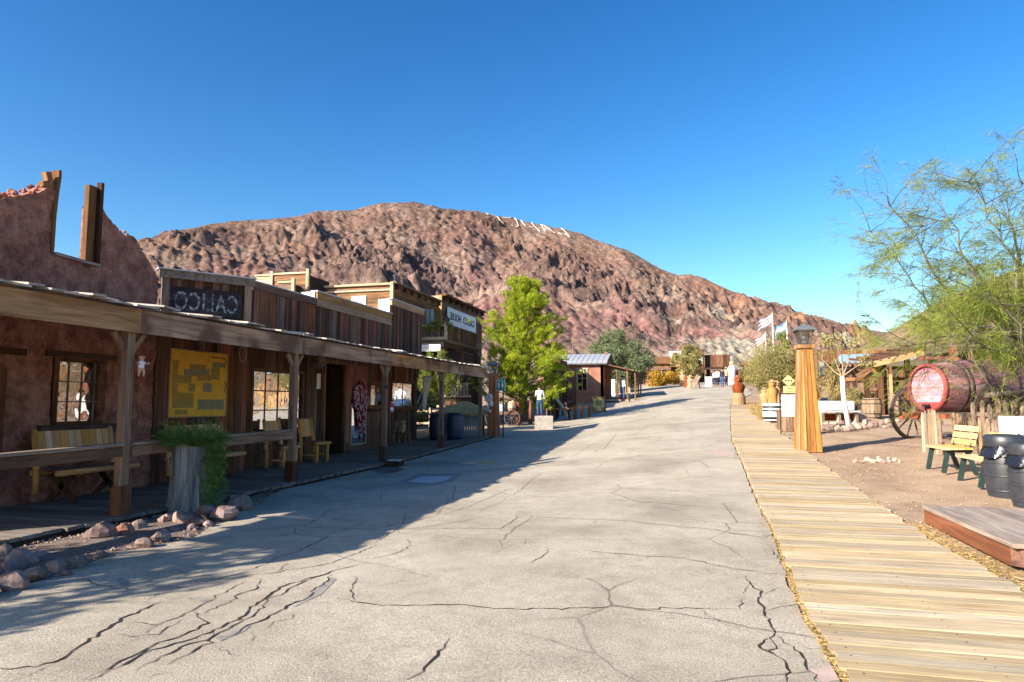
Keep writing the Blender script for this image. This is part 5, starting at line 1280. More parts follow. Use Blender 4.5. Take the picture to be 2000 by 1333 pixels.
# hanging lamp at the balcony corner
ql = onX(874, 625, BXF + .2); hl = thing('wall_lantern', 'dark lantern at the near corner of the balcony railing', 'lantern', ql)
mb = MB(); mb.lathe([(.05, -.28), (.07, -.26), (.13, .02), (.15, .03), (.05, .12), (.02, .16)], ql, 8); mb.obj('lantern', 'iron', hl)
mb = MB(); mb.tube([ql + Vector((0, 0, -.28)), ql + Vector((0, 0, -.5)), ql + Vector((-.2, 0, -.55))], .02, 6); mb.obj('bracket', 'iron', hl)
# the two stepped crates of roofs seen above the store parapet
for (x0, x1, yt, yb_, mt) in ((500, 532, 541, 566, 'pale_x'), (537, 602, 538, 568, 'brown_x'), (545, 574, 554, 568, 'grey_x')):
    Y_ = 27.0 if mt != 'grey_x' else 26.4
    a, b_ = onY(x0, yt, Y_), onY(x1, yt, Y_); z0 = onY(x0, yb_ + 25, Y_).z
    f = thing('roof_parapet', {'pale_x': 'pale board parapet just above the dark store cap, leftmost of three', 'brown_x': 'brown board parapet with light cap behind the store, middle of three', 'grey_x': 'small greyish board parapet in front of the brown one'}[mt], 'parapet', ((a.x + b_.x) / 2, Y_ + .5, z0))
    hboards_x(f, Y_, a.x, b_.x, z0, a.z, .2, mt, x0)
    bx('cap', 'pale_x', ((a.x + b_.x) / 2, Y_, a.z + .04), (b_.x - a.x + .1, .16, .08), f)
    bx('end_post', 'pale_z', (b_.x, Y_ - .03, (a.z + z0) / 2 + .1), (.14, .12, a.z - z0 + .2), f)
    mb = MB(); mb.box(((a.x + b_.x) / 2, Y_ + 1, (z0 + a.z) / 2), (b_.x - a.x - .1, 1.9, a.z - z0 - .1)); mb.obj('side', 'dark_y', f)
# low raised terrace rail with pale turned balusters seen through the porch end
ty = 28.2; a, b_ = onY(868, 750, ty), onY(912, 750, ty); zt_, zb_ = onY(868, 748, ty).z, onY(868, 772, ty).z
tr = thing('terrace_railing', 'pale turned baluster railing on a dark terrace seen under the porch roof', 'railing', ((a.x + b_.x) / 2, ty, zb_))
t0 = baluster((a.x, ty, zb_), zt_ - zb_, tr, 'pale_z', r=.06)
for k in range(1, 9): copy_tree(t0, Matrix.Translation((a.x + k * (b_.x - a.x) / 8, ty, zb_)), tr)
bx('rail', 'dark_x', ((a.x + b_.x) / 2, ty, zt_ + .04), (b_.x - a.x + .3, .09, .09), tr); bx('floor_beam', 'pale_x', ((a.x + b_.x) / 2, ty, zb_ - .05), (b_.x - a.x + .3, .12, .10), tr)
bx('wall', 'dark_x', ((a.x + b_.x) / 2, ty + .1, (zb_ - .1 + .4) / 2 + .2), (b_.x - a.x + .3, .1, zb_ - .7), tr)
bx('gangway', 'pale_x', ((a.x + b_.x) / 2 + .1, ty - .4, onY(880, 794, ty).z), (b_.x - a.x + .5, .3, .10), tr)
# stacked pale things seen left of it (stairs) through the porch
q = onY(822, 790, 30); stt = thing('outdoor_stairs', 'pale wooden stairs with railing seen between the store corner and porch posts', 'stairs', (q.x, 30, g(q.x, 30)))
for k in range(9):
    z_ = .5 + k * .22; bx('step', 'whiteworn', (q.x + .25, 30 + k * .24, z_), (1.3, .28, .045), stt)
for s in (-.45, .95): 
    mb = MB(); mb.beam((q.x + s, 29.9, .95), (q.x + s, 32.2, 3.1), .05, .08); mb.beam((q.x + s, 29.9, .4), (q.x + s, 32.2, 2.5), .05, .2); mb.obj('stringer', 'pale_y', stt)

# wheel helper
def wheel(name, c, r, axis, parent, mat='wheelwood', spokes=12, w=.05, tag_=None):
    """axis: unit vector of the axle"""
    z = Vector(axis).normalized(); x = Vector((0, 0, 1)).cross(z).normalized(); y = z.cross(x); Mx = Matrix((x, y, z)).transposed().to_4x4()
    mb = MB(); n = 28; vs = []
    for rr2 in (r, r * .90):
        for s in (-w / 2, w / 2): vs += [Vector(c) + Mx @ Vector((rr2 * math.cos(2 * math.pi * k / n), rr2 * math.sin(2 * math.pi * k / n), s)) for k in range(n)]
    fs = []
    for k in range(n):
        j = (k + 1) % n; fs += [(k, j, n + j, n + k), (2 * n + j, 2 * n + k, 3 * n + k, 3 * n + j), (k, 2 * n + k, 2 * n + j, j), (n + k, n + j, 3 * n + j, 3 * n + k)]
    mb.add(vs, fs); wo_ = mb.obj(name, mat, parent)
    mb = MB(); vs = []
    for k in range(n):
        for (q_, s) in ((r * 1.02, -w * .55), (r * 1.02, w * .55), (r * .995, -w * .55), (r * .995, w * .55)): vs.append(Vector(c) + Mx @ Vector((q_ * math.cos(2 * math.pi * k / n), q_ * math.sin(2 * math.pi * k / n), s)))
    fs = []
    for k in range(n):
        a, b_ = 4 * k, 4 * ((k + 1) % n); fs += [(a, b_, b_ + 1, a + 1), (a, a + 2, b_ + 2, b_), (a + 1, b_ + 1, b_ + 3, a + 3)]
    mb.add(vs, fs); mb.obj('tyre', 'iron', wo_)
    for k in range(spokes):
        a = 2 * math.pi * (k + .3) / spokes; mb = MB(); d = Mx @ Vector((math.cos(a), math.sin(a), 0)); mb.tube([Vector(c) + d * r * .1, Vector(c) + d * r * .92], [r * .035, r * .028], 6); mb.obj('spoke', mat, wo_)
    mb = MB(); mb.lathe([(r * .10, -w * 1.6), (r * .14, -w), (r * .14, w), (r * .10, w * 1.6)], c, 12, Mx); mb.obj('hub', mat, wo_)
    return wo_
# pale wagon wheel leaning behind the porch
q = onY(882, 815, 27.4); c = Vector((q.x, 27.4, q.z)); ww = thing('wagon_wheel', 'pale spoked wagon wheel leaning on a rail behind the blue bins', 'wheel', (c.x, c.y, c.z - .5)); wheel('rim', c, .46, (0.35, -1, .1), ww, 'pale_z', 12)
q = onY(846, 800, 29); rl = thing('rail_fence', 'low pale post and rail fence seen beneath the porch roof end', 'fence', (q.x, 29, g(q.x, 29)))
for k in range(5): bx('post', 'pale_z', (q.x - .9 + k * .75, 29, .9), (.08, .08, 1.1), rl)
for z_ in (.75, 1.3): bx('rail', 'pale_x', (q.x + .6, 28.96, z_), (3.4, .05, .09), rl)
# small scarecrow-like chair doll at the far porch corner, seen from the street
q = Vector((-9.2, 21.0, fl(21))); cc = thing('small_chair', 'small dark chair holding a pile of cloth by the far store corner', 'chair', q)
for sx in (-.2, .2):
    for sy in (-.2, .2): mb = MB(); mb.tube([q + Vector((sx, sy, 0)), q + Vector((sx, sy, .36))], .025, 6); mb.obj('leg', 'grey_z', cc)
mb = MB(); mb.box(q + Vector((0, 0, .38)), (.48, .48, .04)); mb.obj('seat', 'brown_x', cc)
mb = MB(); mb.box(q + Vector((-.2, 0, .6)), (.03, .42, .36), ry=-.15); mb.obj('backrest', 'brown_z', cc)
dl = thing('cloth_bundle', 'pale bundled cloth figure slumped on the small dark chair', 'bundle', q + Vector((0, 0, .41))); mb = MB(); mb.rock(q + Vector((0, 0, .53)), .17, 5, .9); mb.rock(q + Vector((.02, 0, .74)), .09, 6, 1); mb.obj('cloth', 'clothtan', dl)

# ================================================================== TREES AND SHRUBS
def branchy(start, d, length, r, depth, segs, tips, rr, up=.08, split=3, spreadv=.55, wig=.18, shrink=.68):
    p = Vector(start); d = Vector(d).normalized(); n = max(3, int(length / .28)); pts = [p.copy()]
    for i in range(n):
        d = (d + Vector((rr.gauss(0, wig), rr.gauss(0, wig), rr.gauss(0, wig) + up))).normalized(); p = p + d * (length / n); pts.append(p.copy())
        if depth > 0 and i >= n * .35 and rr.random() < split / n * 1.3:
            dd = (d + Vector((rr.gauss(0, spreadv), rr.gauss(0, spreadv), rr.gauss(0, spreadv * .6)))).normalized(); branchy(p, dd, length * shrink * rr.uniform(.7, 1.1), r * .55 * (1 - .4 * i / n), depth - 1, segs, tips, rr, up, split, spreadv, wig, shrink)
    segs.append((pts, [r * (1 - .75 * i / n) for i in range(n + 1)]))
    if depth <= 1:
        for q in pts[1:]: tips.append((q, d.copy()))
    if depth > 0: branchy(p, d, length * shrink * .8, r * .28, depth - 1, segs, tips, rr, up, split, spreadv, wig, shrink)
# --- bright pine
pt = Vector((-8.35, 34.6, g(-8.35, 34.6)))
pine = thing('pine_tree', 'bright yellow-green conical pine beside the balcony house', 'tree', pt)
rr = random.Random(31); H_ = 7.25; mb = MB(); mb.tube([pt + Vector((0, 0, -.1)), pt + Vector((.05, 0, 2.4)), pt + Vector((-.05, 0, 5)), pt + Vector((0, 0, H_ - .4))], [.17, .13, .07, .02], 9); mb.obj('trunk', 'bark', pine, True)
P, D = [], []; lb = MB()
for i in range(110):
    t = .05 + .93 * (i / 110) ** .92; z = t * H_; a = i * 2.4 + rr.uniform(-.4, .4)
    Rr = (3.1 * (1 - t) ** .62 * (.6 + .4 * min(1, t / .22)) + .12) * rr.uniform(.6, 1.15) * (1 + .22 * math.sin(a % 6.283 * 2 + z * 1.9))
    d = Vector((math.cos(a), math.sin(a), .30 + .5 * t)); e = pt + Vector((0, 0, z)); end = e + d.normalized() * Rr
    lb.tube([e, e.lerp(end, .5) + Vector((0, 0, -.06)), end], [.035 * (1 - t) + .012, .02, .006], 5)
    nc = int(7 + 18 * Rr / 2.4)
    for k in range(nc):
        s = rr.uniform(.25, 1.05); cpt = e.lerp(end, s) + Vector((rr.gauss(0, .16 * (.4 + Rr / 2)), rr.gauss(0, .16 * (.4 + Rr / 2)), rr.gauss(.04, .12))); cd = (d.normalized() + Vector((rr.gauss(0, .5), rr.gauss(0, .5), rr.gauss(.45, .3)))).normalized()
        for j in range(46): u = rr.random(); P.append(cpt + cd * u * .26 + Vector((rr.gauss(0, .055), rr.gauss(0, .055), rr.gauss(0, .05)))); D.append(cd)
lb.obj('limb', 'bark', pine)['kind'] = 'stuff'
V, F = leaves(np.array(P), .15, .17, np.array(D), .55); leafobj('crown', V, F, 'leaf_pine', pine)
# --- shrub in front of the balcony
def bush(name, label, base, h, w, n, mat, seed, group=None, size=.10, asp=.25, spread=.8, gap=0.0, stems=7, up=.9):
    rr = random.Random(seed); t = thing(name, label, 'shrub' if h < 2.6 else 'tree', base, 0, group); segs, tips = [], []
    for i in range(stems):
        a = rr.uniform(0, 6.28); d = Vector((math.cos(a) * w * .45, math.sin(a) * w * .45, h * up * .6)); branchy(base, d, h * .5 * rr.uniform(.8, 1.1), .03 * h / 2, 2, segs, tips, rr, up=.05, split=4, spreadv=.6)
    mb = MB()
    for pts, rs in segs: mb.tube(pts, rs, 4, False)
    mb.obj('stem', 'twig', t); m_ = max(1, n // max(1, len(tips))); P, D = [], []
    for (q, d) in tips:
        if rr.random() < gap: continue
        cl = Vector((rr.gauss(0, .09), rr.gauss(0, .09), rr.gauss(0, .09))) * w * .5
        for j in range(m_): P.append(q + cl + Vector((rr.gauss(0, .07), rr.gauss(0, .07), rr.gauss(0, .07))) * w * .6); D.append(d)
    P = np.array(P); b0 = np.array(base); rel = P - b0; rel[:, 2] = np.clip(rel[:, 2], .03, h); sc = w / 2 / (np.abs(rel[:, :2]).max() * .72 + 1e-6); 
    if sc < 1: rel[:, :2] *= sc
    V, F = leaves(rel + b0, size, asp, np.array(D), spread); leafobj('foliage', V, F, mat, t); return t
q = onY(862, 700, 27.2); bush('feathery_shrub', 'light green feathery shrub rising in front of the balcony', Vector((q.x, 27.2, g(q.x, 27.2))), 3.6, 2.2, 16000, 'leaf_verde', 5, size=.14, asp=.12)
q = onY(840, 640, by0 - .8); bush('potted_shrub', 'small green climbing shrub behind the balcony end rail', Vector((q.x, by0 + .3, zbf)), .95, 1.1, 3000, 'leaf_verde', 6, size=.1, asp=.25)
# --- willow-like grey green tree behind the shack: a lobed crown of many clumps
def crown_tree(name, label, base, h, w, n, mat, seed, trunk=.18, size=.16, asp=.35, low=.12, clumps=60, sq=1.0, group=None):
    rr = random.Random(seed); t = thing(name, label, 'tree', base, 0, group); mb = MB(); mb.tube([base, base + Vector((0, 0, h * .3)), base + Vector((.1, 0, h * .6))], [trunk, trunk * .8, trunk * .3], 8)
    cs = []
    for i in range(clumps):
        while True:
            v = Vector((rr.uniform(-1, 1), rr.uniform(-1, 1), rr.uniform(-1, 1)))
            if .35 < v.length < 1: break
        z = h * (low + (1 - low) * (.5 + .5 * v.z)); wz = 1 - .25 * abs(v.z); c = base + Vector((v.x * w / 2 * wz, v.y * w / 2 * wz, z - h * .06)); cs.append((c, rr.uniform(.10, .19) * w * sq))
        if i % 3 == 0: mb.tube([base + Vector((0, 0, h * .25)), base.lerp(c, .6) + Vector((0, 0, h * .1)), c], [trunk * .5, trunk * .22, .02], 5)
    mb.obj('trunk', 'bark', t); P, D = [], []
    for c, r_ in cs:
        for j in range(n // clumps):
            v = Vector((rr.gauss(0, 1), rr.gauss(0, 1), rr.gauss(0, 1))).normalized() * r_ * rr.random() ** .4; P.append(c + v); D.append(v + Vector((0, 0, -.5 * r_)))
    V, F = leaves(np.array(P), size, asp, np.array(D), 1.2); leafobj('crown', V, F, mat, t); return t
q = onY(1206, 745, 62); crown_tree('willow_tree', 'rounded grey-green tree standing behind the tin-roofed shack', Vector((q.x, 62, g(q.x, 62))), 5.6, 5.6, 34000, 'leaf_olive', 7, size=.20, clumps=64)
q = onY(1347, 745, 75); crown_tree('street_tree', 'thin yellow-green tree in front of the far town shops', Vector((q.x, 72, g(q.x, 72) + .1)), 4.3, 3.6, 9000, 'leaf_dry', 9, .1, .22, clumps=30)
q = G(1512, 800); q = Vector((q.x + .6, q.y + 5, g(q.x, q.y + 5))); crown_tree('desert_bush', 'round yellow-green desert bush left of the golden lamp tower', q, 3.4, 3.6, 26000, 'leaf_dry', 12, .07, .10, .3, low=.22, clumps=56)
q2 = q + Vector((.9, 1.5, 0)); crown_tree('desert_bush', 'taller greener bush behind the round bush, touching the lamp tower', q2, 4.1, 2.0, 9000, 'leaf_verde', 13, .06, .12, .3, low=.3, clumps=24)
q = onY(1120, 745, 78); bush('hillside_shrub', 'small grey shrub at the hill foot above the tin roof', Vector((q.x, 84, g(q.x, 84))), 3.2, 3, 1500, 'leaf_olive', 15, size=.25, asp=.3)

# ================================================================== MID-STREET LEFT: shack, sheds, cart, posts
def hbx(px0, px1, py0, py1, Y):     # box footprint in a Y plane
    a, b_ = onY(px0, py1, Y), onY(px1, py0, Y); return a.x, b_.x, a.z, b_.z
SY = 49.0
x0, x1, z0, z1 = hbx(1090, 1178, 711, 770, SY); gz = g((x0 + x1) / 2, SY) - .1
sk = thing('tin_roof_shack', 'reddish adobe shack with curved tin roof and shaded side porch', 'shack', ((x0 + x1) / 2, SY + 2, gz))
w0 = onY(1128, 730, SY).x; w1 = onY(1146, 730, SY).x; wz0_, wz1_ = onY(1130, 762, SY).z, onY(1130, 722, SY).z
mb = MB()
for (a, b_, c, d) in ((x0 - 1.5, w0, gz, z1), (w1, x1, gz, z1), (w0, w1, gz, wz0_), (w0, w1, wz1_, z1)): mb.box(((a + b_) / 2, SY + .12, (c + d) / 2), (b_ - a, .24, d - c))
mb.obj('front_wall', 'adobe2', sk)
mb = MB(); mb.box((w0 - .03, SY - .02, (wz0_ + wz1_) / 2), (.09, .08, wz1_ - wz0_)); mb.box((w1 + .03, SY - .02, (wz0_ + wz1_) / 2), (.09, .08, wz1_ - wz0_)); mb.box(((w0 + w1) / 2, SY - .02, wz1_ + .05), (w1 - w0 + .25, .08, .1)); wv = mb.obj('window', 'pale_z', sk)
mb = MB(); mb.box(((w0 + w1) / 2, SY + .03, (wz0_ + wz1_) / 2), (.05, .06, wz1_ - wz0_)); mb.box(((w0 + w1) / 2, SY + .031, (wz0_ + wz1_) / 2 + .1), (w1 - w0, .055, .05)); mb.obj('muntin', 'pale_z', wv)
bx('pane', 'glass', ((w0 + w1) / 2, SY + .09, (wz0_ + wz1_) / 2), (w1 - w0, .01, wz1_ - wz0_), wv); bx('room', 'darkvoid', ((w0 + w1) / 2, SY + .4, (wz0_ + wz1_) / 2), (w1 - w0 + .2, .05, wz1_ - wz0_ + .2), wv)
xs1 = onY(1203, 720, SY + .5).x
mb = MB(); mb.poly([(x1 + .0, SY, gz), (x1, SY + 5, gz), (x1, SY + 5, z1), (x1, SY + 2.5, z1 + 1.0), (x1, SY, z1)], (-.2, 0, 0)); mb.obj('side_wall', 'adobe2', sk)
for k in range(9): bx('board', 'red_z', (x1 + .03, SY + .3 + k * .55, (gz + z1) / 2), (.05, .5, z1 - gz - .05), sk)
zr_ = onY(1120, 692, SY + 2).z; nseg = 7; pr = []
for k in range(nseg + 1): t = k / nseg; pr.append((SY - .35 + t * 2.9, z1 + .02 + (zr_ - z1) * (t ** .75)))
pr2 = [(2 * (SY + 2.55) - y_, z_) for y_, z_ in reversed(pr[:-1])]; full = pr + pr2; mb = MB()
vs_ = [(x_, y_, z_) for x_ in (x0 - 1.6, x1 + .3) for y_, z_ in full]; n_ = len(full); mb.add(vs_, [(k, k + 1, n_ + k + 1, n_ + k) for k in range(n_ - 1)]); mb.add([(v[0], v[1], v[2] - .06) for v in vs_], [(k + 1, k, n_ + k, n_ + k + 1) for k in range(n_ - 1)]); mb.obj('roof', 'tin', sk)
mb = MB()
for k in range(1, 14):
    xx = x0 - 1.6 + (x1 - x0 + 1.9) * k / 14
    for (a, b_) in zip(full[:-1], full[1:]): mb.beam((xx, a[0], a[1] + .01), (xx, b_[0], b_[1] + .01), .03, .03)
mb.obj('roof_seam', 'tin', sk)['kind'] = 'stuff'
# side porch of the shack with rustic posts
px1_ = onY(1243, 735, SY + 2).x; zpr = onY(1243, 727, SY + 1).z
mb = MB(); mb.poly([(x1 + .05, SY - .2, z1 - .05), (px1_, SY - .2, zpr), (px1_, SY + 6, zpr), (x1 + .05, SY + 6, z1 - .05)], (0, 0, .08)); mb.obj('porch_roof', 'dark_y', sk)
for (px_, dy) in ((1205, .0), (1225, .0), (1240, .1), (1240, 3), (1240, 5.6)):
    a = onY(px_, 740, SY + .0).x; gg = g(a, SY + dy); mb = MB(); mb.tube([(a, SY + dy, gg - .1), (a + .03, SY + dy, gg + 1.2), (a, SY + dy, zpr + (.1 if px_ < 1230 else 0))], .06, 6); mb.obj('porch_post', 'brown_z', sk)
bx('white_post', 'whiteworn', (onY(1197, 745, SY - 1).x, SY - .8, g(-4, SY) + .9), (.26, .05, 1.2), sk)
bx('floor', 'grey_y', ((x1 + px1_) / 2, SY + 2.9, g(-5, SY + 1) + .05), (px1_ - x1, 6, .12), sk)
# flag/utility pole beside
a = onY(1187, 700, SY + 6); pp = thing('thin_pole', 'thin grey pole rising beside the end of the tin roof', 'pole', (a.x, SY + 6, g(a.x, SY + 6))); mb = MB(); mb.tube([(a.x, SY + 6, g(a.x, SY + 6)), (a.x, SY + 6, onY(1187, 688, SY + 6).z)], .05, 6); mb.obj('pole', 'grey_z', pp)
a = onY(1119, 660, 78); pp = thing('thin_pole', 'distant utility pole on the slope above the tin roof', 'pole', (a.x, 78, g(a.x, 78))); mb = MB(); mb.tube([(a.x, 78, g(a.x, 78)), (a.x, 78, onY(1119, 663, 78).z)], .07, 6); mb.box((a.x, 78, onY(1119, 666, 78).z), (.9, .06, .06)); mb.obj('pole', 'grey_z', pp)
# rustic picket enclosure in front of the shack
def rustic_fence(name, label, pa, pb, n, h, seed, mat='pale_z', rails=2, cat='fence', thick=.035):
    rr = random.Random(seed); t = thing(name, label, cat, (pa + pb) / 2)
    for k in range(n + 1):
        q = pa.lerp(pb, k / n); q.z = g(q.x, q.y); mb = MB(); mb.tube([q + Vector((0, 0, -.05)), q + Vector((rr.gauss(0, .04), rr.gauss(0, .04), h * rr.uniform(.85, 1.12)))], [thick, thick * .8], 6); mb.obj('post', mat, t)
    for r_ in range(rails):
        z_ = h * (.85 - .45 * r_); mb = MB(); a = pa.copy(); b_ = pb.copy(); a.z = g(a.x, a.y) + z_; b_.z = g(b_.x, b_.y) + z_; mb.tube([a, a.lerp(b_, .33) + Vector((0, 0, .03)), a.lerp(b_, .66) - Vector((0, 0, .03)), b_], thick * .9, 6); mb.obj('rail', mat, t)
    return t
rustic_fence('stick_fence', 'pale stick and rail fence in front of the reddish shack wall', G(1113, 776), G(1196, 772), 14, 1.15, 1)
rustic_fence('stick_fence', 'stick fence running along the shaded shack porch', G(1192, 774), G(1242, 764), 9, 1.1, 2, 'pale_z', 3)
rustic_fence('log_rail', 'dark rail with posts before the plank sheds at mid street', G(1068, 826), G(1116, 804), 5, .75, 4, 'brown_z', 1, 'railing', .07)
for i, (px_, py_, h_) in enumerate(((1122, 776, 1.1), (1135, 775, 1.4), (1150, 776, .9), (1165, 775, .8))):
    q = G(px_, py_); bush('dry_bush', ['pale dry bush at the left end of the stick fence', 'taller dry bush under the shack window', 'low dry bush in front of the shack wall', 'low dry bush near the shack corner'][i], q + Vector((0, .6, 0)), h_, 1.0, 900, 'leaf_dry', 40 + i, size=.1, asp=.4, stems=5)
# dark plank sheds between pine and shack
def shed(name, label, px0, px1, pyt, pyb, Y, mat, depth=2.5, n=6, seed=1, roof=None, door=False):
    a, b_, c, d = hbx(px0, px1, pyt, pyb, Y); gg = g((a + b_) / 2, Y) - .05; c = min(c, gg) if pyb > 700 and roof != 'float' else c
    t = thing(name, label, 'shed', ((a + b_) / 2, Y + depth / 2, c)); rr = random.Random(seed)
    for k in range(n):
        w_ = (b_ - a) / n; bx('plank', mat, (a + w_ * (k + .5), Y + rr.uniform(-.015, .015), (c + d) / 2 + rr.uniform(-.03, .03)), (w_ - .02, .04, d - c), t)
    mb = MB(); mb.box(((a + b_) / 2, Y + depth / 2 + .05, (c + d) / 2 - .03), (b_ - a - .04, depth - .05, d - c - .08)); mb.obj('body', 'dark_y', t)
    bx('roof', 'tin' if roof == 'tin' else 'grey_x', ((a + b_) / 2, Y + depth / 2, d + .03), (b_ - a + .2, depth + .3, .06), t, rx=.04)
    return t
shed('plank_shed', 'tall dark plank shed with flat parapet right behind the pine', 1058, 1093, 700, 735, 45, 'dark_z', 3, 7, 1, 'float')
shed('plank_shed', 'dark plank shed lower block behind the blue-white pump', 1062, 1086, 735, 800, 43, 'dark_z', 3, 5, 2)
shed('plank_shed', 'narrow brown plank shed left of the reddish shack', 1086, 1103, 722, 783, 44, 'brown_z', 2, 4, 3)
shed('plank_shed', 'narrow reddish plank shed touching the shack wall', 1104, 1116, 726, 783, 44.4, 'red_z', 2, 3, 4)
a = onY(1072, 730, 42); pp = thing('timber_post', 'pale square timber post in front of the dark shed', 'post', (a.x, 42, g(a.x, 42))); mb = MB(); mb.box((a.x, 42, (g(a.x, 42) + onY(1072, 735, 42).z) / 2), (.18, .18, onY(1072, 735, 42).z - g(a.x, 42))); mb.obj('post', 'gold_z', pp)
# red-brown bollard posts
for i, (px_, pb_, pt_) in enumerate(((1012, 832, 784), (1036, 828, 783), (1023, 822, 797))):
    if i == 2: continue
    q = G(px_, pb_); h_ = (pb_ - pt_) / 1333.3 * (q - EYEV).dot(FW); pp = thing('bollard', ['red-brown round post left of the stone block', 'red-brown round post just beside the stone block'][i], 'post', q, 0, 'round posts by the stone block'); mb = MB(); mb.lathe([(.11, -.05), (.11, h_ - .05), (.10, h_ - .02), (.06, h_)], q, 12); mb.obj('post', 'red_z', pp, True)
# stone block
q = G(1058, 840); q1 = G(1036, 840); q2 = G(1077, 840); w_ = (q2 - q1).length; d_ = (q - EYEV).dot(FW); bh = 27 / 1333.3 * d_
blk = thing('stone_block', 'low square concrete block that a person in a white shirt stands on', 'block', q + Vector((0, w_ / 2, 0)), YAW * .7); mb = MB()
hb_ = w_ * .40; mb.lathe([(hb_ * 1.44, -.1), (hb_ * 1.44, bh - .03), (hb_ * 1.38, bh)], (0, 0, 0), 4, Matrix.Rotation(R(45), 4, 'Z')); mb.obj('block', 'concrete', blk, False, True)
BLK = q + Vector((0, w_ / 2, bh))
# freight cart with a cloth bale, wheel and sign box
q = G(990, 833); ct = thing('freight_cart', 'small dark cart with iron wheel and a green-white box between pole and posts', 'cart', q)
mb = MB(); mb.box(q + Vector((-.2, .5, .62)), (1.5, .9, .14)); mb.obj('bed', 'dark_x', ct); wheel('wheel', q + Vector((.25, .0, .38)), .38, (0.2, -1, 0), ct, 'wheelwood', 10); wheel('wheel', q + Vector((-.75, .1, .38)), .36, (0.2, -1, 0), ct, 'wheelwood', 10)
bx('crate', 'bluetin', q + Vector((-.45, .3, .88)), (.5, .4, .36), ct); mb = MB(); mb.rock(q + Vector((.15, .3, .95)), .34, 9, .95); mb.obj('load', 'clothtan', ct)
mb = MB(); mb.box(q + Vector((.15, .3, 1.28)), (.45, .35, .06)); mb.obj('load_lid', 'dark_x', ct)
# hand pump / telescope frame beside the sheds
q = G(1092, 822); hp = thing('ore_hopper', 'dark timber frame with a slanting pale blue metal chute beside the stone block', 'hopper', q)
for dx in (-.3, .45):
    for dy in (0, .6): mb = MB(); mb.beam(q + Vector((dx, dy, -.05)), q + Vector((dx * .8, dy, .95)), .09, .09); mb.obj('leg', 'dark_z', hp)
mb = MB(); mb.box(q + Vector((.05, .3, .62)), (1.0, .8, .08)); mb.obj('shelf', 'brown_x', hp)
mb = MB(); mb.beam(q + Vector((-.55, .1, 1.65)), q + Vector((.35, .1, .5)), .05, .13); mb.beam(q + Vector((-.45, .5, 1.75)), q + Vector((.1, .5, .6)), .05, .1); mb.obj('chute', 'bluetin', hp)
for k in range(3): mb = MB(); mb.tube([q + Vector((.75 + .3 * k, .5 + k * .5, 0)), q + Vector((.78 + .3 * k, .5 + k * .5, .8))], .09, 7); mb.obj('stump_leg', 'brown_z', hp)
mb = MB(); mb.beam(q + Vector((.55, .4, .62)), q + Vector((1.5, 1.7, .75)), .12, .12); mb.obj('rail', 'grey_x', hp)
# yellow A-frame sign in the street
q = G(1170, 806); d_ = (q - EYEV).dot(FW); k_ = d_ / 1333.3
af = thing('sandwich_board', 'cream and yellow sandwich board with rounded panel standing in the street', 'sign', q, YAW * .3)
hW, hH = 13 * k_, 31 * k_
for s in (-1, 1):
    mb = MB(); mb.box((0, s * .16, hH * .5), (hW * 2, .03, hH), rx=s * .16); pnl = mb.obj('panel', 'gold_x', af, False, True)
mb = MB(); mb.poly([(hW * .86 * math.cos(a), -.205 + .0, hH * .52 + hH * .44 * math.sin(a)) for a in np.linspace(0, 2 * math.pi, 19)[:-1]], (0, .02, 0)); mb.v = [(a, b_ + (c - hH * .5) * .16, c) for a, b_, c in mb.v]; mb.obj('cream_oval', 'yellow', af, False, True)
mb = MB()
for (row, xs_) in ((.72, (-.3, 0, .28)), (.60, (-.55, -.3, -.1, .15, .4)), (.47, (-.3, 0, .25))):
    for x_ in xs_: mb.box((hW * x_, -.222 + (hH * (row - .5)) * .16, hH * row), (hW * .16, .006, hH * .07))
for s in (-1, 1): mb.box((s * hW * .45, -.222 + (hH * (.27 - .5)) * .16, hH * .27), (hW * .22, .006, hH * .06))
mb.obj('lettering', 'ink', af, False, True)['kind'] = 'stuff'
for s in (-1, 1): mb = MB(); mb.beam((s * hW, -.25, 0), (s * hW, -.08, hH * 1.05), .03, .03); mb.obj('leg', 'iron', af, False, True)

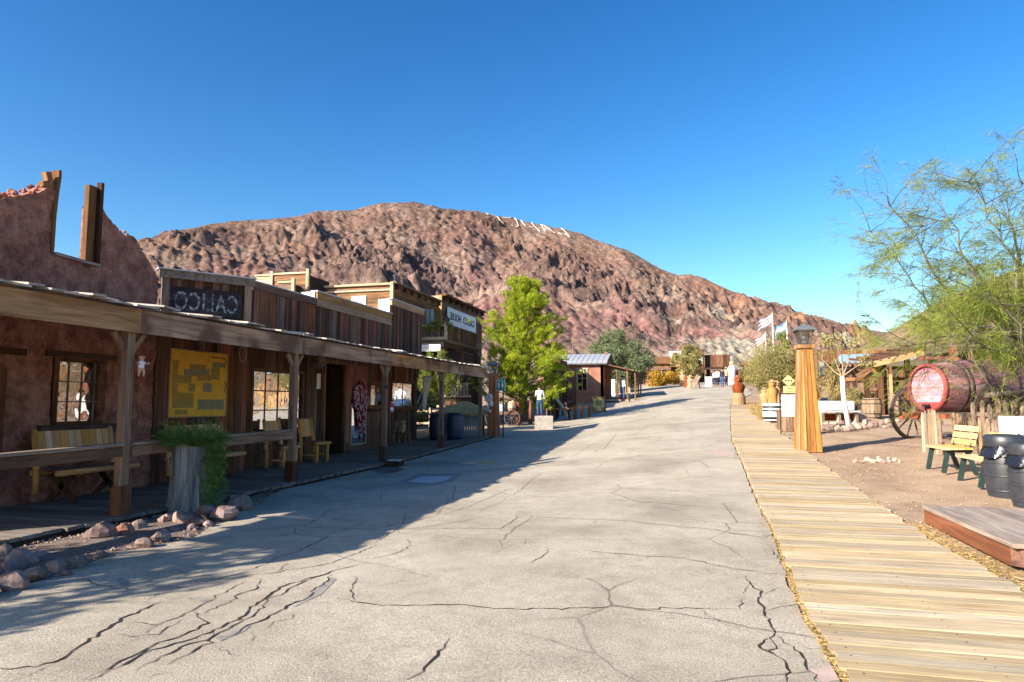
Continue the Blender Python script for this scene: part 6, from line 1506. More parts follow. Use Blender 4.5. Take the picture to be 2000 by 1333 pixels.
# ================================================================== FAR TOWN (each front is its own building)
def shop(name, label, px0, px1, pyt, pyb, Y, wallm, roofm='grey_x', roof_px=None, posts=4, openings=(), depth=5, seed=1, awn=None, planked=True):
    a, b_, c, d = hbx(px0, px1, pyt, pyb, Y); gg = g((a + b_) / 2, Y) - .15; t = thing(name, label, 'building', ((a + b_) / 2, Y + depth / 2, gg))
    ops = []
    for (u0, u1, v0, v1) in openings: ops.append((a + (b_ - a) * u0, a + (b_ - a) * u1, gg + (d - gg) * v0, gg + (d - gg) * v1))
    if planked:
        n = max(5, int((b_ - a) / .45)); w_ = (b_ - a) / n; rr = random.Random(seed)
        for k in range(n):
            xm = a + w_ * (k + .5); segs = [(gg, d)]
            for (o0, o1, p0, p1) in ops:
                if o0 < xm < o1: segs = [s for q_ in segs for s in ((q_[0], min(q_[1], p0)), (max(q_[0], p1), q_[1])) if s[1] - s[0] > .05]
            for s0, s1 in segs: bx('plank', wallm, (xm, Y + rr.uniform(-.02, .02), (s0 + s1) / 2), (w_ - .015, .05, s1 - s0), t)
    else:
        mb = MB(); mb.box(((a + b_) / 2, Y, (gg + d) / 2), (b_ - a, .2, d - gg)); mb.obj('front_wall', wallm, t)
    mb = MB(); mb.box(((a + b_) / 2, Y + depth / 2 + .2, (gg + d) / 2 - .1), (b_ - a - .1, depth - .1, d - gg - .25)); mb.obj('body', 'dark_y', t)
    for i, (o0, o1, p0, p1) in enumerate(ops):
        mb = MB(); mb.box(((o0 + o1) / 2, Y - .03 if not planked else Y - .0, p1 + .05), (o1 - o0 + .2, .1, .1)); [mb.box((s_, Y - .03 if not planked else Y, (p0 + p1) / 2), (.09, .1, p1 - p0)) for s_ in (o0, o1)]
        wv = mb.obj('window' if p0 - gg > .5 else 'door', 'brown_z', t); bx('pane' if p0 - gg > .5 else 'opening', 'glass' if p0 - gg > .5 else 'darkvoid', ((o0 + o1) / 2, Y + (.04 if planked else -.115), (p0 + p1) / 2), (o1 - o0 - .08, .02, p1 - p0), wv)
    if awn:
        za, zb_, dep = awn; za = gg + (d - gg) * za; zb_ = gg + (d - gg) * zb_
        mb = MB(); mb.poly([(a - .3, Y - .05, za), (b_ + .3, Y - .05, za), (b_ + .3, Y - dep, zb_), (a - .3, Y - dep, zb_)], (0, 0, .09)); mb.obj('awning', roofm, t)
        for k in range(posts): x_ = a + (b_ - a) * k / max(1, posts - 1); bx('post', 'brown_z', (x_, Y - dep + .12, (gg + zb_) / 2), (.13, .13, zb_ - gg), t)
    if roof_px:
        a2, b2, c2, d2 = hbx(roof_px[0], roof_px[1], roof_px[2], roof_px[3], Y + depth / 2); mb = MB(); e = .5
        mb.add([(a - e, Y - e, d), (b_ + e, Y - e, d), (b_ + e * .2, Y + depth / 2, d2), (a - e * .2, Y + depth / 2, d2), (b_ + e, Y + depth + e, d), (a - e, Y + depth + e, d)], [(0, 1, 2, 3), (3, 2, 4, 5), (0, 3, 5), (1, 4, 2)]); mb.obj('roof', roofm, t)
    else: bx('roof', roofm, ((a + b_) / 2, Y + depth / 2, d - .02), (b_ - a + .1, depth, .06), t)
    return t
shop('far_store', 'low tan far store with dark porch opening, left end of the far town', 1243, 1290, 722, 742, 92, 'adobe2', 'brown_x', (1252, 1300, 700, 722), 3, ((.1, .3, 0, .6), (.5, .7, .3, .7)), awn=(.98, .8, 1.5), planked=False)
shop('far_store', 'brown roofed far store with deep dark porch behind yellow bushes', 1268, 1306, 711, 742, 84, 'brown_z', 'brown_x', (1262, 1312, 697, 711), 4, ((.15, .4, .2, .75), (.55, .85, .2, .75)), awn=(.8, .7, 2.0), seed=2)
shop('far_store', 'orange-brown false-fronted far store half hidden by the street tree', 1298, 1335, 697, 742, 90, 'gold_z', 'red_x', None, 4, ((.1, .35, .25, .55), (.5, .9, .0, .5)), awn=(.62, .55, 1.8), seed=3)
shop('far_store', 'far store with white front sheet and blue awning behind the tree', 1308, 1330, 686, 742, 104, 'whiteworn', 'tin', None, 2, ((.3, .6, .4, .6),), planked=False)
shop('far_store', 'dark brown far saloon with tall left tower and long plank false front', 1378, 1426, 693, 742, 96, 'dark_z', 'dark_x', None, 6, ((.15, .3, 0, .4), (.45, .6, .1, .4), (.75, .9, .1, .4)), awn=(.55, .45, 2.5), seed=5)
tw = shop('bell_tower', 'narrow dark tower with pale panel beside the far saloon front', 1363, 1375, 683, 742, 95, 'dark_z', 'dark_x', None, 2, ((.2, .8, .55, .9),), depth=2, seed=6)
shop('far_store', 'long low far store under a dark ramada roof right of the saloon', 1392, 1470, 722, 745, 88, 'adobe2', 'grey_x', None, 9, ((.05, .2, 0, .7), (.3, .5, 0, .7), (.6, .8, .0, .7)), awn=(1.0, .9, 3.0), planked=False)
shop('far_store', 'low reddish far roof beneath the flag poles', 1455, 1500, 712, 742, 98, 'adobe2', 'red_x', (1450, 1505, 706, 712), 3, ((.2, .4, .2, .7),), planked=False)
# golden hedges and blue benches at the square
M['leaf_gold'] = leafmat('golden_leaves', (.26, .15, .02), (.60, .38, .07), .3)
for i, (px_, py_, w_) in enumerate(((1279, 742, 2.4), (1297, 742, 2.2), (1318, 744, 2.0))):
    q = onY(px_, py_, 74 + i); crown_tree('golden_hedge', ['golden yellow bush left in the far square', 'golden yellow bush in the middle of the far square', 'golden bush beside the street tree trunk'][i], Vector((q.x, 74 + i, g(q.x, 74 + i))), 1.5, w_ + .6, 2500, 'leaf_gold', 50 + i, .05, .16, .5, clumps=16, group='golden bushes on the square')
def bench_far(name, label, q, L_, mat, rz=0):
    t = thing(name, label, 'bench', q, rz, 'blue benches on the far square')
    for k in range(3): bx('seat_slat', mat, (0, -.15 + .15 * k, .45), (L_, .12, .03), t, local=True)
    for k in range(3): bx('back_slat', mat, (0, .25 + .03 * k, .6 + .14 * k), (L_, .03, .11), t, local=True)
    for s in (-1, 1):
        for y_ in (-.18, .22): bx('leg', mat, (s * (L_ / 2 - .12), y_, .22), (.07, .07, .44), t, local=True)
    return t
for i, (px_, lab) in enumerate(((1294, 'blue slatted bench at the left of the far square'), (1306, 'blue slatted bench in the middle of the far square'), (1319, 'blue slatted bench nearest the wood carvings'))):
    q = G(px_, 749); bench_far('park_bench', lab, q, 1.3, 'denim', YAW * .3)
# slanting board and wood carvings right of the benches
q = G(1354, 761); sb_ = thing('slanted_board', 'grey weathered plank propped at a slant beside the wood carvings', 'board', q); d_ = (q - EYEV).dot(FW) / 1333.3
mb = MB(); mb.beam(q + Vector((-3 * d_, 0, .05)), q + Vector((11 * d_, .3, 27 * d_)), .06, 9 * d_, up=(1, 0, 0)); mb.v = mb.v; mb.obj('plank', 'grey_z', sb_)
mb = MB(); mb.beam(q + Vector((13 * d_, .3, 0)), q + Vector((10 * d_, .3, 22 * d_)), .1, .1); mb.obj('prop', 'dark_z', sb_)
def carving(name, label, q, h, mat, seed, w=.25, cat='carving', grp='carved wooden figures'):
    t = thing(name, label, cat, q, 0, grp); rr = random.Random(seed); k = h
    prof = [(w * .9, 0), (w, .08 * k), (w * .75, .3 * k), (w * .95, .5 * k), (w * 1.05, .62 * k), (w * .8, .72 * k), (w * .5, .77 * k), (w * .72, .84 * k), (w * .66, .92 * k), (w * .3, k)]
    mb = MB(); n = 14; vs_ = []
    for (r_, z_) in prof:
        for j in range(n): a = 2 * math.pi * j / n; s = 1 + .13 * math.sin(3 * a + seed + z_ * 5) + .06 * math.sin(7 * a + z_ * 9); vs_.append(q + Vector((r_ * s * math.cos(a), r_ * s * math.sin(a), z_)))
    fs_ = [(i * n + j, i * n + (j + 1) % n, (i + 1) * n + (j + 1) % n, (i + 1) * n + j) for i in range(len(prof) - 1) for j in range(n)]; fs_.append(tuple(range((len(prof) - 1) * n, len(prof) * n))); mb.add(vs_, fs_); mb.obj('figure', mat, t, True)
    mb = MB(); mb.rock(q + Vector((0, -w * .75, .86 * h)), w * .25, seed, 1); mb.obj('face', mat, t); mb = MB(); mb.lathe([(w * .5, .90 * h), (w * .85, .93 * h), (w * .8, .95 * h), (w * .4, .97 * h), (w * .35, 1.03 * h)], q, 12); mb.obj('hat', mat, t)
    return t
for i, (px_, py_, h_) in enumerate(((1334, 755, 30), (1343, 757, 22), (1349, 759, 25))):
    q = G(px_, py_); d_ = (q - EYEV).dot(FW) / 1333.3; carving('wood_carving', ['squat golden carved figure, leftmost on the far street edge', 'small reddish carved figure between two others', 'golden carved figure beside the slanting plank'][i], q, h_ * d_, 'gold_z' if i != 1 else 'red_z', i + 3, .32)
q = G(1443, 790); d_ = (q - EYEV).dot(FW) / 1333.3; carving('carved_post', 'tall reddish carved log figure with a golden base beside the end of the boardwalk', q, 55 * d_, 'red_z', 9, .30); BASEC = q
mb = MB(); mb.lathe([(.36, -.05), (.35, .35), (.27, .6)], q, 14); mb.obj('base', 'gold_z', bpy.data.objects['carved_post'])
# flags on three poles
fl_ = []
for i, (px_, pyt, pyb, Y_) in enumerate(((1495, 650, 705, 70), (1508, 612, 700, 70), (1536, 627, 705, 68))):
    a = onY(px_, pyt, Y_); gz_ = g(a.x, Y_); lab = ['short flagpole with red and white striped flag, leftmost', 'tallest flagpole with dark and white striped flag', 'flagpole with blue and white flag nearest the lamp tower'][i]
    t = thing('flagpole', lab, 'flagpole', (a.x, Y_, gz_), 0, 'three flagpoles'); mb = MB(); mb.tube([(a.x, Y_, gz_), (a.x, Y_, a.z)], [.07, .035], 8); mb.obj('pole', 'white', t); mb = MB(); mb.lathe([(.02, -.07), (.08, 0), (.02, .07)], (a.x, Y_, a.z + .05), 8); mb.obj('finial', 'gold_x', t)
    Lg, Hg = ((1.15, .75), (1.45, .85), (1.15, .72))[i]; n1_, n2_ = 14, 8; U, Vv = np.meshgrid(np.linspace(0, 1, n1_), np.linspace(0, 1, n2_), indexing='ij')
    X_ = a.x - U * Lg * .9 - .03; Z_ = a.z - .1 - Vv * Hg - U * .9 * (.6 + .4 * Vv) + .06 * np.sin(U * 9 + Vv * 2); Y2 = Y_ + .16 * np.sin(U * 10 + Vv * 1.5) * U
    VV = np.stack([X_, Y2, Z_], -1).reshape(-1, 3); FF = grid_faces(n1_, n2_); me = npmesh('flag', VV, FF, 'flagcloth', True); me.materials.append(M[('flagred', 'flagdark', 'flagblue')[i]])
    mi_ = np.array([1 if ((f % (n2_ - 1)) % 2 == 0 if i < 2 else (f % (n2_ - 1)) < 2 or (f % (n2_ - 1)) > 4) else 0 for f in range(len(FF))], dtype=np.int32); me.polygons.foreach_set('material_index', mi_)
    link(bpy.data.objects.new('flag', me), Matrix.Identity(4), t)
# ================================================================== RIGHT SIDE
q = G(1583, 884); q.y += .3; LT = q
lamp_tower('lamp_tower', 'tall golden tapered lamp tower standing right of the plank walk', q, 'lamp_z', h=2.46, wb=.50, wt=.29, rz=.10)
# information panel on black stand, wooden bin behind, banded barrel, cactus-like carved stumps
q = G(1527, 851); d_ = (q - EYEV).dot(FW) / 1333.3
ip = thing('blank_panel', 'blank white panel on a thin black stand left of the golden lamp tower', 'panel', q, YAW * .6)
for x_ in (-.02, .62): mb = MB(); mb.tube([(x_, 0, 0), (x_, 0, 84 * d_)], .016, 6); mb.obj('pole', 'black', ip, False, True)
mb = MB(); mb.beam((-.02, 0, 82 * d_), (.62, 0, 82 * d_), .025, .025); mb.tube([(-.02, -.2, .01), (-.02, .25, .01)], .018, 6); mb.obj('crossbar', 'black', ip, False, True)
bx('panel', 'white', (.28, -.02, 58 * d_), (.52, .012, 42 * d_), ip, local=True)
q = G(1543, 843); wb_ = thing('plank_bin', 'square plank bin with grey and golden boards half hidden by the golden lamp tower', 'bin', q + Vector((0, .25, 0)))
for k in range(6):
    bx('board', ('grey_z', 'gold_z', 'grey_z', 'brown_z', 'grey_z', 'gold_z')[k], (-.28 + k * .11, -.3, .32), (.10, .03, .64), wb_, local=True)
    bx('board', 'brown_z', (-.31, -.25 + k * .1, .32), (.03, .09, .64), wb_, local=True)
bx('lid', 'grey_x', (0, -.02, .66), (.7, .64, .05), wb_, local=True)
q = G(1513, 826); bb = thing('banded_barrel', 'black barrel planter with broad white bands at the edge of the boardwalk', 'barrel', q + Vector((0, .3, 0))); d_ = (q - EYEV).dot(FW) / 1333.3; H_ = 38 * d_; r_ = 20 * d_
mb = MB(); mb.lathe([(r_ * .86, 0), (r_ * .98, H_ * .3), (r_, H_ * .55), (r_ * .95, H_), (r_ * .86, H_), (r_ * .84, H_ * .92)], (0, 0, 0), 24); mb.obj('body', 'black', bb, True, True)
for f0, f1 in ((.30, .56), (.66, .74), (.86, .99), (.10, .16)):
    mb = MB(); rf = lambda f: r_ * float(np.interp(f, [0, .3, .55, 1], [.86, .98, 1, .95])) + .008; mb.lathe([(rf(f0), H_ * f0), (rf((f0 + f1) / 2), H_ * (f0 + f1) / 2), (rf(f1), H_ * f1)], (0, 0, 0), 24, cap=False); mb.obj('band', 'white', bb, True, True)
q = G(1492, 800); 
for i, (px_, py_, h_, w_) in enumerate(((1497, 800, 40, .22), (1513, 803, 58, .26), (1522, 795, 48, .2))):
    q = G(px_, py_); q.y += .6; d_ = (q - EYEV).dot(FW) / 1333.3; carving('carved_stump', ['short golden carved stump in dry grass behind the banded barrel', 'tallest golden carved stump behind the banded barrel', 'slim golden carved stump beside the blank panel'][i], Vector((q.x, q.y, g(q.x, q.y))), h_ * d_, 'gold_z', 20 + i, w_, 'carved stump', 'carved stumps behind the barrel')
def tuft(name, label, base, n, h, w, seed, kind=None):
    P, D = [], []; rr = random.Random(seed)
    for i in range(n):
        a = rr.uniform(0, 6.28); rd = rr.random() ** .6 * w; d = Vector((math.cos(a) * .4, math.sin(a) * .4, 1)); L_ = h * rr.uniform(.4, 1)
        for j in range(3): p = Vector((base.x + rd * math.cos(a), base.y + rd * math.sin(a), g(base.x, base.y))) + d * L_ * (j + .5) / 3; P.append(p); D.append(d)
    V, F = leaves(np.array(P), h * .4, .06, np.array(D), .25); o = leafobj(name, V, F, 'grass_dry', None); tag(o, label, 'grass'); return o
for i, (px_, py_) in enumerate(((1486, 812), (1500, 822), (1530, 820), (1478, 802))):
    q = G(px_, py_); tuft('grass_tuft', ['dry grass tuft left of the banded barrel', 'dry grass tuft at the foot of the banded barrel', 'dry grass tuft right of the banded barrel', 'dry grass tuft farthest along the boardwalk edge'][i], q, 260, .45, .35, i)
# diamond sign
Y_ = LT.y + 5.5; a = onY(1540, 744, Y_); gz_ = g(a.x, Y_); ds = thing('diamond_sign', 'small yellow diamond sign with three dark figures left of the golden lamp tower', 'sign', (a.x, Y_, gz_)); k_ = (a - EYEV).dot(FW) / 1333.3
mb = MB(); mb.tube([(a.x, Y_ + .03, gz_), (a.x, Y_ + .03, a.z + .1)], .03, 6); mb.obj('pole', 'brown_z', ds)
mb = MB(); s_ = 11.5 * k_; mb.poly([(a.x - s_, Y_, a.z), (a.x, Y_, a.z - s_), (a.x + s_, Y_, a.z), (a.x, Y_, a.z + s_)], (0, .02, 0)); mb.obj('plate', 'yellow', ds)
for j in (-1, 0, 1):
    mb = MB(); x_ = a.x + j * s_ * .42; mb.poly([(x_ - .035, Y_ - .008, a.z + .02), (x_ - .01, Y_ - .008, a.z - .025), (x_ + .04, Y_ - .008, a.z - .02), (x_ + .02, Y_ - .008, a.z + .03)], (0, .004, 0)); mb.obj('figure', 'ink', ds)
zb2 = onY(1540, 762, Y_).z; bx('lower_plate', 'yellow', (a.x + .05, Y_, zb2), (.42, .02, .24), ds)
mb = MB(); mb.tube([(a.x - .05, Y_ - .02, zb2 + .05), (a.x + .12, Y_ - .02, zb2 + .05)], .008, 4); mb.tube([(a.x - .05, Y_ - .02, zb2 - .04), (a.x + .15, Y_ - .02, zb2 - .04)], .008, 4); mb.obj('lettering', 'ink', ds)['kind'] = 'stuff'

# white-trunk tree
q = G(1659, 834); wt_ = thing('whitewashed_tree', 'small sparse tree with white painted trunk inside the ring of rocks', 'tree', q); d_ = (q - EYEV).dot(FW) / 1333.3
h1 = 98 * d_; p0 = q + Vector((0, 0, -.1)); p1 = q + Vector((-8 * d_, 0, h1 * .55)); p2 = q + Vector((-9 * d_, 0, h1))
mb = MB(); mb.tube([p0, p1, p2], [.085, .075, .07], 10); mb.obj('trunk', 'white', wt_, True)
rr = random.Random(77); segs, tips = [], []
for (dx, dy, dz, L_) in ((-.9, .1, .55, .85), (-.3, -.2, 1, .8), (.45, .2, 1, .8), (.1, .3, 1.2, .95), (.85, 0, .7, .6)):
    branchy(p2, Vector((dx, dy, dz)), L_, .032, 2, segs, tips, rr, up=.03, split=3, spreadv=.6, wig=.14)
mb = MB()
for pts, rs in segs: mb.tube(pts, rs, 5, False)
mb.obj('branch', 'pale_z', wt_); P = []
for (t_, d) in tips:
    if rr.random() < .9:
        for j in range(11): P.append(t_ + Vector((rr.gauss(0, .06), rr.gauss(0, .06), rr.gauss(0, .06))))
V, F = leaves(np.array(P), .085, .55); leafobj('foliage', V, F, 'leaf_dry', wt_)
# ring of stones round it, stones further back, small ring in the sand
def stones(name, label, pxs, mats, seed, k0=.45):
    t = thing(name, label, 'rocks', G(*pxs[len(pxs) // 2][:2]))
    for i, (x_, y_, r_) in enumerate(pxs):
        c = G(x_, y_); d_ = (c - EYEV).dot(FW); r = r_ / 1333.3 * d_; mb = MB(); mb.rock((c.x, c.y, c.z + r * k0), r, seed + i, .75); mb.obj('rock', mats[i % len(mats)], t)
    return t
stones('rock_ring', 'ring of rounded tan and grey stones around the white painted tree', [(1608, 840, 8), (1621, 841, 10), (1636, 841, 9), (1650, 842, 9), (1664, 840, 9), (1676, 838, 9), (1688, 838, 8), (1701, 836, 8), (1614, 832, 7), (1628, 831, 8), (1643, 830, 7), (1670, 830, 6), (1690, 828, 6), (1712, 834, 6), (1604, 834, 6)], ['rockpale', 'rock', 'rockpale'], 300)
stones('stone_line', 'low line of grey stones running from the tree ring to the wagon', [(1722, 829, 6), (1733, 826, 7), (1745, 829, 5), (1753, 825, 6), (1764, 823, 7), (1775, 820, 6), (1740, 834, 4), (1728, 836, 4)], ['rock', 'rockpale'], 340)
stones('pebble_ring', 'small group of white pebbles half buried in the open sand', [(1672, 902, 6), (1684, 904, 7), (1695, 901, 9), (1706, 903, 8), (1717, 901, 7), (1727, 904, 5), (1738, 902, 5), (1748, 900, 6), (1757, 903, 5), (1690, 896, 4), (1715, 895, 4), (1735, 896, 4)], ['rockpale', 'rock', 'rockpale', 'rockpale'], 360, .15)
# white plank bench/trough behind the tree
q0, q1 = G(1603, 828), G(1672, 824); t = thing('white_bench', 'long white plank trough bench behind the white painted tree', 'bench', (q0 + q1) / 2); dirv = (q1 - q0); L_ = dirv.length; an = math.atan2(dirv.y, dirv.x); d_ = (q0 - EYEV).dot(FW) / 1333.3
c = (q0 + q1) / 2; c.z = (q0.z + q1.z) / 2
bx('back_board', 'white', (c.x, c.y + .25, c.z + 34 * d_), (L_, .05, 18 * d_), t, rz=an); bx('seat_board', 'white', (c.x, c.y, c.z + 22 * d_), (L_ + .1, .4, .06), t, rz=an); bx('front_board', 'red_x', (c.x, c.y + .1, c.z + 11 * d_), (L_ * .98, .05, 14 * d_), t, rz=an)
for f in (-.48, -.02, .48): bx('leg', 'pale_z', (c.x + dirv.x * f, c.y + dirv.y * f - .12, c.z + 10 * d_), (.12, .12, 21 * d_), t, rz=an)
q = G(1682, 824); ad = thing('boulder', 'low tan boulder between the white trough bench and the first wooden barrel', 'boulder', q + Vector((0, .3, 0))); mb = MB(); mb.rock(q + Vector((0, .3, .16)), .30, 7, .9); mb.obj('stone', 'rockpale', ad)
# plank fence beyond
def plank_fence(name, label, pa, pb, n, h, rails, mat='dark_z', matr='brown_x'):
    t = thing(name, label, 'fence', (pa + pb) / 2); an = math.atan2((pb - pa).y, (pb - pa).x)
    for k in range(n + 1): p = pa.lerp(pb, k / n); gz_ = g(p.x, p.y); bx('post', mat, (p.x, p.y, gz_ + h / 2 - .05), (.12, .12, h + .1), t)
    for z_ in rails:
        for k in range(n): a, b_ = pa.lerp(pb, k / n), pa.lerp(pb, (k + 1) / n); a.z, b_.z = g(a.x, a.y) + z_, g(b_.x, b_.y) + z_ + .02 * math.sin(k * 3 + z_ * 7); mb = MB(); mb.beam(a + Vector((0, -.08, 0)), b_ + Vector((0, -.08, 0)), .04, .14); mb.obj('rail', matr, t)
    return t
fa, fb = onY(1632, 800, 33.5), onY(1800, 800, 32.5); fa.z = fb.z = 0
plank_fence('plank_fence', 'grey three-rail plank fence in front of the far right shelters', fa, fb, 4, 1.5, (.45, .95, 1.40))
for i, (px_, py_, h_, w_) in enumerate(((1690, 805, 1.1, 1.2), (1612, 800, 1.6, 1.6), (1640, 790, 1.4, 1.3), (1625, 760, 2.4, 1.4))):
    q = onY(px_, py_, (34.5, 29.5, 31.5, 33)[i]); bush('dry_brush', ['dry brush at the fence left of the wooden barrels', 'yellowed dry brush right beside the golden lamp tower', 'dry brush behind the white trough bench', 'taller mixed bush behind the lamp tower'][i], Vector((q.x, q.y, g(q.x, q.y))), h_, w_, 1800, 'leaf_dry' if i != 1 else 'grass_dry', 60 + i, size=.09, asp=.35, stems=6)
# open shelter with orange beam
SYY = 31.0
def post(parent, px_, pyt, pyb, Y, w=.14, mat='brown_z', nm='post'):
    a = onY(px_, pyt, Y); z0 = g(a.x, Y) if pyb is None else onY(px_, pyb, Y).z; bx(nm, mat, (a.x, Y, (a.z + z0) / 2), (w, w, a.z - z0), parent)
sh_ = thing('open_shelter', 'open timber shelter with sloping orange front beam and diagonal braces', 'shelter', onY(1745, 800, SYY))
def bm(parent, p, q, Y0, Y1, w, h, mat, nm): mb = MB(); mb.beam(onY(*p, Y0), onY(*q, Y1), w, h); mb.obj(nm, mat, parent)
bm(sh_, (1706, 712), (1804, 689), SYY - 1, SYY - 1, .10, .22, 'gold_x', 'front_beam')
bm(sh_, (1672, 735), (1716, 706), SYY, SYY, .12, .12, 'brown_x', 'brace'); bm(sh_, (1684, 736), (1708, 718), SYY + .4, SYY + .4, .1, .1, 'brown_x', 'brace'); bm(sh_, (1700, 718), (1722, 742), SYY, SYY, .10, .10, 'brown_x', 'brace')
bm(sh_, (1694, 700), (1800, 672), SYY + 2.5, SYY + 2.5, .1, .16, 'dark_x', 'back_beam')
mb = MB(); mb.poly([onY(1700, 707, SYY - 1), onY(1806, 683, SYY - 1), onY(1800, 671, SYY + 2.5), onY(1692, 698, SYY + 2.5)], (0, 0, .06)); mb.obj('roof', 'dark_x', sh_)
for k in range(7):
    f = k / 6; a = onY(1702 + 100 * f, 705 - 23 * f, SYY - 1.1); mb = MB(); mb.beam(a, a + Vector((0, 3.8, .3)), .07, .1); mb.obj('rafter', 'dark_y', sh_)
for px_, yt, Y_ in ((1718, 712, SYY), (1725, 712, SYY + .3), (1771, 700, SYY + .2), (1692, 735, SYY + 1)): post(sh_, px_, yt, None, Y_, .18, 'dark_z')
op = thing('turned_post', 'orange post with turned lower end between the two wooden barrels', 'post', G(1739, 814))
TPY = G(1739, 814).y
a = onY(1739, 735, TPY); gz_ = g(a.x, TPY); bx('shaft', 'gold_z', (a.x, TPY, (a.z + gz_ + .35) / 2 + .1), (.10, .10, a.z - gz_ - .4), op)
mb = MB(); mb.lathe([(.10, 0), (.13, .05), (.08, .09), (.13, .15), (.08, .2), (.12, .26), (.08, .32), (.11, .38), (.06, .44)], (a.x, TPY, gz_), 12); mb.obj('turned_foot', 'gold_z', op, True)
tp = onY(1738, 712, TPY); bx('sleeve', 'dark_z', (tp.x, TPY, (tp.z + a.z) / 2), (.08, .08, tp.z - a.z), op)
# wooden barrels
def barrel(name, label, base, r, h, mat='picket', tilt=None, group=None, staves=16, open_top=False):
    t = thing(name, label, 'barrel', base, 0, group); prof = lambda f: r * (.84 + .16 * math.sin(math.pi * f))
    for k in range(staves):
        a0, a1 = 2 * math.pi * (k + .03) / staves, 2 * math.pi * (k + .97) / staves; vs_ = []
        for i in range(6):
            f = i / 5; R_ = prof(f)
            for (a_, q_) in ((a0, R_), ((a0 + a1) / 2, R_ * 1.004), (a1, R_), (a1, R_ - .03), (a0, R_ - .03)): vs_.append((q_ * math.cos(a_), q_ * math.sin(a_), f * h))
        fs_ = []
        for i in range(5):
            for j in range(5): fs_.append((i * 5 + j, i * 5 + (j + 1) % 5, i * 5 + 5 + (j + 1) % 5, i * 5 + 5 + j))
        fs_ += [(0, 1, 2, 3, 4), (25, 26, 27, 28, 29)]; mb = MB(); mb.add(vs_, fs_); mb.obj('stave', mat, t, False, True)
    for f in (.05, .24, .72, .93):
        mb = MB(); mb.lathe([(prof(f) + .004, f * h - .02), (prof(f) + .010, f * h - .018), (prof(f) + .010, f * h + .018), (prof(f) + .004, f * h + .02)], (0, 0, 0), 26, cap=False); mb.obj('hoop', 'iron', t, True, True)
    mb = MB(); mb.lathe([(prof(1) - .03, h - .05), (prof(1) - .03, h - .03)], (0, 0, 0), 20); mb.obj('head', mat, t, False, True)
    return t
q = G(1708, 818); d_ = (q - EYEV).dot(FW) / 1333.3; barrel('wooden_barrel', 'wooden barrel with dark hoops left of the orange turned post', q + Vector((0, .3, 0)), 18.5 * d_, 40 * d_, group='old wooden barrels', )
q = G(1757, 812); q = Vector((q.x, q.y + .3, q.z)); d_ = (q - EYEV).dot(FW) / 1333.3; barrel('wooden_barrel', 'wooden barrel with pale staves between the orange post and the wagon', q, 15.5 * d_, 41 * d_, group='old wooden barrels')
# background buildings on the right
bk_ = shop('ranch_building', 'low long building with pale blue roof behind the shelters', 1660, 1800, 712, 745, 50, 'brown_z', 'bluetin', (1640, 1790, 690, 708), 5, ((.2, .3, 0, .7), (.5, .62, .3, .8)), depth=4, seed=9)
shop('ranch_building', 'flat long building with reddish fascia across the far right yard', 1585, 1735, 683, 720, 60, 'brown_z', 'dark_x', None, 6, ((.1, .2, .3, .7), (.4, .5, .3, .7), (.7, .8, .3, .7)), depth=5, seed=10)
shop('cream_building', 'cream building with red roof edge between shelter and big barrel', 1825, 1858, 703, 745, 40, 'whiteworn', 'redpaint', (1800, 1860, 695, 702), 2, ((.1, .4, .1, .6),), depth=3, seed=11, planked=False)
ds_ = shop('dark_shed', 'dark open shed with brushwood roof behind the big barrel', 1866, 1995, 682, 760, 30, 'dark_z', 'grey_x', None, 5, ((.05, .95, 0, .82),), depth=3, seed=12, awn=(1.04, 1.0, 1.8))
post(ds_, 1861, 678, None, 28.0, .2, 'red_z', 'porch_post')

# ---- the great barrel on its wagon
E_ = Vector((6.02, 20.2, 0)); E_.z = g(E_.x, E_.y); u = Vector((.895, .446, 0)).normalized(); v = Vector((u.y, -u.x, 0))
wg = thing('water_wagon', 'old wagon bed with large spoked wheels carrying the great red barrel', 'wagon', E_)
bc = onX(1822, 757, E_.x); bz = bc.z
gb = thing('great_barrel', 'huge dark red lying barrel with peeling pink head on the wagon', 'barrel', (E_.x, E_.y, bz)); Bx = Matrix((Vector((0, 0, 1)), v, u)).transposed().to_4x4()
BL, BR = 3.5, .62
def bprof(f): return BR + .14 * math.sin(math.pi * f)
M['barrelwood'] = wood('great_barrel_wood', (.13, .05, .055), (.38, .18, .19), 'x', fine=20, var=.35, mode='obj')
ns = 30
for k in range(ns):
    a0, a1 = 2 * math.pi * (k + .02) / ns, 2 * math.pi * (k + .98) / ns; vs_ = []
    for i in range(9):
        f = i / 8; R_ = bprof(f)
        for (a_, q_) in ((a0, R_), ((a0 + a1) / 2, R_ * 1.002), (a1, R_), (a1, R_ - .06), (a0, R_ - .06)): vs_.append(Vector((E_.x, E_.y, bz)) + Bx @ Vector((q_ * math.cos(a_), q_ * math.sin(a_), f * BL)))
    fs_ = [(i * 5 + j, i * 5 + (j + 1) % 5, i * 5 + 5 + (j + 1) % 5, i * 5 + 5 + j) for i in range(8) for j in range(5)] + [(0, 1, 2, 3, 4), (40, 41, 42, 43, 44)]
    mb = MB(); mb.add(vs_, fs_); mb.obj('stave', 'barrelwood', gb)
for f in (.015, .18, .22, .34, .62, .82, .985):
    mb = MB(); w_ = .045; mb.lathe([(bprof(f) + .005, f * BL - w_), (bprof(f) + .014, f * BL - w_ + .005), (bprof(f) + .014, f * BL + w_ - .005), (bprof(f) + .005, f * BL + w_)], (E_.x, E_.y, bz), 36, Bx, False); mb.obj('hoop', 'iron' if .02 < f else 'redpaint', gb, True)
mb = MB(); mb.lathe([(BR - .055, -.012), (BR + .004, -.014), (BR + .008, .05)], (E_.x, E_.y, bz), 36, Bx, False); mb.obj('rim', 'redpaint', gb, True)
nbd = 6
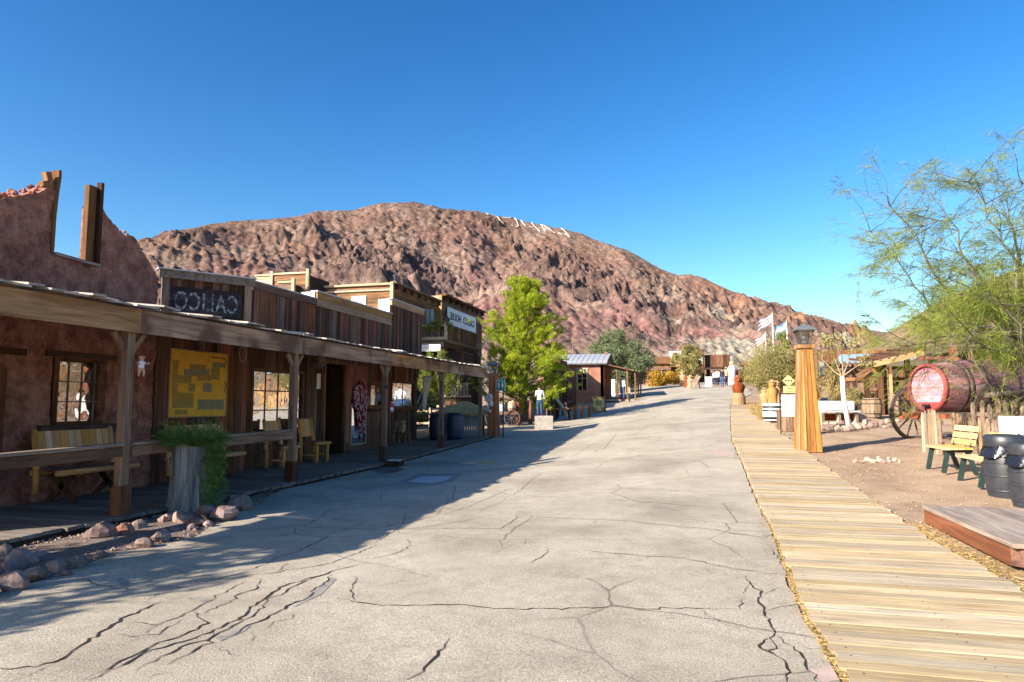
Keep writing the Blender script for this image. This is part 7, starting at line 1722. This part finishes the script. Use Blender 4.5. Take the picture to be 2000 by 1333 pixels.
for k in range(nbd):
    y0_, y1_ = -BR * .93 + 1.86 * BR * k / nbd + .004, -BR * .93 + 1.86 * BR * (k + 1) / nbd - .004; pts = []
    Rr = BR * .935
    for s in np.linspace(0, 1, 6): yy = y0_ + (y1_ - y0_) * s; pts.append((yy, math.sqrt(max(0, Rr ** 2 - yy ** 2))))
    poly_ = [(a, b_) for a, b_ in pts] + [(a, -b_) for a, b_ in reversed(pts)]
    if k == 0: mt = 'redpaint'
    else: mt = 'pink'
    mb = MB(); mb.poly([Vector((E_.x, E_.y, bz)) + Bx @ Vector((a, b_, .07)) for a, b_ in poly_], u * .03); mb.obj('head_board', mt, gb)
mb = MB(); pz = Vector((E_.x, E_.y, bz)) + Bx @ Vector((-BR * .75, .0, .0)); mb.tube([pz + u * .06, pz - u * .12], .04, 8); mb.tube([pz - u * .1, pz - u * .1 + Vector((0, 0, -.10))], .03, 8); mb.tube([pz - u * .05 - v * .1, pz - u * .05 + v * .1], .03, 8); mb.obj('tap', 'black', gb)
# wagon frame
def wp(a, b_, z): return E_ + u * a + v * b_ + Vector((0, 0, z))
zf_ = bz - E_.z - BR - .10
for s in (-.42, .42): mb = MB(); mb.beam(wp(-.35, s, zf_), wp(3.7, s, zf_), .10, .16); mb.obj('bed_beam', 'red_x' if s < 0 else 'grey_x', wg)
for a_ in (-.12, 1.1, 2.4, 3.5): mb = MB(); mb.beam(wp(a_, -.75, zf_ - .02), wp(a_, .75, zf_ - .02), .12, .12); mb.obj('cross_beam', 'red_x', wg)
for a_ in (.35, 1.25, 3.0): mb = MB(); mb.beam(wp(a_, -.8, .72), wp(a_, .8, .72), .09, .09); mb.obj('axle', 'iron', wg)
for s in (-.42, .42):
    for a_ in (.3, 3.1): mb = MB(); mb.beam(wp(a_, s, .7), wp(a_, s, zf_), .1, .1); mb.obj('bolster', 'red_z', wg)
for (a_, b_, r_) in ((.35, -.86, .73), (1.25, .90, .74), (3.0, -.92, .80), (3.0, .92, .80)): wheel('wheel', wp(a_, b_, r_), r_, v, wg, 'wheelwood', 12, .065)
mb = MB(); mb.beam(wp(-.3, 0, .75), wp(-.9, .1, .62), .1, .1); mb.obj('tongue', 'red_x', wg)
# rough log beside
mb = MB(); mb.tube([wp(.6, 1.15, 1.2), wp(2.0, 1.2, 1.3), wp(3.4, 1.1, 1.28)], .07, 7); lg = mb.obj('log', 'bark', None, True); tag(lg, 'rough pole lying along the wagon bed below the great barrel', 'log')

# ---- picket fences
def pickets(name, label, pa, pb, pitch, h, w, seed, zoff=0, base=None, mat='picket'):
    t = thing(name, label, 'fence', (pa + pb) / 2); L_ = (pb - pa).length; n = int(L_ / pitch); an = math.atan2((pb - pa).y, (pb - pa).x); rr = random.Random(seed)
    for k in range(n):
        p = pa.lerp(pb, (k + .5) / n); gz_ = g(p.x, p.y); hh = h * rr.uniform(.93, 1.05); ww = w * rr.uniform(.85, 1.1); tl = rr.gauss(0, .02)
        m4 = Matrix.Translation((p.x, p.y, gz_ - .02)) @ Matrix.Rotation(an, 4, 'Z') @ Matrix.Rotation(tl, 4, 'Y'); mb = MB(); mb.poly([m4 @ Vector(q_) for q_ in ((-ww / 2, 0, 0), (ww / 2, 0, 0), (ww / 2, 0, hh - .09), (ww * .28, 0, hh - .05), (ww * .36, 0, hh - .03), (0, 0, hh), (-ww * .36, 0, hh - .03), (-ww * .28, 0, hh - .05), (-ww / 2, 0, hh - .09))], m4.to_3x3() @ Vector((0, .022, 0))); mb.obj('picket', mat, t)
    for z_ in (.22, h * .72):
        a, b_ = pa.copy(), pb.copy(); a.z, b_.z = g(a.x, a.y) + z_, g(b_.x, b_.y) + z_; nrm = Vector((-(pb - pa).y, (pb - pa).x, 0)).normalized() * .05; nrm = nrm if nrm.x > 0 else -nrm; mb = MB(); mb.beam(a + nrm, b_ + nrm, .04, .09); mb.obj('rail', 'grey_y', t)
    return t
FX = 5.45
f0 = G(1803, 881); f1 = G(1836, 884)
pickets('picket_fence', 'short weathered picket panel nearest the wagon wheel', Vector((5.19, 17.92, 0)), Vector((5.43, 17.38, 0)), .088, .98, .088, 1)
pickets('picket_fence', 'long weathered picket fence behind the two slatted benches', Vector((5.55, 17.1, 0)), Vector((8.0, 11.6, 0)), .112, .93, .09, 2)
pickets('picket_fence', 'taller rear picket fence with a dark rail behind the front pickets', Vector((6.2, 17.9, 0)), Vector((9.0, 12.3, 0)), .20, 1.22, .12, 3)
# pale blue-white sheet panel standing against the fence
q = Vector((6.1, 15.5, g(6.1, 15.5))); wp_ = thing('pale_panel', 'pale blue-white sheet panel leaning on the picket fence above the black barrels', 'panel', q); mb = MB(); mb.box((6.08, 15.45, q.z + .55), (.03, .62, .85), rz=.42); mb.obj('sheet', 'white', wp_); mb = MB(); mb.box((6.055, 15.44, q.z + .14), (.03, .5, .03), rz=.42); mb.obj('bolt_strip', 'iron', wp_)
# slatted benches facing the street (-X)
def slat_bench(label, c, L_, rz):
    t = thing('slatted_bench', label, 'bench', c, rz, 'yellow slatted benches by the picket fence')
    for k in range(4): bx('seat_slat', 'slat', (-.17 + .115 * k, 0, .44 + .004 * k), (.105, L_, .032), t, ry=-.03, local=True)
    for k in range(3): bx('back_slat', 'slat', (.265 + .03 * k, 0, .55 + .125 * k), (.028, L_ * .98, .10), t, ry=.22, local=True)
    for s in (-1, 1):
        y_ = s * (L_ / 2 - .14)
        mb = MB(); mb.beam((-.22, y_, 0), (-.13, y_, .43), .055, .075, up=(1, 0, 0)); mb.obj('leg', 'benchgreen', t, False, True); mb = MB(); mb.beam((.30, y_, 0), (.17, y_, .43), .055, .075, up=(1, 0, 0)); mb.obj('leg', 'benchgreen', t, False, True)
        mb = MB(); mb.beam((-.18, y_, .40), (.26, y_, .40), .05, .05); mb.beam((.22, y_, .40), (.36, y_, .86), .05, .03, up=(1, 0, 0)); mb.obj('bracket', 'benchgreen', t, False, True)
    return t
M['benchgreen'] = plain('dark_green_iron', (.015, .035, .035), .5, 0, .4)
b1 = slat_bench('yellow slatted bench farther from the black barrels', Vector((4.66, 14.62, g(4.6, 14.6))), 1.12, 0)
b2 = slat_bench('yellow slatted bench partly hidden behind the black barrels', Vector((4.66, 13.0, g(4.6, 13.0))), 1.15, 0)
# black trash barrels with bags
def trash(label, c, r, h, bagside):
    t = thing('black_barrel', label, 'trash barrel', c, 0, 'black plastic trash barrels'); prof = lambda f: r * (.84 + .17 * math.sin(math.pi * min(1, f * .95 + .05)))
    mb = MB(); n = 40; vs_ = []; K = 12
    for i in range(K + 1):
        f = i / K; R_ = prof(f)
        for j in range(n): a = 2 * math.pi * j / n; q_ = R_ * (1 - .012 * (abs(math.sin(a * n / 4)) < .3)); vs_.append((q_ * math.cos(a), q_ * math.sin(a), f * h * .86))
    mb.add(vs_, [(i * n + j, i * n + (j + 1) % n, (i + 1) * n + (j + 1) % n, (i + 1) * n + j) for i in range(K) for j in range(n)]); mb.obj('body', 'plastic', t, True, True)
    for f in (.12, .40, .64): mb = MB(); mb.lathe([(prof(f) + .001, f * h * .86 - .014), (prof(f) + .010, f * h * .86 - .008), (prof(f) + .010, f * h * .86 + .008), (prof(f) + .001, f * h * .86 + .014)], (0, 0, 0), 30, cap=False); mb.obj('hoop', 'plastic', t, True, True)
    mb = MB(); mb.lathe([(r * .93, h * .80), (r * .97, h * .82), (r * .95, h * .97), (r * .86, h), (r * .5, h * 1.01), (r * .45, h * .985)], (0, 0, 0), 30); mb.obj('lid', 'plastic', t, True, True)
    rr = random.Random(int(c.x * 100)); mb = MB(); n = 44; vs_ = []
    for i in range(6):
        f = i / 5
        for j in range(n): a = 2 * math.pi * j / n; lob = 1 + .16 * max(0, math.cos(a - bagside)) ** 4 * f; q_ = (r * .95 + .03 * f + .016 * math.sin(a * 9 + i) * f + .012 * math.sin(a * 17 + i * 2)) * lob; vs_.append((q_ * math.cos(a), q_ * math.sin(a), h * (.80 - .16 * f) + .014 * math.sin(a * 5 + i)))
    mb.add(vs_, [(i * n + j, i * n + (j + 1) % n, (i + 1) * n + (j + 1) % n, (i + 1) * n + j) for i in range(5) for j in range(n)]); mb.obj('bag', 'bag', t, True, True)
    return t
q = G(1963, 972); trash('larger black barrel bin farther from the deck, its bag poking out to the left', q + Vector((.1, .15, 0)), .29, .92, 3.3)
q = G(1993, 991); trash('black barrel bin nearest the plank deck, cut by the right frame edge', q + Vector((.2, .1, 0)), .27, .88, 3.6)
# low deck platform
A0 = G(1809, 1021); A1 = G(1978, 1116); dk = thing('low_deck', 'low plank deck platform with red-brown fascia at the lower right', 'deck', ((A0.x + 5.2) / 2, (A0.y + A1.y) / 2, g(3.5, 8)))
top = onX(1808, 992, A0.x).z; zt_ = top; ang = math.atan2(A1.x - A0.x, -(A1.y - A0.y)); dy_ = A0.y - A1.y
M['deckfascia'] = wood('deck_fascia_wood', (.10, .035, .018), (.30, .12, .06), 'y', fine=12, var=.1)
mb = MB(); mb.beam(Vector((A0.x, A0.y, zt_ - .10)), Vector((A1.x, A1.y, zt_ - .11)), .04, .16); mb.obj('fascia', 'deckfascia', dk)
z1_ = zt_ - .16; mb = MB(); mb.beam(Vector((A1.x, A1.y, zt_ - .11)), Vector((A1.x + .45, A1.y - .35, zt_ - .11)), .04, .16); mb.obj('fascia', 'deckfascia', dk); mb = MB(); mb.beam(Vector((A1.x + .45, A1.y - .35, zt_ - .11)), Vector((6.2, A1.y - .4, zt_ - .11)), .04, .16); mb.obj('fascia', 'deckfascia', dk); mb = MB(); mb.beam(Vector((A0.x, A0.y, zt_ - .10)), Vector((6.2, A0.y + .02, zt_ - .10)), .04, .16); mb.obj('fascia', 'deckfascia', dk)
k = 0; xw = A0.x - .03; sl = (A1.x - A0.x) / dy_
while xw < 6.0:
    w_ = .205; y1_ = A0.y + .04 + random.uniform(-.01, .01); y0_ = A1.y - .03 - (min(.35, (k + .5) * w_ * .78) if k < 30 else 0) + random.uniform(-.012, .012)
    bx('deck_plank', 'deck', (xw + w_ / 2 + sl * dy_ / 2, (y0_ + y1_) / 2, zt_ + random.uniform(-.003, .003)), (w_ - .008, y1_ - y0_, .04), dk, rz=math.atan(sl)); xw += w_; k += 1
mb = MB(); mb.box(((A0.x + 6.2) / 2, (A0.y + A1.y) / 2, zt_ - .14), (3.0, dy_ - .1, .2)); mb.obj('frame', 'dark_y', dk)

# ---- feathery desert tree at the right edge
tb = Vector((7.7, 15.6, 0)); tb.z = g(tb.x, tb.y)
dt = thing('feathery_desert_tree', 'large airy green-twigged desert tree with drooping branches at the right edge', 'tree', tb)
rr = random.Random(101); segs, tips = [], []
mbt = MB(); forks = [(tb + Vector((0, 0, -.1)), tb + Vector((-.05, .1, .9)), tb + Vector((-.1, .1, 1.7)))]
mbt.tube(forks[0], [.21, .18, .15], 10); top_ = forks[0][2]
def W2(px_, py_, Y_): return onY(px_, py_, Y_)
mains = [[(1935, 640, 16.2), (1880, 590, 16.4), (1820, 530, 16.4), (1790, 460, 16.3), (1740, 405, 16.2)], [(1960, 640, 15.6), (1925, 560, 15.6), (1880, 500, 15.5), (1865, 430, 15.5), (1800, 440, 15.3)],
         [(1990, 600, 15.2), (1985, 520, 15.2), (1950, 450, 15.1), (1925, 400, 15.1), (1890, 355, 15.0)], [(2000, 590, 15.9), (1990, 500, 16.0), (1975, 430, 16.0), (1990, 360, 16.0)],
         [(1900, 660, 16.8), (1830, 620, 17.2), (1790, 560, 17.5), (1745, 500, 17.6), (1700, 455, 17.6)], [(1930, 680, 15.0), (1880, 650, 14.7), (1830, 660, 14.6), (1790, 672, 14.5)],
         [(2030, 600, 15.5), (2060, 500, 15.5), (2040, 420, 15.5)], [(1985, 680, 14.6), (1950, 640, 14.4), (1915, 640, 14.3), (1890, 670, 14.2)], [(2000, 690, 14.4), (1990, 630, 14.2), (1960, 600, 14.1), (1940, 590, 14.1)], [(1955, 610, 16.4), (1930, 600, 16.6), (1890, 560, 16.8), (1850, 545, 17)]]
for mi_, mn in enumerate(mains):
    pts = [top_] + [W2(*p) for p in mn]; dense = [pts[0]]
    for a, b_ in zip(pts[:-1], pts[1:]):
        n = max(2, int((b_ - a).length / .25))
        for k in range(1, n + 1): dense.append(a.lerp(b_, k / n) + Vector((rr.gauss(0, .03), rr.gauss(0, .03), rr.gauss(0, .03))))
    mbt.tube(dense, [max(.008, .075 * (1 - i / len(dense)) ** 1.1) for i in range(len(dense))], 6, False)
    for i, p in enumerate(dense):
        if i < 3: continue
        d0 = (dense[min(i + 1, len(dense) - 1)] - dense[i - 1]).normalized()
        for s in range(2 if i < len(dense) - 2 else 3):
            d = (d0 * .7 + Vector((rr.gauss(0, .7), rr.gauss(0, .7), rr.gauss(.15, .6)))).normalized(); branchy(p, d, rr.uniform(.5, 1.15), .013, 1, segs, tips, rr, up=-.03, split=4, spreadv=.7, wig=.13, shrink=.6)
mbt.obj('trunk', 'twig', dt, True)
mb = MB()
for pts, rs in segs: mb.tube(pts, [max(.0035, r_) for r_ in rs], 3, False)
o = mb.obj('twig', 'twig', dt); o['kind'] = 'stuff'
P, D = [], []
for (q_, d) in tips:
    den = fbm(np.array(q_.x * 1.1), np.array(q_.z * 1.1), 2, 7); low = q_.z < 3.4 and q_.x > 4.6
    nn = int((20 if not low else 7) * max(.15, 1 + 1.8 * den))
    for j in range(nn):
        dd = Vector((d.x + rr.gauss(0, .4), d.y + rr.gauss(0, .4), d.z * .5 - .35 + rr.gauss(0, .3))).normalized(); s = rr.random() * (.3 if not low else .5); P.append(q_ + dd * s + Vector((rr.gauss(0, .02), rr.gauss(0, .02), rr.gauss(0, .02)))); D.append(dd)
P, D = np.array(P), np.array(D); V, F = leaves(P, .15, .05, D, .22); leafobj('foliage', V, F, 'leaf_verde', dt)
# lower draping curtain in front of the barrel's far end and behind the shed roof
P, D = [], []
for i in range(230):
    px_ = 1790 + 225 * rr.random() ** .75; Y_ = rr.uniform(14.2, 17.6); lo_y = np.interp(px_, [1790, 1850, 1900, 1960, 2010], [660, 640, 672, 700, 712]); hi_y = np.interp(px_, [1790, 1850, 1900, 1960, 2010], [655, 600, 575, 570, 570])
    p = W2(px_, hi_y + (lo_y - hi_y) * rr.random() ** 1.25, Y_); d = Vector((rr.gauss(-.2, .5), rr.gauss(0, .5), rr.gauss(-.1, .45))).normalized()
    for k in range(9):
        p = p + d * .055; d = (d + Vector((rr.gauss(0, .1), rr.gauss(0, .1), -.12))).normalized()
        for j in range(6): P.append(p + Vector((rr.gauss(0, .035), rr.gauss(0, .035), rr.gauss(0, .035)))); D.append(d)
V, F = leaves(np.array(P), .16, .055, np.array(D), .35); leafobj('draping_foliage', V, F, 'leaf_verde', dt)
# a shade tree behind the viewer's left shoulder; its shadow falls on the road at lower left
q = Vector((-9.9, .35, 0)); crown_tree('shade_tree', 'leafy tree left of the viewpoint beyond the porch end', q, 4.0, 3.4, 5200, 'leaf_olive', 90, .12, .16, .4, low=.45, clumps=30)
# two distant birds in the sky
for i, (px_, py_) in enumerate(((1691, 618), (1689, 630))):
    c = W2(px_, py_, 120); mb = MB(); mb.add([c + Vector((-.75, 0, .12)), c + Vector((-.2, 0, .2)), c + Vector((0, 0, .02)), c + Vector((.25, 0, .2)), c + Vector((.8, 0, .10)), c + Vector((0, .5, -.05)), c + Vector((0, -.3, -.1))], [(0, 1, 5), (1, 2, 5), (2, 3, 5), (3, 4, 5), (1, 2, 6), (2, 3, 6)]); o = mb.obj('bird', 'ink', None); tag(o, ['upper of two small dark birds in the sky above the far right ridge', 'lower of two small dark birds above the far right ridge'][i], 'bird', 'birds over the ridge')

# more of the crowded right yard: dark timbers, rails and a tall sign-like gable between fence and shelters
yd = thing('timber_arbour', 'dark timber arbour with crossed beams behind the sparse white-trunk tree', 'arbour', onY(1650, 760, 36))
for px_, yt in ((1622, 716), (1648, 722), (1668, 716), (1700, 728)): post(yd, px_, yt, None, 36, .2, 'dark_z')
for (a_, b_) in (((1612, 716), (1712, 712)), ((1612, 730), (1712, 727)), ((1622, 745), (1700, 744))): bm(yd, a_, b_, 36, 36, .12, .2, 'dark_x', 'beam')
for k in range(9): bm(yd, (1616 + k * 11, 714), (1616 + k * 11, 709), 35, 37.5, .12, .12, 'brown_y', 'rafter')
yd2 = thing('dark_lean_to', 'low dark lean-to with hanging tools behind the second wooden barrel', 'shed', onY(1765, 770, 37))
for k in range(8): bx('plank', 'dark_z', (onY(1745, 760, 37).x + k * .45, 37 + (k % 2) * .03, g(9, 37) + 1.0), (.42, .05, 2.0), yd2)
bx('roof', 'grey_x', (onY(1745, 760, 37).x + 1.6, 37.6, g(9, 37) + 2.1), (4.2, 1.8, .08), yd2, rx=.15)
# ================================================================== PEOPLE AND DOLLS: one continuous skinned body each
def figure(name, label, cat, loc, rz, h, J, cols, hair='hair', hatm=None, headr=.098, group=None, skirt=False, shoes='clothred', hip=.50, armskin=.0):
    """J: joints in a 1.0 m tall figure; cols: (top, legs)"""
    t = thing(name, label, cat, loc, rz, group)
    names = list(J.keys()); co = [Vector(J[k][:3]) * h for k in names]; rad = [J[k][3] * h for k in names]
    E = [('pelvis', 'belly'), ('belly', 'chest'), ('chest', 'neck'), ('neck', 'head'), ('head', 'crown')]
    for s in 'lr': E += [('chest', 'sho' + s), ('sho' + s, 'elb' + s), ('elb' + s, 'wri' + s), ('wri' + s, 'hand' + s), ('pelvis', 'hip' + s), ('hip' + s, 'knee' + s), ('knee' + s, 'ank' + s), ('ank' + s, 'toe' + s)]
    me = bpy.data.meshes.new('body'); me.from_pydata([tuple(c) for c in co], [(names.index(a), names.index(b_)) for a, b_ in E], [])
    o = bpy.data.objects.new('body', me); col.objects.link(o); o.modifiers.new('s', 'SKIN'); sb = o.modifiers.new('b', 'SUBSURF'); sb.levels = sb.render_levels = 2
    for i, r_ in enumerate(rad): me.skin_vertices[0].data[i].radius = (r_, r_ * (.72 if names[i] in ('pelvis', 'belly', 'chest') else 1)); me.skin_vertices[0].data[i].use_root = names[i] == 'pelvis'
    bpy.context.view_layer.update(); m2 = bpy.data.meshes.new_from_object(o.evaluated_get(bpy.context.evaluated_depsgraph_get())); bpy.data.objects.remove(o); m2.name = 'body'
    m2.materials.clear(); [m2.materials.append(M[k]) for k in ('skin', cols[0], cols[1], shoes)]
    nk = J['neck'][2] * h; hipz = J['pelvis'][2] * h; hands = [Vector(J['wri' + s][:3]) * h for s in 'lr']; el = [Vector(J['elb' + s][:3]) * h for s in 'lr']; ank = min(J['ankl'][2], J['ankr'][2]) * h
    hv = [Vector(J['head'][:3]) * h]
    mi = []
    for p in m2.polygons:
        c = p.center
        if c.z > nk - .005 * h and (c - hv[0]).length < .2 * h: k = 0
        elif min((c - q_).length for q_ in hands) < .05 * h or (armskin and min((c - q_).length for q_ in el) < armskin * h): k = 0
        elif c.z < ank + .018 * h: k = 3
        elif c.z < hipz + .02 * h and abs(c.x) < .16 * h and min((c - q_).length for q_ in hands) > .05 * h: k = 2
        else: k = 1
        mi.append(k)
    m2.polygons.foreach_set('material_index', mi); m2.polygons.foreach_set('use_smooth', [True] * len(m2.polygons))
    link(bpy.data.objects.new('body', m2), W[t.name].copy(), t)
    hd = Vector(J['head'][:3]) * h; rr2 = J['head'][3] * h
    fy = -1
    mb = MB(); mb.lathe([(.12 * rr2, -.30 * rr2), (.17 * rr2, -.1 * rr2), (.05 * rr2, .25 * rr2)], hd + Vector((0, fy * rr2 * .98, .25 * rr2)), 6); mb.obj('nose', 'skin', t, True, True)
    for s in (-1, 1): mb = MB(); mb.rock(hd + Vector((s * rr2 * .98, 0, .35 * rr2)), rr2 * .22, 3, 1.2); mb.obj('ear', 'skin', t, True, True)
    mb = MB(); [mb.rock(hd + Vector((s * rr2 * .36, fy * rr2 * .88, .48 * rr2)), rr2 * .13, 4, .7) for s in (-1, 1)]; mb.obj('eyes', 'ink', t, True, True)['kind'] = 'stuff'
    mb = MB(); mb.box(hd + Vector((0, fy * rr2 * .93, -.12 * rr2)), (rr2 * .5, rr2 * .1, rr2 * .09)); mb.obj('mouth', 'clothred', t, False, True)
    if hair:
        mb = MB(); n = 16; vs_ = []
        for i in range(7):
            th = math.pi * .60 * i / 6
            for j in range(n): a = 2 * math.pi * j / n; f = 1.16 + .04 * math.sin(a * 5 + i); dp = .9 if math.sin(a) < -.3 and i > 3 else 0; vs_.append(hd + Vector((rr2 * f * math.sin(th) * math.cos(a), rr2 * f * math.sin(th) * math.sin(a) * (1 if not dp else .92) + .02 * rr2, rr2 * (.42 + 1.12 * math.cos(th)) + (rr2 * .45 if dp else 0) * (i - 3) / 3)))
        mb.add(vs_, [(i * n + j, i * n + (j + 1) % n, (i + 1) * n + (j + 1) % n, (i + 1) * n + j) for i in range(6) for j in range(n)]); mb.obj('hair', hair, t, True, True)
    if hatm:
        mb = MB(); z_ = hd.z + rr2 * .95; mb.lathe([(rr2 * 2.0, 0), (rr2 * 1.95, .15 * rr2), (rr2 * 1.15, .2 * rr2), (rr2 * 1.0, 1.0 * rr2), (rr2 * .6, 1.1 * rr2)], (hd.x, hd.y, z_), 16); mb.obj('hat', hatm, t, True, True)
    return t
def joints(stance=.055, lean=0, al=((.10, -.02, .62), (.12, -.06, .49)), ar=((-.10, -.02, .62), (-.12, -.06, .49)), kneel=(0, 0), stride=0, headk=1.0, headdy=0):
    J = {'pelvis': (0, 0, .52, .078), 'belly': (0, .0 + lean * .3, .62, .072), 'chest': (0, lean * .7, .76, .085), 'neck': (0, lean, .845, .034), 'head': (0, lean + headdy, .905, .052 * headk), 'crown': (0, lean + headdy, .955, .045 * headk)}
    for s, sg, A_ in (('l', 1, al), ('r', -1, ar)):
        J['sho' + s] = (sg * .105, lean * .9, .80, .042); e, w_ = A_
        J['elb' + s] = (sg * abs(e[0]) if e[0] * sg > 0 else e[0], e[1], e[2], .028); J['wri' + s] = (w_[0], w_[1], w_[2], .018); d = (Vector(w_) - Vector(e)).normalized(); J['hand' + s] = (w_[0] + d.x * .05, w_[1] + d.y * .05, w_[2] + d.z * .05, .017)
        st = stride * sg; J['hip' + s] = (sg * .05, 0, .48, .062); J['knee' + s] = (sg * stance, -.01 - st * .5 - .0, .27, .040); J['ank' + s] = (sg * stance, .0 - st, .045, .025); J['toe' + s] = (sg * stance * 1.1, -.07 - st, .018, .020)
    return J
# main visitor on the block: seen from behind (faces away from the camera), arms forward
K_ = BLK; dd_ = (K_ - EYEV).dot(FW) / 1333.3
Jm = joints(stance=.06, al=((.13, -.07, .66), (.07, -.2, .62)), ar=((-.15, -.03, .64), (-.16, -.10, .50)), headdy=-.02)
p1_ = figure('person', 'person in white t-shirt and blue jeans standing on the stone block with back turned', 'person', Vector((onY(1054, 815, K_.y - .15).x, K_.y - .15, K_.z)), math.pi + .15, 59 * dd_, Jm, ('shirtwhite', 'denim'), armskin=.03)
Jd = joints(stance=.05, lean=-.05, al=((.14, -.08, .67), (.10, -.22, .66)), ar=((-.14, -.08, .67), (-.1, -.22, .64)), headdy=-.04)
q = G(1070, 822); d_ = (q - EYEV).dot(FW) / 1333.3; figure('person', 'person in dark clothes and brown hat leaning beside the stone block', 'person', q, math.pi * .7, 72 * d_, Jd, ('clothdark', 'clothdark'), hatm='brown_x')
far = [(1391, 752, 30, 'clothdark', 'denim', None, 'person in dark clothes standing left of the white box on the far square', 2.5), (1402, 752, 32, 'clothtan', 'clothdark', None, 'person in tan top just behind the pair in pink', 3.2), (1396, 754, 30, 'clothpink', 'clothdark', None, 'person in pale pink top, left of the far group', 3.0), (1402.5, 754, 31, 'shirtwhite', 'clothdark', None, 'person in white top beside the one in pink', 3.3),
       (1411, 757, 38, 'clothdark', 'denim', 'black', 'person in dark clothes and black hat carrying a green bag', 2.7), (1426, 752, 40, 'clothblue', 'clothtan', None, 'person in pale blue top nearest the tall costumed figure', 3.6), (1419, 754, 36, 'clothtan', 'clothdark', 'straw', 'person in tan clothes and straw hat at the middle of the far group', 3.1)]
for i, (px_, py_, h_, tp, lg_, hat_, lab, rz_) in enumerate(far):
    q = G(px_, py_); d_ = (q - EYEV).dot(FW) / 1333.3; figure('person', lab, 'person', q, rz_, min(1.85, h_ * d_), joints(stance=.05, stride=.06 * (i % 3 - 1)), (tp, lg_), hatm=hat_)
# tall pale draped statue and white box on the square
q = G(1430, 752); d_ = (q - EYEV).dot(FW) / 1333.3; st_ = thing('draped_statue', 'tall pale draped figure statue with yellow top behind the far group of people', 'statue', q); mb = MB(); mb.lathe([(.45, 0), (.38, .5), (.34, 1.1), (.42, 1.5), (.25, 1.75), (.16, 1.82)], q, 14); mb.obj('robe', 'whiteworn', st_, True); mb = MB(); mb.lathe([(.1, 1.8), (.2, 1.95), (.2, 2.1), (.1, 2.22)], q, 12); mb.obj('head', 'yellow', st_, True)
q = G(1384, 756); d_ = (q - EYEV).dot(FW) / 1333.3; wx_ = thing('white_box', 'white box-like cabinet on the far square left of the people', 'cabinet', q); mb = MB(); mb.box(q + Vector((0, .4, 9.5 * d_)), (12 * d_, .5, 19 * d_)); mb.obj('cabinet', 'white', wx_); mb = MB(); mb.box(q + Vector((0, .4, 19.4 * d_)), (13.5 * d_, .6, .06)); mb.obj('top', 'whiteworn', wx_)
q = G(1221, 775) ; d_ = (q - EYEV).dot(FW) / 1333.3; q = onY(1229, 762, 47.5); q.z = g(q.x, 47.5); figure('person', 'person in grey sitting low at the end of the shack porch', 'person', q, 2.0, 1.15, joints(), ('clothtan', 'clothdark'))
q = onY(1216, 755, 50.5); q.z = g(q.x, 50.5) + .1; figure('person', 'person in white top under the shaded shack porch', 'person', q, 2.6, 1.7, joints(), ('shirtwhite', 'denim'), hatm='black')
# dolls
def doll(name, label, q, h, top, leg, hairm, rz, hatm=None):
    J = {'pelvis': (0, 0, .36, .10), 'belly': (0, 0, .46, .11), 'chest': (0, 0, .57, .10), 'neck': (0, 0, .66, .05), 'head': (0, -.01, .79, .125), 'crown': (0, 0, .90, .11)}
    for s, sg in (('l', 1), ('r', -1)):
        J['sho' + s] = (sg * .13, 0, .60, .05); J['elb' + s] = (sg * .20, -.07, .52, .042); J['wri' + s] = (sg * .19, -.18, .56, .032); J['hand' + s] = (sg * .18, -.23, .60, .03)
        J['hip' + s] = (sg * .08, 0, .31, .075); J['knee' + s] = (sg * .10, -.04, .18, .058); J['ank' + s] = (sg * .10, -.01, .06, .038); J['toe' + s] = (sg * .10, -.07, .03, .035)
    return figure(name, label, 'doll', q, rz, h, J, (top, leg), hair=hairm, hatm=hatm, shoes='skin', armskin=.10)
q = onX(275, 737, -7.44); doll('doll', 'baby doll in white dress hung on the first big porch post', q, .34, 'shirtwhite', 'skin', None, 1.25)
q = onX(765, 806, -7.44); doll('doll', 'small doll in red cap hung on the third porch post', q, .34, 'clothred', 'shirtwhite', 'clothred', 1.2)
tl = onX(753, 752, -7.5); hk = thing('hanging_bell', 'small iron bell and cord hanging on the third porch post', 'bell', tl); mb = MB(); mb.tube([tl + Vector((0, .05, .2)), tl + Vector((0, .08, -.02))], .008, 5); mb.lathe([(.05, -.09), (.04, -.04), (.015, 0)], tl + Vector((0, .08, 0)), 10); mb.obj('bell', 'iron', hk)
